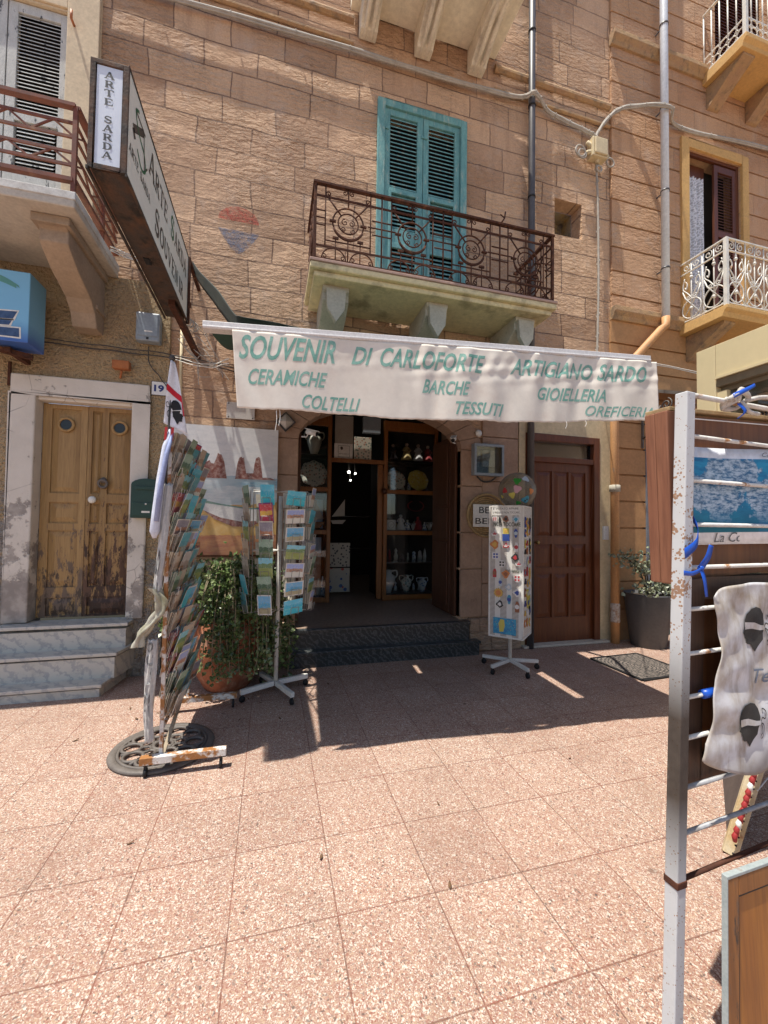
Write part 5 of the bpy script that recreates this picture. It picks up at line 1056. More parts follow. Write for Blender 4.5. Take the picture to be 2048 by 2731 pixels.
# ================================================================ THINGS IN THE SHOP WINDOW AND INSIDE
m_cer = pmat('cream ceramic', (.56, .52, .42), (.48, .43, .33), 5, .3); 
def deco(name, base, c1, c2): 
    b = NB(name); v = b.coord(); vo = b.n('TexVoronoi'); b.put(vo.inputs['Vector'], v); vo.inputs['Scale'].default_value = 26
    m = b.math('LESS_THAN', vo.outputs['Distance'], .38); k = b.math('GREATER_THAN', b.sep(vo.outputs['Color'])[0], .5); return b.fin(b.mix(b.math('MULTIPLY', m, .8), base, b.mix(k, c1, c2)), .25)
m_dec = deco('painted majolica', (.58, .55, .46), (.10, .18, .16), (.40, .16, .10)); m_decy = deco('yellow majolica', (.60, .46, .10), (.50, .30, .05), (.62, .55, .30)); m_decb = deco('blue majolica', (.6, .6, .58), (.06, .12, .3), (.12, .22, .4))
sy = SY+.14
def jug(x, z, h, m, label):
    t = thing('jug', (x, sy, z), label, 'jug'); mb = MB(); k = h/.36
    mb.lathe([(0, 0), (.05*k, 0), (.075*k, .08*k), (.115*k, .20*k), (.105*k, .27*k), (.055*k, .30*k), (.06*k, .36*k), (.05*k, .36*k), (.045*k, .30*k)], (x, sy, z), 20); mb.build('body', m, t)
    for s_ in (-1, 1): mb = MB(); mb.tube(bez([(x+s_*.055*k, sy, z+.34*k), (x+s_*.135*k, sy, z+.35*k), (x+s_*.15*k, sy, z+.28*k), (x+s_*.105*k, sy, z+.22*k)], 5), .012*k, 6); mb.build('handle', m, t)
jug(.585, 2.502, .34, m_cer, 'two handled pottery jug on the upper left window shelf')
def plate(x, z, r_, m, label, scallop=0):
    mb = MB(); n = 40; rings = ((0, .012), (.55, .012), (.66, .0), (1., -.015), (1., -.005), (.66, .012), (0, .022)); vs = []; fs = []
    for q, d in rings:
        for i in range(n): a = 2*PI*i/n; rr = r_*q*(1+(scallop*math.cos(a*8) if q == 1. else 0)); vs.append((x+rr*math.cos(a), sy+d+.10*rr*math.sin(a)/r_*.6, z+r_+rr*math.sin(a)))
    for k in range(len(rings)-1):
        for i in range(n): j = (i+1) % n; fs.append((k*n+i, k*n+j, (k+1)*n+j, (k+1)*n+i))
    mb.add(vs, fs, True); o = mb.build('plate', m); tag(o, label, 'plate')
plate(.585, 2.032, .195, m_dec, 'large scalloped ceramic plate below the jug in the left window', .05); plate(1.83, 2.032, .155, m_dec, 'pale patterned plate in the right window, left of the yellow one'); plate(2.19, 2.032, .165, m_decy, 'yellow majolica plate in the right window', .03)
def doll(x, z, h, dress, body, label, name='figurine'):
    t = thing(name, (x, sy, z), label, 'figurine'); mb = MB(); mb.lathe([(0, 0), (.34*h, 0), (.30*h, .12*h), (.16*h, .48*h), (.11*h, .56*h), (.15*h, .66*h), (.13*h, .74*h), (.05*h, .79*h), (0, .79*h)], (x, sy, z), 14)
    for s_ in (-1, 1): mb.tube([(x+s_*.13*h, sy, z+.70*h), (x+s_*.24*h, sy-.03*h, z+.55*h), (x+s_*.08*h, sy-.14*h, z+.48*h)], .045*h, 6)
    mb.build('dress', dress, t); mb = MB(); mb.sphere((x, sy, z+.88*h), .11*h, 12); mb.build('head', body, t)
m_skin = flat('painted skin', (.5, .32, .24)); m_redc = flat('red cloth', (.32, .03, .03)); m_goldc = flat('ochre cloth', (.42, .30, .12)); m_wc = flat('white cloth', (.55, .52, .48)); m_dk = flat('dark cloth', (.05, .04, .04)); m_met = flat('shiny metal', (.6, .6, .6), .2, .5, .9)
for x, h, d_, lb in ((1.78, .24, m_dk, 'dark dressed doll at the left of the upper right window shelf'), (2.00, .27, m_goldc, 'doll in an ochre gown on the upper right window shelf'), (2.19, .26, m_wc, 'doll in a plain pale tunic on the upper right window shelf'), (2.35, .25, m_redc, 'doll in a white and red dress at the right of the upper shelf')): doll(x, 2.502, h, d_, m_skin, lb)
doll(1.92, 1.422, .24, m_wc, m_wc, 'tall white figurine with a red necklace on the middle shelf'); doll(2.20, 1.422, .21, m_redc, m_redc, 'red figurine on the middle window shelf')
for x, h, mm, lb in ((2.03, .16, m_decb, 'blue and white ceramic figurine between the white and red ones'), (2.31, .13, m_decb, 'small blue ceramic figurine beside the teapot')): doll(x, 1.422, h, mm, m_wc, lb)
jug(2.39, 1.422, .12, m_wc, 'tiny pale pot at the right end of the middle shelf'); jug(2.12, 1.422, .10, m_wc, 'tiny white pot in front of the red figurine')
CK = thing('clock', (1.74, sy-.08, 1.422), 'square white desk clock on the middle window shelf', 'clock'); mb = MB(); mb.box(1.665, 1.815, sy-.09, sy-.05, 1.422, 1.575); mb.build('case', m_wc, CK, bevel=.01)
mb = MB(); mb.tube(circ((1.74, 1.498), .05, lambda a, b: (a, sy-.092, b), 20), .003, 4, True); mb.beam((1.74, sy-.094, 1.498), (1.775, sy-.094, 1.515), .006, .003); mb.beam((1.74, sy-.094, 1.498), (1.725, sy-.094, 1.47), .006, .003); mb.build('hand', m_wire, CK)
solo('fabric_strip', lambda mb: mb.box(1.68, 1.80, sy+.15, sy+.16, 1.60, 1.96), pmat('greenish card', (.33, .36, .33), (.28, .31, .29), 6, .8), 'greenish hanging card at the left of the middle window shelf', 'card')
solo('bead_necklace', lambda mb: [mb.sphere((2.20+.13*math.sin(t), sy+.1, 1.90-.16*math.cos(t*.5)**2-.02), .012, 6) for t in [(-2.6+.26*i) for i in range(21)]], m_redc, 'red bead necklace hanging in the right window', 'necklace', 0)
mb = MB(); rg = random.Random(5)
for k in range(7): x = 1.70+.1*k; mb.add([(x-.04, sy-.1, .932), (x+.07, sy-.1, .934), (x+.08, sy+.05, .95), (x-.02, sy+.05, .955)], [(0, 1, 2, 3)])
tag(mb.build('knife_tray', m_met, solid=.004), 'row of shiny blades laid on the lower window shelf', 'knives')
for i, (x, h, mm, lb) in enumerate(((1.73, .34, m_wc, 'white bottle shaped figurine in the lower right window corner'), (2.02, .26, m_dec, 'patterned vase in the middle of the bottom window shelf'), (2.28, .22, m_decb, 'dark blue vase at the right of the bottom window shelf'))): jug(x, .472, h, mm, lb)
rg = random.Random(31); xs_ = [(x, z) for z in (.472, .942, 1.422, 2.032) for x in (1.70, 1.80, 1.90, 2.00, 2.10, 2.20, 2.30, 2.38) if not (1.4 < z < 1.5 and x < 1.85)]
for i, (x, z) in enumerate(xs_):
    t = thing('trinket', (x, sy+.17, z), 'small %s trinket in the back row of the %s right window shelf' % (rg.choice(('pale', 'dark', 'reddish')), 'bottom' if z < .6 else 'lower' if z < 1.2 else 'middle' if z < 1.6 else 'plate'), 'trinket', 'trinkets in the back rows of the right window'); h = rg.uniform(.10, .20); mm = rg.choice((m_wc, m_dk, m_redc, m_decb, m_goldc, m_cer)); mb = MB(); r_ = rg.uniform(.02, .04)
    mb.lathe([(0, 0), (r_, 0), (r_*rg.uniform(.6, 1.3), h*.35), (r_*rg.uniform(.3, .8), h*.62), (r_*rg.uniform(.4, .9), h*.8), (0, h)], (x, sy+.17, z), 12); mb.build('figure', mm, t)
for i, x in enumerate((.44, .52, .60, .68, .74)):
    t = thing('bottle', (x, sy-.02, .472), 'slim glass bottle in the row at the foot of the left window', 'bottle', 'bottles in the left shop window'); h = .24+.03*(i % 3); mb = MB(); mb.lathe([(0, 0), (.028, 0), (.028, h*.6), (.010, h*.8), (.010, h), (0, h)], (x, sy-.02, .472), 12); mb.build('glass', (m_cer, m_decb, m_wc)[i % 3], t)
# left window lower: ship model, framed print
SH = thing('ship_model', (.6, sy, 1.422), 'pale model boat with glassy sails behind the postcard stand', 'model boat'); mb = MB(); mb.prism([(.44, 1.52), (.50, 1.43), (.68, 1.43), (.76, 1.53)], XZ(sy-.04), 0, .08); mb.build('hull', m_shop, SH, bevel=.01)
mb = MB(); mb.tube([(.58, sy, 1.5), (.58, sy, 1.9)], .006, 6); mb.add([(.59, sy, 1.55), (.74, sy, 1.57), (.60, sy, 1.88)], [(0, 1, 2)]); mb.add([(.57, sy, 1.55), (.45, sy, 1.57), (.575, sy, 1.80)], [(0, 1, 2)]); mb.build('sail', m_wc, SH)
solo('framed_print', lambda mb: mb.box(.44, .74, sy+.1, sy+.12, 1.43, 1.86), card_mat('pale blue print', None, (.28, .42, .56), (.24, .36, .5), (.2, .32, .45), .5, .3, .4), 'pale blue framed print in the left window', 'print')
solo('framed_print', lambda mb: mb.box(.44, .72, sy+.06, sy+.08, .475, 1.30), card_mat('brown print', None, (.18, .26, .36), (.25, .13, .07), (.2, .09, .05), .75, .8, .6), 'tall brown and blue print in the lower left window', 'print')
# over the door: notice, tile picture, blue box
solo('stone_slab', lambda mb: mb.box(.88, 1.15, SY+.10, SY+.14, 2.68, 3.1), pmat('pale board', (.36, .32, .27), (.3, .26, .22), 5, .8), 'pale board standing above the shop door', 'board')
NT = thing('notice', (1.0, SY+.05, 2.455), 'white notice with a small emblem above the shop door', 'notice'); mb = MB(); mb.box(.865, 1.135, SY+.04, SY+.05, 2.455, 2.675); NO = mb.build('card', m_paper, NT)
mb = MB(); framed(mb, .92, 1.09, 2.475, 2.645, SY+.037, SY+.0395, .004); put_text(mb, 'ARTE SARDA', lambda u, v: (.93+.15*u, SY+.0385, 2.515+.018*v)); moor(mb, lambda a, b, d: (.945+.05*a, SY+.0385-d*.1, 2.575+.055*b), -1, 0, 0); mb.build('lettering', m_wire, NO)
solo('tile_picture', lambda mb: mb.box(1.16, 1.42, SY+.05, SY+.07, 2.455, 2.79), m_dec, 'flower painted tile picture above the shop door', 'tile picture')
solo('breaker_box', lambda mb: mb.box(1.29, 1.56, SY+.05, SY+.14, 2.86, 3.1), m_grey, 'blue grey box at the top of the shopfront', 'box', .008)
for x, z, lb in ((.90, .82, 'black and white tile picture inside the shop door, upper one'), (.90, .42, 'white tile board with blue and red animals inside the door')):
    b = NB('tile print'); v = b.coord(); vo = b.n('TexVoronoi'); b.put(vo.inputs['Vector'], v); vo.inputs['Scale'].default_value = 11 if z < .5 else 20
    k = b.math('GREATER_THAN', b.sep(vo.outputs['Color'])[0], .5); mm = b.fin(b.mix(b.math('LESS_THAN', vo.outputs['Distance'], .32), (.42, .39, .33), b.mix(k, (.03, .08, .25), (.40, .05, .04)) if z < .5 else (.05, .05, .06)), .5)
    solo('tile_board', lambda mb: mb.box(x, x+.33, SY+.62, SY+.65, z, z+.38), mm, lb, 'tile picture')
for x, z, r_, lb in ((1.37, 2.46, .026, 'lit shop spotlight, left of the three'), (1.49, 2.44, .018, 'lit shop spotlight, right of the three'), (1.40, 2.31, .016, 'lit shop spotlight, lowest of the three')):
    t = thing('spotlight', (x, 7.5, z), lb, 'lamp'); mb = MB(); mb.sphere((x, 7.5, z), r_, 12); mb.build('bulb', emit('lit bulb', (1, .95, .85), 7), t); mb = MB(); mb.tube([(x, 7.52, z+.02), (x, 7.6, z+.2), (x, 7.6, 3.2)], .01, 6); mb.build('arm', m_wire, t)
for z, lb in ((1.66, 'upper'), (1.0, 'lower')): solo('shelf_rail', lambda mb: mb.beam((1.2, 8.4, z), (2.0, 8.4, z), .02, .02), m_met, lb+' steel shelf rail deep inside the dark shop', 'shelf', 0)
solo('model_boat', lambda mb: (mb.add([(.98, 6.9, 1.62), (1.2, 6.9, 1.64), (1.20, 6.9, 1.92)], [(0, 1, 2)]), mb.prism([(.96, 1.56), (1.0, 1.50), (1.16, 1.50), (1.22, 1.57)], XZ(6.88), 0, .04)), m_wc, 'white sailing boat model just inside the shop door', 'model boat', 0)
# ================================================================ POSTCARDS
CARDS = [card_mat('sea postcard', (.74, .73, .69), (.10, .32, .58), (.05, .28, .45), (.30, .27, .16), .58, 1.), card_mat('beach postcard', None, (.08, .38, .62), (.02, .33, .45), (.02, .36, .44), .70, 2.), card_mat('rock postcard', (.72, .70, .66), (.22, .28, .52), (.32, .16, .10), (.55, .52, .46), .62, 3.),
         card_mat('hill postcard', None, (.16, .42, .66), (.09, .17, .06), (.22, .26, .07), .72, 4.), card_mat('dusk postcard', (.70, .64, .56), (.20, .18, .22), (.33, .13, .06), (.08, .05, .05), .5, 5.), card_mat('green postcard', None, (.20, .30, .22), (.035, .09, .05), (.10, .14, .06), .62, 6.),
         card_mat('sand postcard', None, (.40, .33, .25), (.30, .20, .13), (.44, .33, .22), .5, 7.), card_mat('teal postcard', None, (.04, .24, .30), (.02, .18, .24), (.12, .16, .14), .6, 8.), card_mat('grey postcard', None, (.32, .30, .28), (.22, .18, .15), (.14, .11, .09), .55, 9.), card_mat('red postcard', (.22, .05, .20), (.42, .03, .04), (.60, .30, .03), (.30, .02, .05), .6, 10.)]
m_edge = pmat('yellowed card edge', (.78, .72, .60), (.62, .56, .45), 8, .7)
def card_mesh(wd, h, m, name='postcard'):
    mb = MB(); mb.box(-wd/2, wd/2, -.0011, .0011, 0, h); o = mb.build(name, [m, m_edge], base=(0, 0, 0))
    for p in o.data.polygons: p.material_index = 0 if p.normal.y < -.9 else 1
    return o
protoP = [card_mesh(.104, .150, m) for m in CARDS]; protoL = [card_mesh(.150, .104, m) for m in CARDS]; bigP = [card_mesh(.118, .168, m) for m in CARDS]; bigL = [card_mesh(.172, .120, m) for m in CARDS]
GRACK = 'postcards in the tall rack'; GSPIN = 'postcards in the revolving stand'
def place(src, loc, rot, label, group):
    c = src.copy(); COL.objects.link(c); c.location = loc; c.rotation_euler = rot; tag(c, label, 'postcard', group); return c
# ---- tall two-post rack, seen almost edge on, pockets facing right
RK = thing('postcard_rack', (-.58, 3.2, 0), 'tall rusty white wire rack crammed with postcards on wheels, left foreground', 'card rack')
y0, y1, xr = 2.775, 3.60, -.605
for y in (y0, y1): mb = MB(); mb.beam((xr, y, .10), (xr, y, 2.04), .022, .022); mb.build('post', m_flakewhite, RK, bevel=.002)
for z in (.26, 1.0, 2.03): mb = MB(); mb.beam((xr, y0+.012, z), (xr, y1-.012, z), .018, .018); mb.build('crossbar', m_flakewhite, RK)
def stack_mesh(ms, seed):
    r_ = random.Random(seed); mb = MB()
    for k in range(8):
        mb.m = 1; dy = r_.uniform(-.012, .012); a = R(8+1.3*k+r_.uniform(-1, 1.5)); h = r_.choice((.15, .15, .15, .146)); x_ = .104/2; y_ = .036-.0062*k
        q = [(-x_+dy, y_, 0), (x_+dy, y_, 0), (x_+dy, y_-h*math.sin(a), h*math.cos(a)), (-x_+dy, y_-h*math.sin(a), h*math.cos(a))]
        mb.add(q+[(p[0], p[1]+.0019, p[2]) for p in q], [(4, 5, 6, 7), (0, 1, 5, 4), (1, 2, 6, 5), (2, 3, 7, 6), (3, 0, 4, 7)]); mb.m = 0; mb.add(q, [(3, 2, 1, 0)])
    return mb.build('postcard_stack', ms, base=(0, 0, 0))
stacks = [stack_mesh([m, m_edge], 50+i) for i, m in enumerate(CARDS)]
GST = 'stacks of postcards in the tall rack'
for y, x0, x1 in ((y0-.03, -.71, -.235), (y1+.0, -.71, -.235)):
    mb = MB(); mb.box(x0, x1, y-.022, y+.022, .075, .118); f_ = mb.build('foot', m_flakewhite, RK, bevel=.003)
    for x in (x0+.03, x1-.03):
        mb = MB(); mb.tube([(x-.008, y, .026), (x+.008, y, .026)], .026, 12); mb.beam((x, y, .03), (x, y, .074), .026, .014); mb.build('caster', m_black, f_)
rows, cols = 14, 9; rg = random.Random(21); pz_ = []
for i in range(rows):
    z = .30+i*.1235; mb = MB()
    for k in range(2): mb.tube([(xr+.012+.045*k, y0+.02, z+.05*k), (xr+.012+.045*k, y1-.02, z+.05*k)], .0024, 4)
    for j in range(cols+1): y = y0+.045+j*(y1-y0-.09)/cols; mb.tube([(xr+.01, y, z+.08), (xr+.012, y, z), (xr+.058, y, z), (xr+.064, y, z+.055)], .0022, 4)
    mb.build('wire_shelf', m_flakewhite, RK)
    for j in range(cols):
        y = y0+.045+(j+.5)*(y1-y0-.09)/cols
        if rg.random() < .05: continue
        st_ = place(rg.choice(stacks), (xr+.012, y+rg.uniform(-.01, .01), z+.004), (0, 0, PI/2+R(rg.uniform(-9, -1))), 'stack of postcards behind the front card in a rack pocket', GST); st_['category'] = 'postcard stack'
        for q in range(1 if rg.random() < .48 else 0):
            src = rg.choice(protoP if rg.random() < .85 else protoL); tilt = R(rg.uniform(18, 23))
            yw = PI/2+R(rg.uniform(-22, -6))
            # card lies against the wire: faces +X (its -Y side turned to +X), leaning forward at the top
            place(src, (xr+.050+rg.uniform(-.004, .004), y+rg.uniform(-.014, .014), z+.006), (Matrix.Rotation(yw, 4, 'Z') @ Matrix.Rotation(tilt, 4, 'X')).to_euler(), 'postcard standing in a wire pocket of the tall rusty rack', GRACK)
# hung on the near post
def hang(name, pts, wfn, m, label, cat, nu=8, nv=40):
    """narrow cloth following pts (top to bottom); wfn(t)=half width"""
    P = bez(pts, 10); n = len(P)-1; mb = MB()
    def fn(u, t):
        i = min(int(t*n), n-1); p = P[i].lerp(P[i+1], t*n-i); a = (u-.5)*2; w_ = wfn(t)
        return p+Vector((a*w_*.75, -.022*math.cos(a*PI*.5)-.008*math.sin(a*9+t*14)+.02, .006*math.sin(a*7+t*9)))
    mb.grid(fn, nu, nv); o = mb.build(name, m, solid=.002); tag(o, label, cat); return o, fn
m_cloth = pmat('translucent white cloth', (.58, .57, .54), (.46, .45, .43), 4, .8, (8, .4, .02), patch=((.32, .30, .27), 5, .55, .75))
hg, fn = hang('hanging_banner', [(-.605, 2.745, 1.73), (-.625, 2.74, 1.40), (-.645, 2.735, 1.15), (-.64, 2.735, 1.02)], lambda t: .034-.006*t, m_cloth, 'white printed cloth hanging from the near post of the postcard rack, upper one', 'banner')
hg2, fn2 = hang('hanging_banner', [(-.665, 2.735, .80), (-.668, 2.73, .60), (-.675, 2.73, .40), (-.665, 2.73, .20)], lambda t: .038+.005*math.sin(t*6), m_cloth, 'white cloth with big grey letters on the rack post, lower one', 'banner')
mb = MB()
for k, c in enumerate('OUTLET'): put_text(mb, c, lambda u, v: Vector(fn2(.12+.55*v, (.02+k*.125)+.10*u))+Vector((0, -.004, 0)), bold=.03)
for o_ in (hg2,): mb.build('lettering', flat('grey print', (.20, .20, .20)), o_)
mb = MB(); put_text(mb, 'O', lambda u, v: Vector(fn(.0+.6*v, .42+.2*u))+Vector((0, -.004, 0)), bold=.04); put_text(mb, 'T', lambda u, v: Vector(fn(.1+.5*v, .70+.16*u))+Vector((0, -.004, 0)), bold=.03); mb.build('lettering', bpy.data.materials['grey print'], hg)
mb = MB(); mb.tube([(-.60, 2.75, 2.06), (-.625, 2.74, 1.95), (-.645, 2.735, 1.75), (-.66, 2.735, 1.55), (-.668, 2.735, 1.44), (-.668, 2.735, 1.40)], .03, 10, rs=[.010, .017, .022, .026, .027, .010]); mb.m = 1; mb.tube([(-.585, 2.74, 2.04), (-.612, 2.722, 1.90), (-.636, 2.712, 1.72), (-.655, 2.712, 1.50)], .012, 6, rs=[.008, .014, .016, .014])
tag(mb.build('rolled_flag', [pmat('white blue cloth', (.62, .65, .74), (.5, .54, .66), 4, .8), pmat('pale blue cloth', (.30, .35, .55), (.24, .28, .46), 5, .8)]), 'rolled blue and white cloth tied to the rack post under the flag', 'rolled cloth')
mb = MB()
def crum(u, t): a = 2*PI*u; r_ = .024*(1+.5*math.sin(a*3+t*9)+.3*math.sin(a*5-t*17)); return (-.66+r_*math.cos(a)+.05*math.sin(t*5)-.03*t, 2.74+r_*math.sin(a)*.6, 1.10-.34*t)
mb.grid(crum, 22, 16); tag(mb.build('plastic_bag', pmat('crumpled dirty plastic', (.42, .40, .34), (.24, .22, .13), 9, .4)), 'crumpled dirty plastic tied to the middle of the rack post', 'plastic bag')
mb = MB(); mb.beam((-.60, 2.79, .09), (-.50, 3.52, .62), .022, .012); tag(mb.build('wooden_lath', pmat('pale lath', (.36, .29, .2), (.26, .2, .14), 8, .8)), 'pale lath leaning in the foot of the postcard rack', 'lath')
# small island flag on a pole at the top of the rack
FL = thing('flag', (-.60, 2.76, 2.0), 'white flag with red band and black bandaged head on the rack', 'flag')
mb = MB(); mb.tube([(-.625, 2.765, 1.5), (-.607, 2.765, 2.52)], .007, 8); mb.sphere((-.607, 2.765, 2.505), .019, 10); mb.build('pole', m_wire, FL)
def flg(u, t, o=0.): # u across, t down
    w_ = .020+.118*t**.85; x = -.614+.022*t*0-.030*t+w_*u; return (x, 2.757-.012*math.sin(u*5+t*4)-.004*t-o, 2.485-.385*t-.065*u*t)
mb = MB(); mb.grid(lambda u, t: flg(u, t), 10, 30); FC = mb.build('cloth', pmat('flag white', (.74, .74, .76), (.64, .65, .70), 5, .8), FL, solid=.001)
mb = MB(); mb.grid(lambda u, t: flg(u, .38+.10*t+.10*u, .003), 8, 4); mb.grid(lambda u, t: flg(.93+.07*u, .50+.26*t, .003), 3, 6); mb.build('red_band', flat('flag red', (.50, .015, .03), .8), FC)
mb = MB(); moor(mb, lambda a, b, d: flg(.16+.80*a, .93-.36*b, .004+d*.6), -1); mb.build('emblem', [flat('flag black', (.015, .015, .016), .8), flat('flag band white', (.7, .7, .7), .8)], FC)
mb = MB()
for x in (-.625, -.590): mb.beam((x, 2.735, 1.99), (x+.004, 2.735, 2.07), .008, .014)
mb.build('clothes_peg', flat('red peg', (.45, .03, .03)), FL)
# cast iron disc under the rack
mb = MB(); c = (-.655, 3.06); f = lambda z: (lambda a, b: (a, b, z))
mb.lathe([(.268, 0), (.31, 0), (.315, .008), (.305, .020), (.278, .022), (.268, .015)], (*c, .003), 48)
for k in range(10):
    a = 2*PI*k/10; p = (c[0]+.185*math.cos(a), c[1]+.185*math.sin(a)); mb.tube(circ(p, .058, f(.020), 14), .0105, 6, True)
    q = (c[0]+.105*math.cos(a+.31), c[1]+.105*math.sin(a+.31)); mb.tube(circ(q, .036, f(.020), 12), .009, 6, True)
    mb.tube([(c[0]+.24*math.cos(a+.31), c[1]+.24*math.sin(a+.31), .018), (c[0]+.14*math.cos(a+.31), c[1]+.14*math.sin(a+.31), .020)], .010, 6)
mb.tube(circ(c, .058, f(.022), 20), .012, 6, True); mb.tube(circ(c, .258, f(.016), 40), .010, 6, True)
tag(mb.build('iron_base', m_iron), 'round openwork cast iron disc lying under the postcard rack', 'iron disc')

m_hold = pmat('thin dull wire', (.34, .33, .31), (.25, .23, .2), 30, .5)
# ---- revolving stand by the steps
SP = thing('postcard_stand', (.07, 3.80, 0), 'white revolving postcard stand on four wheels left of the dark steps', 'card stand'); c = Vector((.07, 3.80, 0))
mb = MB(); mb.tube([c+Vector((0, 0, .09)), c+Vector((.012, 0, 1.74))], .019, 10); mb.build('pole', m_whiteiron, SP)
for k in range(4):
    a = R(-155+90*k); d = Vector((math.cos(a), math.sin(a), 0)); mb = MB(); mb.beam(c+d*.02+Vector((0, 0, .095)), c+d*.315+Vector((0, 0, .085)), .034, .040); lg = mb.build('leg', m_whiteiron, SP, bevel=.003)
    e = c+d*.30; t_ = Vector((-d.y, d.x, 0)); mb = MB(); mb.tube([e+t_*.008+Vector((0, 0, .026)), e-t_*.008+Vector((0, 0, .026))], .026, 12); mb.beam(e+Vector((0, 0, .03)), e+Vector((0, 0, .07)), .022, .018); mb.build('caster', m_black, lg)
seq = {0: [1, 2, 0, 3, 2, 0, 1], 7: [1, 9, 4, 5, 3, 5, 0], 6: [5, 8, 3, 6, 8, 1, 7], 1: [2, 1, 7, 2, 5, 3, 2]}
for k in range(8):
    a = R(-90+25+45*k); d = Vector((math.cos(a), math.sin(a), 0)); t_ = Vector((-d.y, d.x, 0)); mb = MB()
    for z0 in (0, .148): pass
    for sx in (-.035, .035): mb.tube([c+d*.252+t_*sx+Vector((0, 0, .74)), c+d*.252+t_*sx+Vector((0, 0, 1.78))], .003, 4)
    for i in range(7):
        z = .745+i*.150; 
        for sx in (-.035, .035): mb.tube([c+d*.255+t_*sx+Vector((0, 0, z)), c+d*.315+t_*sx+Vector((0, 0, z)), c+d*.328+t_*sx+Vector((0, 0, z+.06))], .0026, 4)
        mb.tube([c+d*.328+t_*-.035+Vector((0, 0, z+.06)), c+d*.328+t_*.035+Vector((0, 0, z+.06))], .0026, 4)
        ci = seq.get(k, [(i*3+k*2) % 10 for i in range(7)])[6-i]; land = k in (0, 2, 4) or (k == 1 and i % 2)
        pr_ = (bigL if land else bigP)[ci]; col_ = {0: 'front', 7: 'front left', 1: 'right hand', 6: 'left hand'}.get(k, 'rear'); lbn = ('bottom', 'second lowest', 'third lowest', 'middle', 'third highest', 'second highest', 'top')[i]
        place(pr_, c+d*(.292+rg.uniform(-.004, .004))+Vector((0, 0, z+.004)), (Matrix.Rotation(a+PI/2, 4, 'Z') @ Matrix.Rotation(R(rg.uniform(6, 12)), 4, 'X') @ Matrix.Rotation(R(rg.uniform(-5, 5)), 4, 'Y')).to_euler(), ('%s postcard in the %s column of the revolving stand' % (lbn, col_)) if col_ != 'rear' else 'postcard in a rear column of the revolving stand', GSPIN)
    mb.build('card_holder', m_hold, SP)
mb = MB()
for z in (.74, 1.26, 1.78):
    for k in range(4): a = R(-65+45*k); d = Vector((math.cos(a), math.sin(a), 0)); mb.tube([c-d*.25+Vector((.006, 0, z)), c+d*.25+Vector((.006, 0, z))], .004, 4)
mb.build('spoke', m_whiteiron, SP)
for pr_ in protoP+protoL+bigP+bigL+stacks: bpy.data.objects.remove(pr_)

# ---- magnet stand
MS = thing('magnet_stand', (2.46, 3.88, 0), 'white perforated square stand covered with souvenir magnets by the brown door', 'display stand'); c = Vector((2.46, 3.88, 0)); Rz = Matrix.Translation(c) @ Matrix.Rotation(R(-47), 4, 'Z')
mb = MB(); mb.tube([c+Vector((0, 0, .09)), c+Vector((0, 0, 1.70))], .020, 10); mb.build('pole', m_whiteiron, MS)
for k in range(5):
    a = R(-100+72*k+14); d = Vector((math.cos(a), math.sin(a), 0)); mb = MB(); mb.beam(c+d*.02+Vector((0, 0, .095)), c+d*.30+Vector((0, 0, .082)), .030, .034); lg = mb.build('leg', m_whiteiron, MS, bevel=.003)
    e = c+d*.285; t_ = Vector((-d.y, d.x, 0)); mb = MB(); mb.tube([e+t_*.009+Vector((0, 0, .027)), e-t_*.009+Vector((0, 0, .027))], .027, 12); mb.beam(e+Vector((0, 0, .03)), e+Vector((0, 0, .07)), .022, .018); mb.build('caster', m_black, lg)
b = NB('perforated white panel'); v = b.coord(); x, y, z = b.sep(v); sc = 1/.0125; fx = b.math('ABSOLUTE', b.math('SUBTRACT', b.math('FRACT', b.math('MULTIPLY', b.math('ADD', x, b.math('MULTIPLY', y, 1.13)), sc*.72)), .5)); fz = b.math('ABSOLUTE', b.math('SUBTRACT', b.math('FRACT', b.math('MULTIPLY', z, sc)), .5))
hole = b.math('LESS_THAN', b.math('MAXIMUM', fx, fz), .27); m_perf = b.fin(b.mix(hole, (.70, .68, .63), (.24, .19, .16)), .6)
mb = MB(); mb.M = Rz; mb.box(-.17, .17, -.17, .17, .37, 1.70); mb.build('panel', m_perf, MS)
mb = MB(); mb.M = Rz
for x in (-.17, .17):
    for y in (-.17, .17): mb.box(x-.008, x+.008, y-.008, y+.008, .36, 1.71)
for z in (.36, 1.70):
    for s_ in (-.172, .172): mb.box(-.162, .162, s_-.005, s_+.005, z, z+.012); mb.box(s_-.005, s_+.005, -.162, .162, z, z+.012)
mb.build('edge', m_whiteiron, MS)
mb = MB(); mb.M = Rz; mb.box(-.15, .145, -.176, -.1735, 1.615, 1.715); mb.m = 1
put_text(mb, "E' VIETATO APRIRE", lambda u, v: (-.135+.26*u, -.1772, 1.672+.022*v)); put_text(mb, 'SI PREGA DI NON TOCCARE', lambda u, v: (-.14+.275*u, -.1772, 1.632+.020*v)); mb.build('notice_strip', [m_paper, m_wire], MS)
mb = MB(); mb.M = Rz; put_text(mb, 'NON TOCCARE', lambda u, v: (-.13+.275*u, -.1735, 1.500+.04*v), bold=.01); put_text(mb, 'non toccare', lambda u, v: (-.005+.165*u, -.1735, 1.035+.028*v), bold=.01); mb.build('lettering', flat('dark green ink', (.03, .055, .035)), MS)
mcols = {n: flat('magnet '+n, c_, .35) for n, c_ in dict(orange=(.55, .20, .06), white=(.70, .68, .66), red=(.45, .04, .05), blue=(.03, .07, .30), teal=(.05, .28, .42), black=(.03, .03, .03), gold=(.62, .38, .08), yellow=(.6, .5, .1), pale=(.45, .52, .58), brown=(.28, .10, .05)).items()}
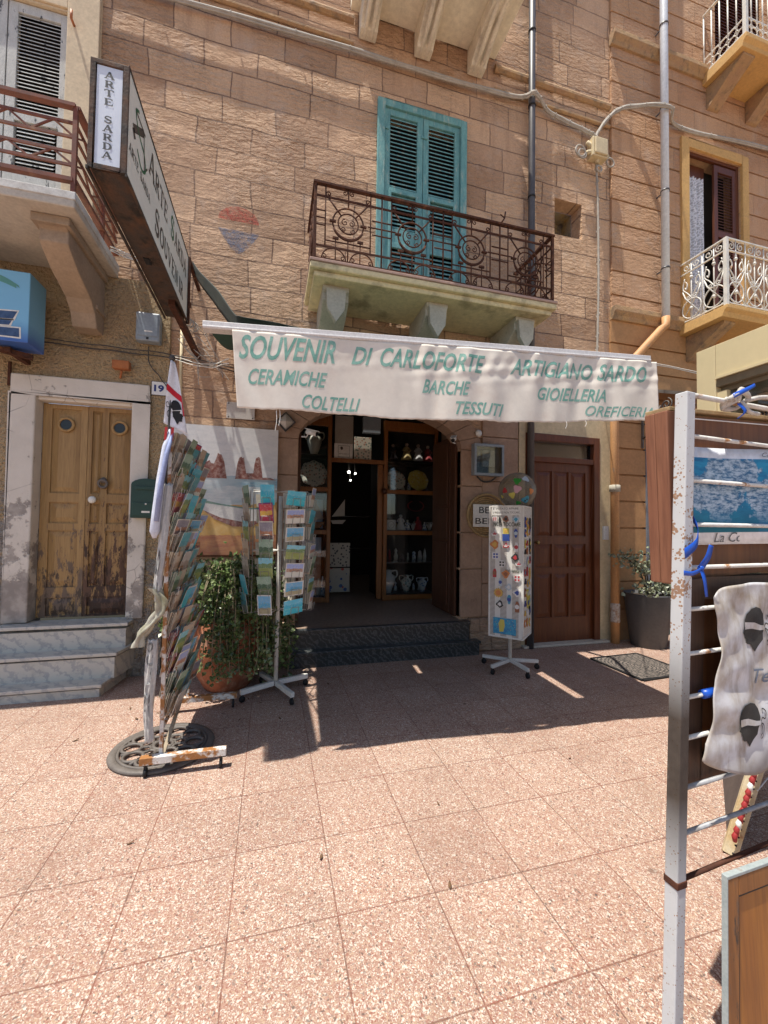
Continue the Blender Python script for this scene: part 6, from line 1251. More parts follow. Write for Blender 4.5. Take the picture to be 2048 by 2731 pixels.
def blob(kind, r_):
    if kind == 'sun': return [(r_*(1.0 if i % 2 else .74)*math.cos(PI*i/14), r_*(1.0 if i % 2 else .74)*math.sin(PI*i/14)) for i in range(28)]
    if kind == 'round': return [(r_*math.cos(2*PI*i/18), r_*math.sin(2*PI*i/18)) for i in range(18)]
    if kind == 'square': return [(-r_, -r_), (r_, -r_), (r_, r_), (-r_, r_)]
    if kind == 'boat': return [(-r_, 0), (-.7*r_, -.6*r_), (.7*r_, -.6*r_), (1.1*r_, .1*r_), (.3*r_, .05*r_), (.2*r_, .9*r_), (-.1*r_, .9*r_), (-.2*r_, .05*r_)]
    if kind == 'slipper': return [(.55*r_*math.cos(a)*(1.1 if math.sin(a) > 0 else .8), 1.35*r_*math.sin(a)) for a in [2*PI*i/16 for i in range(16)]]
    if kind == 'tall': return [(-.5*r_, -1.3*r_), (.5*r_, -1.3*r_), (.55*r_, .4*r_), (.25*r_, 1.3*r_), (-.25*r_, 1.3*r_), (-.5*r_, .4*r_)]
    return [(r_*(1+.25*math.sin(3*a+len(kind)))*math.cos(a), r_*(1+.2*math.cos(4*a))*math.sin(a)) for a in [2*PI*i/16 for i in range(16)]]
def magnet(x, z, kind, r_, c1, c2, label, side=0, group=None):
    r_ *= 1.12
    mb = MB(); mb.M = Rz @ Matrix.Rotation(side*PI/2, 4, 'Z'); P = blob(kind, r_)
    mb.prism([(x+a, z+c_) for a, c_ in P], XZ(-.182), 0, .009)
    mb.m = 1; Q = blob('round' if kind in ('sun', 'slipper', 'tall') else kind, r_*.55)
    if kind in ('square', 'round') and c1 == 'white':
        for dx in (-1, 1):
            for dz in (-1, 1): mb.prism([(x+dx*r_*.40+a, z+dz*r_*.40+c_) for a, c_ in blob('square', r_*.26)], XZ(-.1835), 0, .0014)
    else: mb.prism([(x+a, z+c_) for a, c_ in Q], XZ(-.1835), 0, .0014)
    o = mb.build('magnet', [mcols[c1], mcols[c2]]); tag(o, label, 'magnet', group or 'magnets on the front of the stand')
for a in ((-.115, 1.575, 'square', .022, 'white', 'red', 'small red and white magnet under the notice strip'), (-.065, 1.565, 'tall', .020, 'black', 'black', 'black island shaped magnet below the notice'), (.0, 1.575, 'blob', .026, 'brown', 'black', 'dark brown magnet in the top row'), (.10, 1.57, 'blobby', .030, 'pale', 'teal', 'shiny pale blue magnet in the top row'),
          (-.115, 1.425, 'boat', .036, 'white', 'red', 'white ship magnet under the word NON'), (.0, 1.45, 'square', .026, 'yellow', 'gold', 'yellow magnet above the navy one'), (.10, 1.43, 'slipper', .030, 'blue', 'pale', 'blue flip flop magnet near the top'), (.0, 1.385, 'square', .032, 'blue', 'blue', 'navy rectangular magnet below the yellow one'),
          (-.115, 1.31, 'shell', .038, 'orange', 'gold', 'orange shell magnet at the left'), (.0, 1.30, 'boat', .030, 'red', 'white', 'red and white boat magnet'), (.105, 1.29, 'tall', .032, 'white', 'red', 'tall white magnet with red crosses at the right'), (-.105, 1.195, 'square', .032, 'white', 'blue', 'square white magnet with four dark heads'),
          (.095, 1.185, 'blob', .032, 'black', 'red', 'black and red truck shaped magnet'), (-.04, 1.115, 'round', .032, 'white', 'black', 'round white magnet with four black heads'), (.13, 1.125, 'boat', .034, 'white', 'red', 'white ship magnet at the right edge'), (-.115, 1.015, 'tall', .030, 'red', 'brown', 'red bottle shaped magnet at the left'),
          (-.0, 1.01, 'blobby', .034, 'orange', 'brown', 'orange red dancers magnet'), (.115, .975, 'round', .034, 'white', 'red', 'round white magnet with a red cross'), (-.055, .925, 'tall', .028, 'pale', 'blue', 'pale blue cat shaped magnet'), (.03, .88, 'blob', .028, 'pale', 'white', 'grey cat shaped magnet'), (.115, .83, 'shell', .034, 'white', 'blue', 'white flower cross magnet'),
          (-.075, .815, 'sun', .046, 'gold', 'orange', 'golden sun shaped magnet on the front panel'), (.035, .755, 'slipper', .032, 'teal', 'blue', 'teal flip flop magnet low on the panel'), (-.06, .70, 'blob', .030, 'black', 'white', 'black and white penguin like magnet'), (.115, .69, 'tall', .036, 'brown', 'white', 'brown bottle magnet low at the right')): magnet(*a)
rg = random.Random(8); ck = list(mcols)
for i in range(11):
    for j in range(3):
        z = .50+i*.105; magnet(-.10+.10*j+rg.uniform(-.02, .02), z+rg.uniform(-.02, .02), rg.choice(('blob', 'shell', 'round', 'tall', 'slipper', 'boat')), rg.uniform(.026, .042), rg.choice(ck), rg.choice(ck), 'magnet hung on the narrow right side of the white stand', 1, 'magnets on the side of the stand')
b = NB('island map print'); v = b.coord(); m_map = b.fin(b.mix(b.ramp(b.voro(v, 45), .1, .25), (.45, .40, .2), b.mix(b.ramp(b.noise(v, 30, 3), .4, .6), (.02, .20, .42), (.04, .34, .52))), .4)
mb = MB(); mb.M = Rz; mb.box(-.125, .105, -.185, -.1735, .40, .56); mb.m = 1; mb.prism([(-.04+a, .485+c_) for a, c_ in [(-.02, -.065), (.02, -.06), (.035, 0), (.028, .06), (-.01, .065), (-.03, .02)]], XZ(-.1865), 0, .0014); tag(mb.build('island_map', [m_map, mcols['yellow']]), 'blue sea map souvenir at the bottom of the magnet stand', 'souvenir')
BA = thing('beach_ball', (2.63, 4.02, 1.70), 'clear inflatable ball with sea creature stickers on the magnet stand', 'ball'); bc = Vector((2.63, 4.02, 1.895)); br_ = .205
b = NB('clear greyish vinyl'); tr = b.n('BsdfTransparent'); b.put(tr.inputs[0], (.80, .77, .70)); b.put(b.b.inputs['Base Color'], (.30, .27, .22)); b.b.inputs['Roughness'].default_value = .15; mx = b.n('MixShader'); fr = b.n('LayerWeight'); fr.inputs[0].default_value = .4; b.put(mx.inputs[0], b.math('ADD', .38, b.math('MULTIPLY', fr.outputs['Facing'], .5))); b.put(mx.inputs[1], tr.outputs[0]); b.put(mx.inputs[2], b.b.outputs[0]); b.t.links.new(mx.outputs[0], b.out.inputs[0])
mb = MB(); mb.sphere(bc, br_, 28); mb.build('skin', b.m, BA)
vd = (Vector((0, 0, 1.5))-bc).normalized(); rr_ = vd.cross(Vector((0, 0, 1))).normalized()*-1; uu_ = rr_.cross(vd)*-1
for x, z, r_, c_ in ((.42, .45, .20, 'teal'), (-.25, .22, .16, 'yellow'), (-.62, -.02, .14, 'red'), (.0, -.10, .2, 'white'), (.0, -.52, .19, 'gold'), (.70, .02, .15, 'orange'), (.42, -.62, .18, 'pale'), (-.75, .3, .09, 'yellow'), (.05, .62, .12, 'gold')):
    cols_ = {'gold': (.05, .30, .05), 'white': (.55, .30, .36)}; mm = flat('ball sticker', cols_[c_], .3) if c_ in cols_ else mcols[c_]
    d = (rr_*x+uu_*z*-1+vd*math.sqrt(max(.05, 1-x*x-z*z))).normalized(); e1 = d.orthogonal().normalized(); e2 = d.cross(e1); mb = MB()
    vs = []
    for i in range(14): a = 2*PI*i/14; q = r_*(1+.22*math.sin(3*a+x*9)); vs.append(bc+(d+e1*q*math.cos(a)+e2*q*math.sin(a)).normalized()*(br_+.003))
    mb.add(vs+[bc+d*(br_+.004)], [(i, (i+1) % 14, 14) for i in range(14)], True)
    if c_ == 'teal':
        mb.m = 1
        for s_ in (-.06, .06): q = (d+e1*s_+e2*.03).normalized(); mb.sphere(bc+q*(br_+.005), .009, 6)
    mb.build('sticker', [mm, m_black], BA)

# ================================================================ PLANTS
def leaves(mb, centres, size, rg, m=0):
    mb.m = m
    for p in centres:
        d = Vector((rg.uniform(-1, 1), rg.uniform(-1, 1), rg.uniform(-.6, 1))).normalized(); n = d.cross(Vector((rg.uniform(-1, 1), rg.uniform(-1, 1), rg.uniform(-1, 1)))).normalized(); q = d.cross(n); l = size*rg.uniform(.7, 1.35); w_ = l*.42; c = .18*l
        P = [p, p+d*l*.5+n*w_+q*c, p+d*l, p+d*l*.5-n*w_+q*c]; mb.add([tuple(v) for v in P], [(0, 1, 2), (0, 2, 3)])
TP = thing('terracotta_pot', (-.40, 4.12, 0), 'big round terracotta pot between the rack and the revolving stand', 'flower pot'); pc = (-.36, 4.10)
mb = MB(); mb.lathe([(0, .0), (.19, .0), (.205, .02), (.27, .14), (.315, .30), (.325, .40), (.305, .54), (.26, .66), (.25, .70), (.275, .715), (.28, .76), (.255, .77), (.235, .75), (.22, .68), (0, .67)], (*pc, 0), 40)
mb.build('body', m_terra, TP)
mb = MB(); mb.lathe([(0, .69), (.222, .695)], (*pc, 0), 20); mb.build('soil', flat('dark soil', (.03, .02, .014), .95), TP)
PL = thing('trailing_plant', (*pc, .70), 'trailing plant with small glossy dark leaves spilling over the terracotta pot', 'plant'); rg = random.Random(4); ms = MB(); ml = MB()
for k in range(105):
    a = rg.uniform(0, 2*PI) if k % 3 else R(rg.uniform(-110, 40)); out = rg.uniform(.26, .56); hgt = rg.uniform(.08, .42); drop = rg.uniform(.1, .75) if rg.random() < .75 else rg.uniform(-.1, .1)
    if math.cos(a) < -.3: drop *= .35
    elif math.sin(a) < -.3: drop *= .8
    d = Vector((math.cos(a), math.sin(a)*.8, 0)); b0 = Vector((*pc, .74)); side = Vector((-d.y, d.x, 0))*rg.uniform(-.15, .15)
    P = bez([b0+d*.05, b0+d*out*.55+Vector((0, 0, hgt))+side*.4, b0+d*out+Vector((0, 0, hgt*.6-drop*.25))+side, b0+d*(out+.05)+Vector((0, 0, -drop*.6))+side, b0+d*(out+.03)+Vector((0, 0, -drop))+side*1.2], 7)
    P = [Vector((p.x, min(p.y, FY-.06), max(p.z, .03))) for p in P]
    ms.tube(P, .0042, 4); cs = []
    for p in P[6:]:
        for q in range(3): cs.append(p+Vector((rg.gauss(0, .022), rg.gauss(0, .022), rg.gauss(0, .022))))
    leaves(ml, cs, .042, rg, 0 if rg.random() < .8 else 1)
cs = [Vector((pc[0]+rg.gauss(.03, .17), min(pc[1]+rg.gauss(0, .13), FY-.06), .76+abs(rg.gauss(0, .17)))) for _ in range(720)]; leaves(ml, cs, .045, rg, 0)
ms.build('stem', pmat('pale vine stem', (.30, .24, .15), (.2, .16, .1), 20, .8), PL); ml.build('foliage', [m_leaf, leafm('lighter leaf', (.13, .18, .06), (.18, .22, .09))], PL)
GP = thing('tall_planter', (4.70, 4.25, 0), 'tall tapering anthracite planter in front of the orange wall', 'planter')
mb = MB(); mb.lathe([(0, 0), (.19, 0), (.20, .01), (.275, .65), (.28, .67), (.262, .67), (.25, .60), (0, .6)], (4.70, 4.25, 0), 40); mb.build('body', m_planter, GP)
mb = MB(); mb.lathe([(0, .62), (.255, .625)], (4.70, 4.25, 0), 20); mb.build('soil', bpy.data.materials['dark soil'], GP)
SH_ = thing('succulent_bush', (4.70, 4.25, .62), 'grey leaved shrub with bare branches in the tall planter', 'plant'); ms = MB(); ml = MB(); rg = random.Random(9)
for end, n_, sp in (((4.30, 4.2, 1.13), 90, .075), ((4.42, 4.15, 1.06), 60, .06), ((4.55, 4.18, .95), 55, .06), ((4.80, 4.2, 1.15), 70, .07), ((4.64, 4.15, 1.02), 40, .05), ((4.95, 4.2, .76), 90, .08), ((4.50, 4.1, .74), 80, .075), ((4.75, 4.12, .76), 70, .08)):
    e = Vector(end); P = bez([(4.70, 4.25, .62), Vector((4.70, 4.25, .62)).lerp(e, .5)+Vector((.03, 0, .10)), e], 6); ms.tube(P, .009, 6); leaves(ml, [e+Vector((rg.gauss(0, sp), rg.gauss(0, sp), rg.gauss(0, sp*.6))) for _ in range(n_)], .05, rg)
ms.build('stem', m_stem, SH_); ml.build('foliage', m_leaf2, SH_)
p2 = thing('flower_pot', (5.30, 4.1, 0), 'low pot of grey succulents half hidden behind the white post', 'flower pot'); mb = MB(); mb.lathe([(0, 0), (.1, 0), (.14, .2), (.12, .2), (0, .18)], (5.25, 4.05, 0), 20); mb.build('body', m_terra, p2)
ml = MB(); leaves(ml, [Vector((5.22+rg.gauss(0, .08), 4.02+rg.gauss(0, .08), .30+abs(rg.gauss(0, .10)))) for _ in range(150)], .07, rg); ml.build('foliage', m_leaf2, p2)
# ---- door mat
b = NB('moulded rubber mat'); v = b.coord(); wv = b.n('TexWave'); wv.wave_type = 'RINGS'; wv.rings_direction = 'Z'; b.put(wv.inputs['Vector'], b.coord('Object', (1, 1, 1))); wv.inputs['Scale'].default_value = 9; wv.inputs['Distortion'].default_value = 3.5; wv.inputs['Detail Scale'].default_value = 3
br = b.n('TexBrick'); b.put(br.inputs['Vector'], v); br.inputs['Scale'].default_value = 1; br.inputs['Brick Width'].default_value = .09; br.inputs['Row Height'].default_value = .035; br.inputs['Mortar Size'].default_value = .006
f_ = b.math('MAXIMUM', br.outputs['Fac'], b.math('GREATER_THAN', wv.outputs['Fac'], .72)); m_mat = b.fin(b.mix(f_, (.20, .165, .14), (.03, .026, .024)), .8)
DMt = thing('door_mat', (3.88, 3.62, .004), 'patterned rubber door mat, half in sun, near the tall planter', 'door mat')
mb = MB(); mb.add([(3.56, 3.30, .012), (4.22, 3.33, .012), (4.22, 3.97, .012), (3.56, 3.94, .012)], [(0, 1, 2, 3)]); mb.build('tread', m_mat, DMt)
mb = MB(); q4 = [(3.55, 3.27), (4.23, 3.32), (4.23, 3.98), (3.55, 3.95)]
for i in range(4): a, c_ = q4[i], q4[(i+1) % 4]; mb.beam((*a, .009), (*c_, .009), .03, .012)
mb.build('rim', m_black, DMt)
# ---- beige verandah end on the right
KX = 3.60
K = thing('verandah', (KX, 1.9, 0), 'beige aluminium verandah with taupe channel and glass at the right edge', 'verandah')
mb = MB(); mb.box(KX, KX+.5, 2.595, 2.755, 0, 3.06); mb.build('end_post', m_kiosk, K, bevel=.004)
mb = MB(); mb.box(KX, KX+.5, .2, 2.592, 2.775, 3.06); mb.build('fascia', m_kiosk, K, bevel=.004)
mb = MB(); mb.box(KX+.01, KX+.4, .2, 2.594, 2.70, 2.774); mb.box(KX+.06, KX+.4, .2, 2.594, 2.66, 2.699); mb.build('channel', m_kiosk2, K, bevel=.003)
mb = MB(); mb.box(KX-.012, KX+.01, .2, 2.59, 2.765, 2.785); mb.box(KX+.02, KX+.06, 2.52, 2.594, 0, 2.66); mb.build('trim', m_kiosk, K)
mb = MB(); mb.box(KX+.07, KX+.075, .2, 2.52, .05, 2.66); mb.build('pane', m_glassD, K)
mb = MB(); mb.box(KX+.5, KX+3, .2, 2.755, 3.0, 3.06); mb.build('roof', m_kiosk, K)
mb = MB(); mb.box(KX+.9, KX+.95, .2, 2.5, .0, 2.95); mb.build('inner_wall', pmat('brown inner wall', (.10, .07, .045), (.07, .05, .03), 3, .8), K)

# ---- dry leaves and scraps blown about the paving
m_dry = pmat('dry leaf', (.16, .085, .04), (.09, .05, .028), 40, .9); rg = random.Random(77)
for i, (x, y) in enumerate(((-.95, 3.55), (-1.05, 3.75), (-.82, 3.62), (-1.25, 3.3), (-.2, 3.35), (.1, 3.3), (-.05, 3.62), (-.15, 3.72), (.55, 3.9), (1.6, 3.2), (.9, 2.1), (.25, 1.9), (1.9, 2.3), (-.6, 2.2), (.75, 1.62))):
    mb = MB(); l = rg.uniform(.012, .028); a = rg.uniform(0, 6.28); d = Vector((math.cos(a), math.sin(a), 0)); n = Vector((-d.y, d.x, 0)); c = Vector((x, y, .003))
    mb.grid(lambda u, t: c+d*l*(u*2-1)+n*l*.38*math.sin(PI*u)*(t*2-1)+Vector((0, 0, .004+.005*math.cos(u*5)*abs(t*2-1))), 5, 2); tag(mb.build('dry_leaf', m_dry, solid=.0006), 'small dry leaf lying on the terrazzo paving', 'leaf', 'dry leaves on the paving')
# ================================================================ FOREGROUND WIRE FRAME AND WHAT IS TIED TO IT
P0 = Vector((1.03, .86, 0)); fd = Vector((.996, .089, 0)); fn_ = Vector((-.089, .996, 0)); LEAN = .042
def FR(s, z, o=0., lean=True):
    """point on the frame plane: s to the right, o away from the camera"""
    p = P0+fd*s+fn_*o; return (p.x, p.y, z)
DR = thing('display_frame', tuple(P0), 'tall rusty white steel frame with thin rods in the right foreground', 'display frame')
mb = MB(); a, b = Vector(FR(-.018, .0)), Vector(FR(.060, 1.872)); mb.beam(a, b, .034, .034, fn_); mb.build('post', m_rustwhite, DR, bevel=.003)
mb = MB(); a, b = Vector(FR(.92, .0)), Vector(FR(.99, 1.872)); mb.beam(a, b, .046, .046, fn_); mb.build('post', m_rustwhite, DR, bevel=.003)
mb = MB(); q = Vector(FR(-.018+.078*.584/1.872, .584)); d = (b-a).normalized(); mb.beam(q-d*.009, q+d*.009, .0375, .0375, fn_); mb.build('weld_collar', m_rust, DR, bevel=.002)
for i, z in enumerate((1.870, 1.756, 1.633, 1.512, 1.395, 1.282, 1.163, 1.048, .941, .812, .696, .580)):
    mb = MB(); l = .060*z/1.872
    mb.tube([FR(l, z), FR(l+.90, z)], .006 if i else .0075, 8); mb.build('rod', m_rod if i < 9 else (m_rust if i == 11 else pmat('greyed steel rod', (.34, .35, .37), (.22, .20, .19), 30, .5)), DR)
# thick mahogany shutter leaf tied behind the upper rods
m_mah = wood_mat('weathered mahogany', (.30, .135, .075), (.20, .08, .045), rough=.6); m_ply = wood_mat('stained brown plywood', (.20, .075, .022), (.13, .045, .014), rough=.5, scale=.6)
SB = thing('cabinet_door', FR(.4, 1.34, .06), 'thick mahogany panel with brown plywood face tied behind the upper rods', 'wooden panel')
mb = MB(); lo = 1.345
def fbox(mb, s0, s1, o0, o1, z0, z1, sk=.045): 
    vs = [FR(s+sk*(z-1.83)*-1, z+(s-.03)*.045, o) for z in (z0, z1) for o in (o0, o1) for s in (s0, s1)]
    mb.add(vs, [(0, 2, 3, 1), (4, 5, 7, 6), (0, 1, 5, 4), (2, 6, 7, 3), (0, 4, 6, 2), (1, 3, 7, 5)])
fbox(mb, .029, .075, .030, .066, lo, 1.83); fbox(mb, .031, .075, .0675, .098, lo, 1.83)
mb.build('stile', m_mah, SB, bevel=.003)
mb = MB(); fbox(mb, .0755, .86, .036, .060, lo+.005, 1.822); mb.build('plywood', m_ply, SB, bevel=.001)
mb = MB(); fbox(mb, .04, .86, .030, .102, 1.8305, 1.842); mb.build('top_edge', pmat('pale raw top edge', (.42, .30, .15), (.3, .2, .1), 20, .8), SB, bevel=.002)
mb = MB(); fbox(mb, .0755, .078, .033, .0355, lo+.01, 1.815); fbox(mb, .078, .86, .033, .0355, 1.812, 1.815); mb.build('white_bead', m_paper, SB)
# sea rock poster
PO = thing('rock_poster', FR(.29, 1.455, .015), 'glossy poster of white sea rocks in blue water behind the rods', 'poster')
b = NB('poster sea'); v = b.coord(); g = b.coord('Generated'); gx, gy, gz_ = b.sep(g); n_ = b.noise(b.coord('Object', (6, 6, 26)), 2, 6, .65); sea_ = b.mix(b.ramp(n_, .38, .62), (.010, .13, .30), (.020, .26, .46)); sea_ = b.mix(b.ramp(gz_, .45, .05), sea_, (.012, .15, .22))
warp = b.noise(v, 16, 8, .62); w2 = b.noise(v, 45, 6, .7)
def hump(cx, cz, rx, rz): return b.math('SUBTRACT', 1., b.math('SQRT', b.math('ADD', b.math('POWER', b.math('DIVIDE', b.math('SUBTRACT', gx, cx), rx), 2.), b.math('POWER', b.math('DIVIDE', b.math('SUBTRACT', gz_, cz), rz), 2.))))
h_ = b.math('MAXIMUM', b.math('MAXIMUM', hump(.25, .72, .17, .22), hump(.19, .40, .10, .30)), b.math('MAXIMUM', b.math('MAXIMUM', hump(.06, .48, .12, .24), hump(.42, .40, .10, .34)), hump(.65, .5, .25, .4)))
m_ = b.ramp(b.math('ADD', h_, b.math('MULTIPLY', b.math('SUBTRACT', warp, .5), 2.2)), .02, .10)
st_ = b.noise(b.coord('Object', (26, 26, 95)), 1, 7, .72); rock_ = b.mix(b.ramp(st_, .42, .56), (.03, .13, .26), (.42, .53, .63)); rock_ = b.mix(b.ramp(w2, .52, .66, 0, .75), rock_, (.04, .11, .20)); rock_ = b.mix(b.ramp(gz_, .30, .10), rock_, (.02, .17, .30))
m_sea = b.fin(b.mix(m_, sea_, rock_), .5, None, 0, .2)
def cur(s): return .012+.008*math.sin(s*9)
mb = MB(); mb.grid(lambda u, t: FR(.105+.75*u, 1.455+.020*u*.4+(.275+.03*u)*t, cur(u)-.0), 24, 6); PA = mb.build('sheet', pmat('glossy white sheet', (.74, .75, .78), (.68, .69, .73), 3, .2), PO, solid=.001)
mb = MB(); mb.grid(lambda u, t: FR(.105+.75*u, 1.489+.020*u*.6+(.212+.022*u)*t, cur(u)-.002), 24, 6); PI_ = mb.build('sea_print', m_sea, PO)
mb = MB(); put_text(mb, 'La Conca', lambda u, v: FR(.20+.20*u, 1.462+.028*v+.004*u, cur(.25)-.0022), shear=.35); put_text(mb, 'Colonne', lambda u, v: FR(.405+.12*u, 1.722+.014*v, cur(.45)-.0022), shear=.4); mb.build('caption', flat('grey caption ink', (.10, .10, .11), .3), PA)
# lower dark frame and the stained cloth on it
m_dkw = wood_mat('dark weathered frame wood', (.10, .05, .028), (.06, .032, .02), rough=.6)
BF = thing('cloth_board', FR(.45, .80, .03), 'dark brown framed board behind the lower rods, holding the stained cloth', 'board')
mb = MB(); o0, o1 = .02, .05
for s0, s1, z0, z1 in ((.062, .118, .80, 1.36), (.118, .86, 1.30, 1.36), (.118, .86, .80, .862)):
    vs = [FR(s+.045*(z-1.36)*1.0+.045, z, o) for z in (z0, z1) for o in (o0, o1) for s in (s0, s1)]; mb.add(vs, [(0, 2, 3, 1), (4, 5, 7, 6), (0, 1, 5, 4), (2, 6, 7, 3), (0, 4, 6, 2), (1, 3, 7, 5)])
BFm = mb.build('rails', m_dkw, BF, bevel=.004)
mb = MB(); mb.add([FR(.13, .83, .043), FR(.88, .83, .043), FR(.88, 1.33, .043), FR(.13, 1.33, .043)], [(0, 1, 2, 3)]); mb.build('backing', m_ply, BF, solid=.004)
CL = thing('printed_cloth', FR(.45, .83, 0), 'brown stained white cloth printed with two black bandaged heads', 'cloth')
b = NB('stained cotton'); v = b.coord(); s1 = b.ramp(b.noise(v, 7, 6, .6), .47, .66); s2 = b.ramp(b.noise(b.coord('Object', (7, 7, 2)), 1.6, 5, .6), .52, .66); col = b.mix(b.math('MULTIPLY', s1, .75), (.60, .60, .615), (.33, .25, .15)); col = b.mix(b.math('MULTIPLY', s2, .7), col, (.20, .135, .07)); zg = b.sep(b.coord('Generated'))[2]; col = b.mix(b.math('MULTIPLY', b.ramp(b.math('ADD', zg, b.ramp(b.noise(v, 8, 4), 0, 1, -.08, .08)), .14, .0), .75), col, (.16, .12, .08)); m_stn = b.fin(col, .85)
def clf(u, t, o=0.):  # t up
    left = .086+.06*min(1, max(0, (t-.1)/.35))**.8+.012*math.sin(t*11) ; s = left+(.86-left)*u
    z0 = .885-.085*min(1, u*3.5)**.7+.02*u; z1 = 1.335+.012*math.sin(u*6)-.02*math.exp(-u*25); z = z0+(z1-z0)*t
    d = .003*math.sin(14*(u*3+(t-.5)*(1.2-u)))*(.4+t)+.004*math.sin(t*23+u*6)*math.exp(-((t-.42)/.16)**2)+.006*math.sin(9*u+3*t)+.002*math.sin(31*t-23*u)*(1-u)
    return FR(s, z, -.019-d*.9-o)
mb = MB(); mb.grid(lambda u, t: clf(u, t), 90, 60); CS = mb.build('sheet', m_stn, CL, solid=.0015)
def st_inv(s, z):
    t = .5
    for _ in range(6):
        left = .086+.06*min(1, max(0, (t-.1)/.35))**.8+.012*math.sin(t*11); u = (s-left)/(.86-left); z0 = .885-.085*min(1, max(0, u)*3.5)**.7+.02*u; z1 = 1.335+.012*math.sin(u*6)-.02*math.exp(-u*25); t = (z-z0)/(z1-z0)
    return u, t
def oncl(s, z, o=.002): return clf(*st_inv(s, z), o)
def sub_moor(s0, s1, z0, z1):
    mm = MB(); moor(mm, lambda a, b, d: (s0+(s1-s0)*a, z0+(z1-z0)*b, d), 1)
    bm = bmesh.new(); bv = [bm.verts.new(p) for p in mm.v]
    for f, i in zip(mm.f, mm.mi):
        try: bm.faces.new([bv[k] for k in f]).material_index = i
        except ValueError: pass
    bmesh.ops.triangulate(bm, faces=bm.faces)
    for i in range(1, 14): 
        bmesh.ops.bisect_plane(bm, geom=bm.verts[:]+bm.edges[:]+bm.faces[:], plane_co=(s0+(s1-s0)*1.15*i/14, 0, 0), plane_no=(1, 0, 0)); bmesh.ops.bisect_plane(bm, geom=bm.verts[:]+bm.edges[:]+bm.faces[:], plane_co=(0, z0+(z1-z0)*i/14, 0), plane_no=(0, 1, 0))
    bm.verts.index_update(); o = len(mb.v); mb.v += [Vector(oncl(v_.co.x, v_.co.y, .0022+v_.co.z*.7)) for v_ in bm.verts]
    for f in bm.faces: mb.f.append(tuple(o+v_.index for v_ in f.verts)); mb.mi.append(f.material_index); mb.sm.append(False)
    bm.free()
mb = MB(); sub_moor(.222, .345, .890, 1.012); sub_moor(.262, .385, 1.150, 1.278); mb.m = 2
put_text(mb, 'Terra', lambda u, v: oncl(.312+.15*u, 1.060+.040*v-.004*u, .003), cut=8, shear=.3)
mb.build('printed_heads', [pmat('faded black print', (.014, .013, .013), (.035, .033, .03), 12, .8), m_stn, flat('slate blue print', (.16, .19, .25), .8)], CS)
# knots and ribbons
mb = MB(); c = Vector(FR(.27, 1.87, -.005)); rg = random.Random(2)
for k in range(3): mb.tube(bez([c+Vector((-.05+.02*k, -.012, .0)), c+Vector((-.01, -.02, .022+.005*k)), c+Vector((.03, -.012, .012)), c+Vector((.01, .012, -.014)), c+Vector((-.04, .01, -.01-.004*k)), c+Vector((-.05+.02*k, -.012, .004))], 6), .0065, 8)
mb.tube(bez([c+Vector((.02, -.01, .004)), c+Vector((.10, -.015, .020)), c+Vector((.28, -.015, .022)), c+Vector((.6, 0, .03))], 6), .0065, 8); mb.tube(bez([c+Vector((.0, -.012, 0)), c+Vector((.02, -.02, -.03)), c+Vector((.06, -.018, -.034))], 6), .006, 8)
tag(mb.build('rope_knot', pmat('grey white rope', (.60, .57, .52), (.42, .39, .35), 60, .8, (220, .5, .003))), 'knotted grey white rope on the top rod of the white frame', 'rope')
m_blue = flat('blue plastic ribbon', (.012, .075, .42), .35)
def ribbon(mb, pts, w_, ax): 
    P = bez(pts, 6); A_ = Vector(ax)*w_/2; mb.grid(lambda u, t: P[min(int(t*(len(P)-1)+.5), len(P)-1)]+A_*(u*2-1)*(1-.3*t), 2, len(P)-1)
mb = MB(); ribbon(mb, [c+Vector((-.04, -.02, .01)), c+Vector((0, -.03, .03)), c+Vector((.03, -.03, .045))], .018, (0, .2, .8)); ribbon(mb, [c+Vector((-.02, -.02, -.01)), c+Vector((-.01, -.03, -.035)), c+Vector((-.025, -.02, -.055))], .014, (1, 0, .3))
tag(mb.build('blue_ribbon', m_blue, solid=.0006), 'scraps of blue plastic ribbon in the rope knot on top', 'ribbon')
mb = MB(); k = Vector(FR(.085, 1.395, -.02)); pw = .043
ribbon(mb, [FR(.012, 1.435, -.027), FR(.03, 1.445, -.028), FR(.06, 1.465, -.027), FR(.075, 1.50, -.02), FR(.078, 1.53, -.005)], .028, (-.1, 0, 1)); ribbon(mb, [FR(.008, 1.385, -.027), FR(.04, 1.383, -.028), FR(.075, 1.392, -.026), FR(.085, 1.395, -.02)], .013, (0, 0, 1))
ribbon(mb, [k, k+Vector((.012, -.01, .03)), k+Vector((.022, -.012, .062))], .022, (1, 0, -.3)); ribbon(mb, [k, k+Vector((-.003, -.012, -.03)), k+Vector((.004, -.012, -.075))], .014, (1, 0, 0)); mb.sphere(k, .008, 8)
tag(mb.build('blue_ribbon', m_blue, solid=.0006), 'blue plastic ribbon tied round the white post of the frame', 'ribbon')
mb = MB(); q = Vector(FR(.125, 1.05, -.004)); mb.tube([q+Vector((-.012, 0, 0)), q+Vector((.03, 0, .003))], .012, 10); tag(mb.build('blue_tape', m_blue), 'bit of blue tape on a rod beside the stained cloth', 'tape')
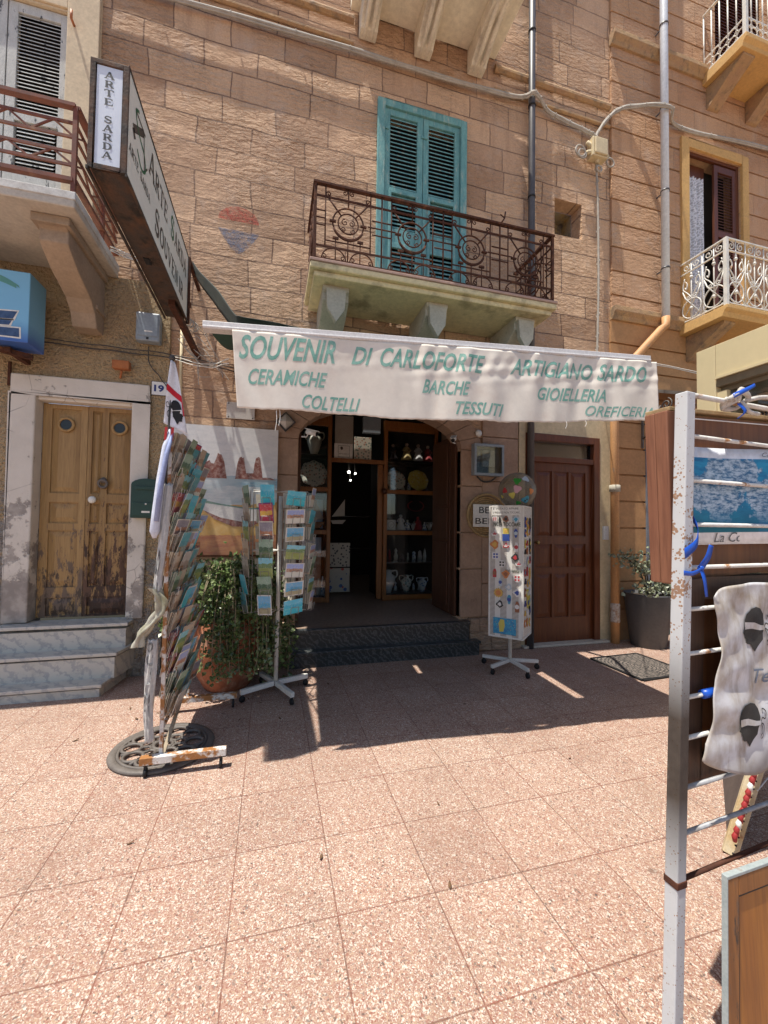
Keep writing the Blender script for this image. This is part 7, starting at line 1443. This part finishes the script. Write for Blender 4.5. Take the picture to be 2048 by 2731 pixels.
# wooden board leaning on the frame, nearest the camera
WB = thing('framed_board', FR(.4, 0, -.06), 'honey plywood board in a worn grey edged frame at the lower right', 'board')
def WP(s, z, o): return FR(.066-.0995*(.642-z)+s, z+.0-.05*s, -.085-.05*(.642-z)+o)
def wbx(mb, s0, s1, o0, o1, z0, z1): vs = [WP(s, z, o) for z in (z0, z1) for o in (o0, o1) for s in (s0, s1)]; mb.add(vs, [(0, 2, 3, 1), (4, 5, 7, 6), (0, 1, 5, 4), (2, 6, 7, 3), (0, 4, 6, 2), (1, 3, 7, 5)])
m_hon = wood_mat('honey plywood', (.40, .16, .022), (.26, .09, .014), rough=.45, scale=.7); m_wfr = wood_mat('worn orange frame wood', (.30, .125, .035), (.20, .08, .025), wear=((.13, .085, .06), .74, .80, 0, 4), rough=.6)
mb = MB(); wbx(mb, .0095, .7, .0085, .0135, .02, .630); mb.build('plywood', m_hon, WB)
mb = MB(); wbx(mb, .009, .052, .002, .0083, .02, .632); wbx(mb, .0521, .7, .0021, .0082, .586, .632); mb.build('moulding', m_wfr, WB, bevel=.003)
mb = MB(); wbx(mb, .0522, .0555, .004, .0084, .02, .5855); wbx(mb, .0556, .7, .004, .0084, .582, .5855); mb.build('dark_bead', m_black, WB)
mb = MB(); wbx(mb, .0045, .0088, .001, .0145, .015, .640); wbx(mb, .0089, .7, .001, .0145, .6325, .640); mb.build('grey_edge', pmat('grey green painted edge', (.27, .31, .31), (.33, .36, .35), 14, .6, patch=((.2, .13, .08), 14, .6, .68)), WB, bevel=.001)
# pegboard stand with hanging keyrings, seen under the frame
PG = thing('pegboard_stand', (2.25, 1.62, 0), 'leaning drilled pale board hung with red and blue trinkets, behind the frame', 'display board')
a, b = Vector((2.08, 1.46, .0)), Vector((2.38, 1.40, .86)); d2 = Vector((.80, .60, 0)).normalized()
mb = MB(); mb.beam(a, b, .028, .055, (1, -1, 0)); st_ = mb.build('upright', pmat('yellowed drilled strip', (.60, .52, .36), (.5, .36, .18), 10, .7, patch=((.35, .16, .05), 8, .6, .7)), PG, bevel=.002)
mb = MB(); n2 = d2.cross((b-a).normalized()).normalized()
for i in range(24):
    p = a.lerp(b, (i+.5)/24); mb.sphere(p+Vector((-.030, .0, 0))*0+Vector((-.55, -.83, 0))*.026, .0055, 6)
mb.build('peg_hole', m_black, st_)
mb = MB(); o = d2*.03; mb.beam(a+o, b+o, .05, .035, (1, -1, 0)); mb.build('side', pmat('raw pale wood', (.50, .44, .36), (.40, .34, .27), 10, .8), PG, bevel=.002)
mb = MB(); mb.add([a+d2*.05, a+d2*.75, b+d2*.75, b+d2*.05], [(0, 1, 2, 3)]); mb.build('backing', pmat('dark board back', (.11, .085, .075), (.08, .06, .055), 6, .8), PG, solid=.008)
mb = MB()
for i in range(3): p = a.lerp(b, .35+.2*i); mb.tube([p+Vector((0, -.03, 0)), p+d2*.5+Vector((.1, -.12, -.06))], .003, 5)
mb.build('wire', m_alu, PG)
cols_ = {'red': m_redc, 'white': m_paper, 'blue': mcols['teal']}
for i in range(17):
    p = a.lerp(b, .14+.032*i)+Vector((-.052, -.03, 0)); k = 'blue' if i > 14 else ('white' if i % 6 == 2 else 'red')
    mb = MB(); mb.tube([p+Vector((.008, 0, .020)), p+Vector((-.012, 0, -.012)), p+Vector((-.010, 0, -.035))], .011, 8, rs=[.004, .012, .008]); tag(mb.build('keyring', cols_[k]), ('blue' if k == 'blue' else k)+' keyring hanging on the edge of the drilled board', 'keyring', k+' keyrings on the drilled board')
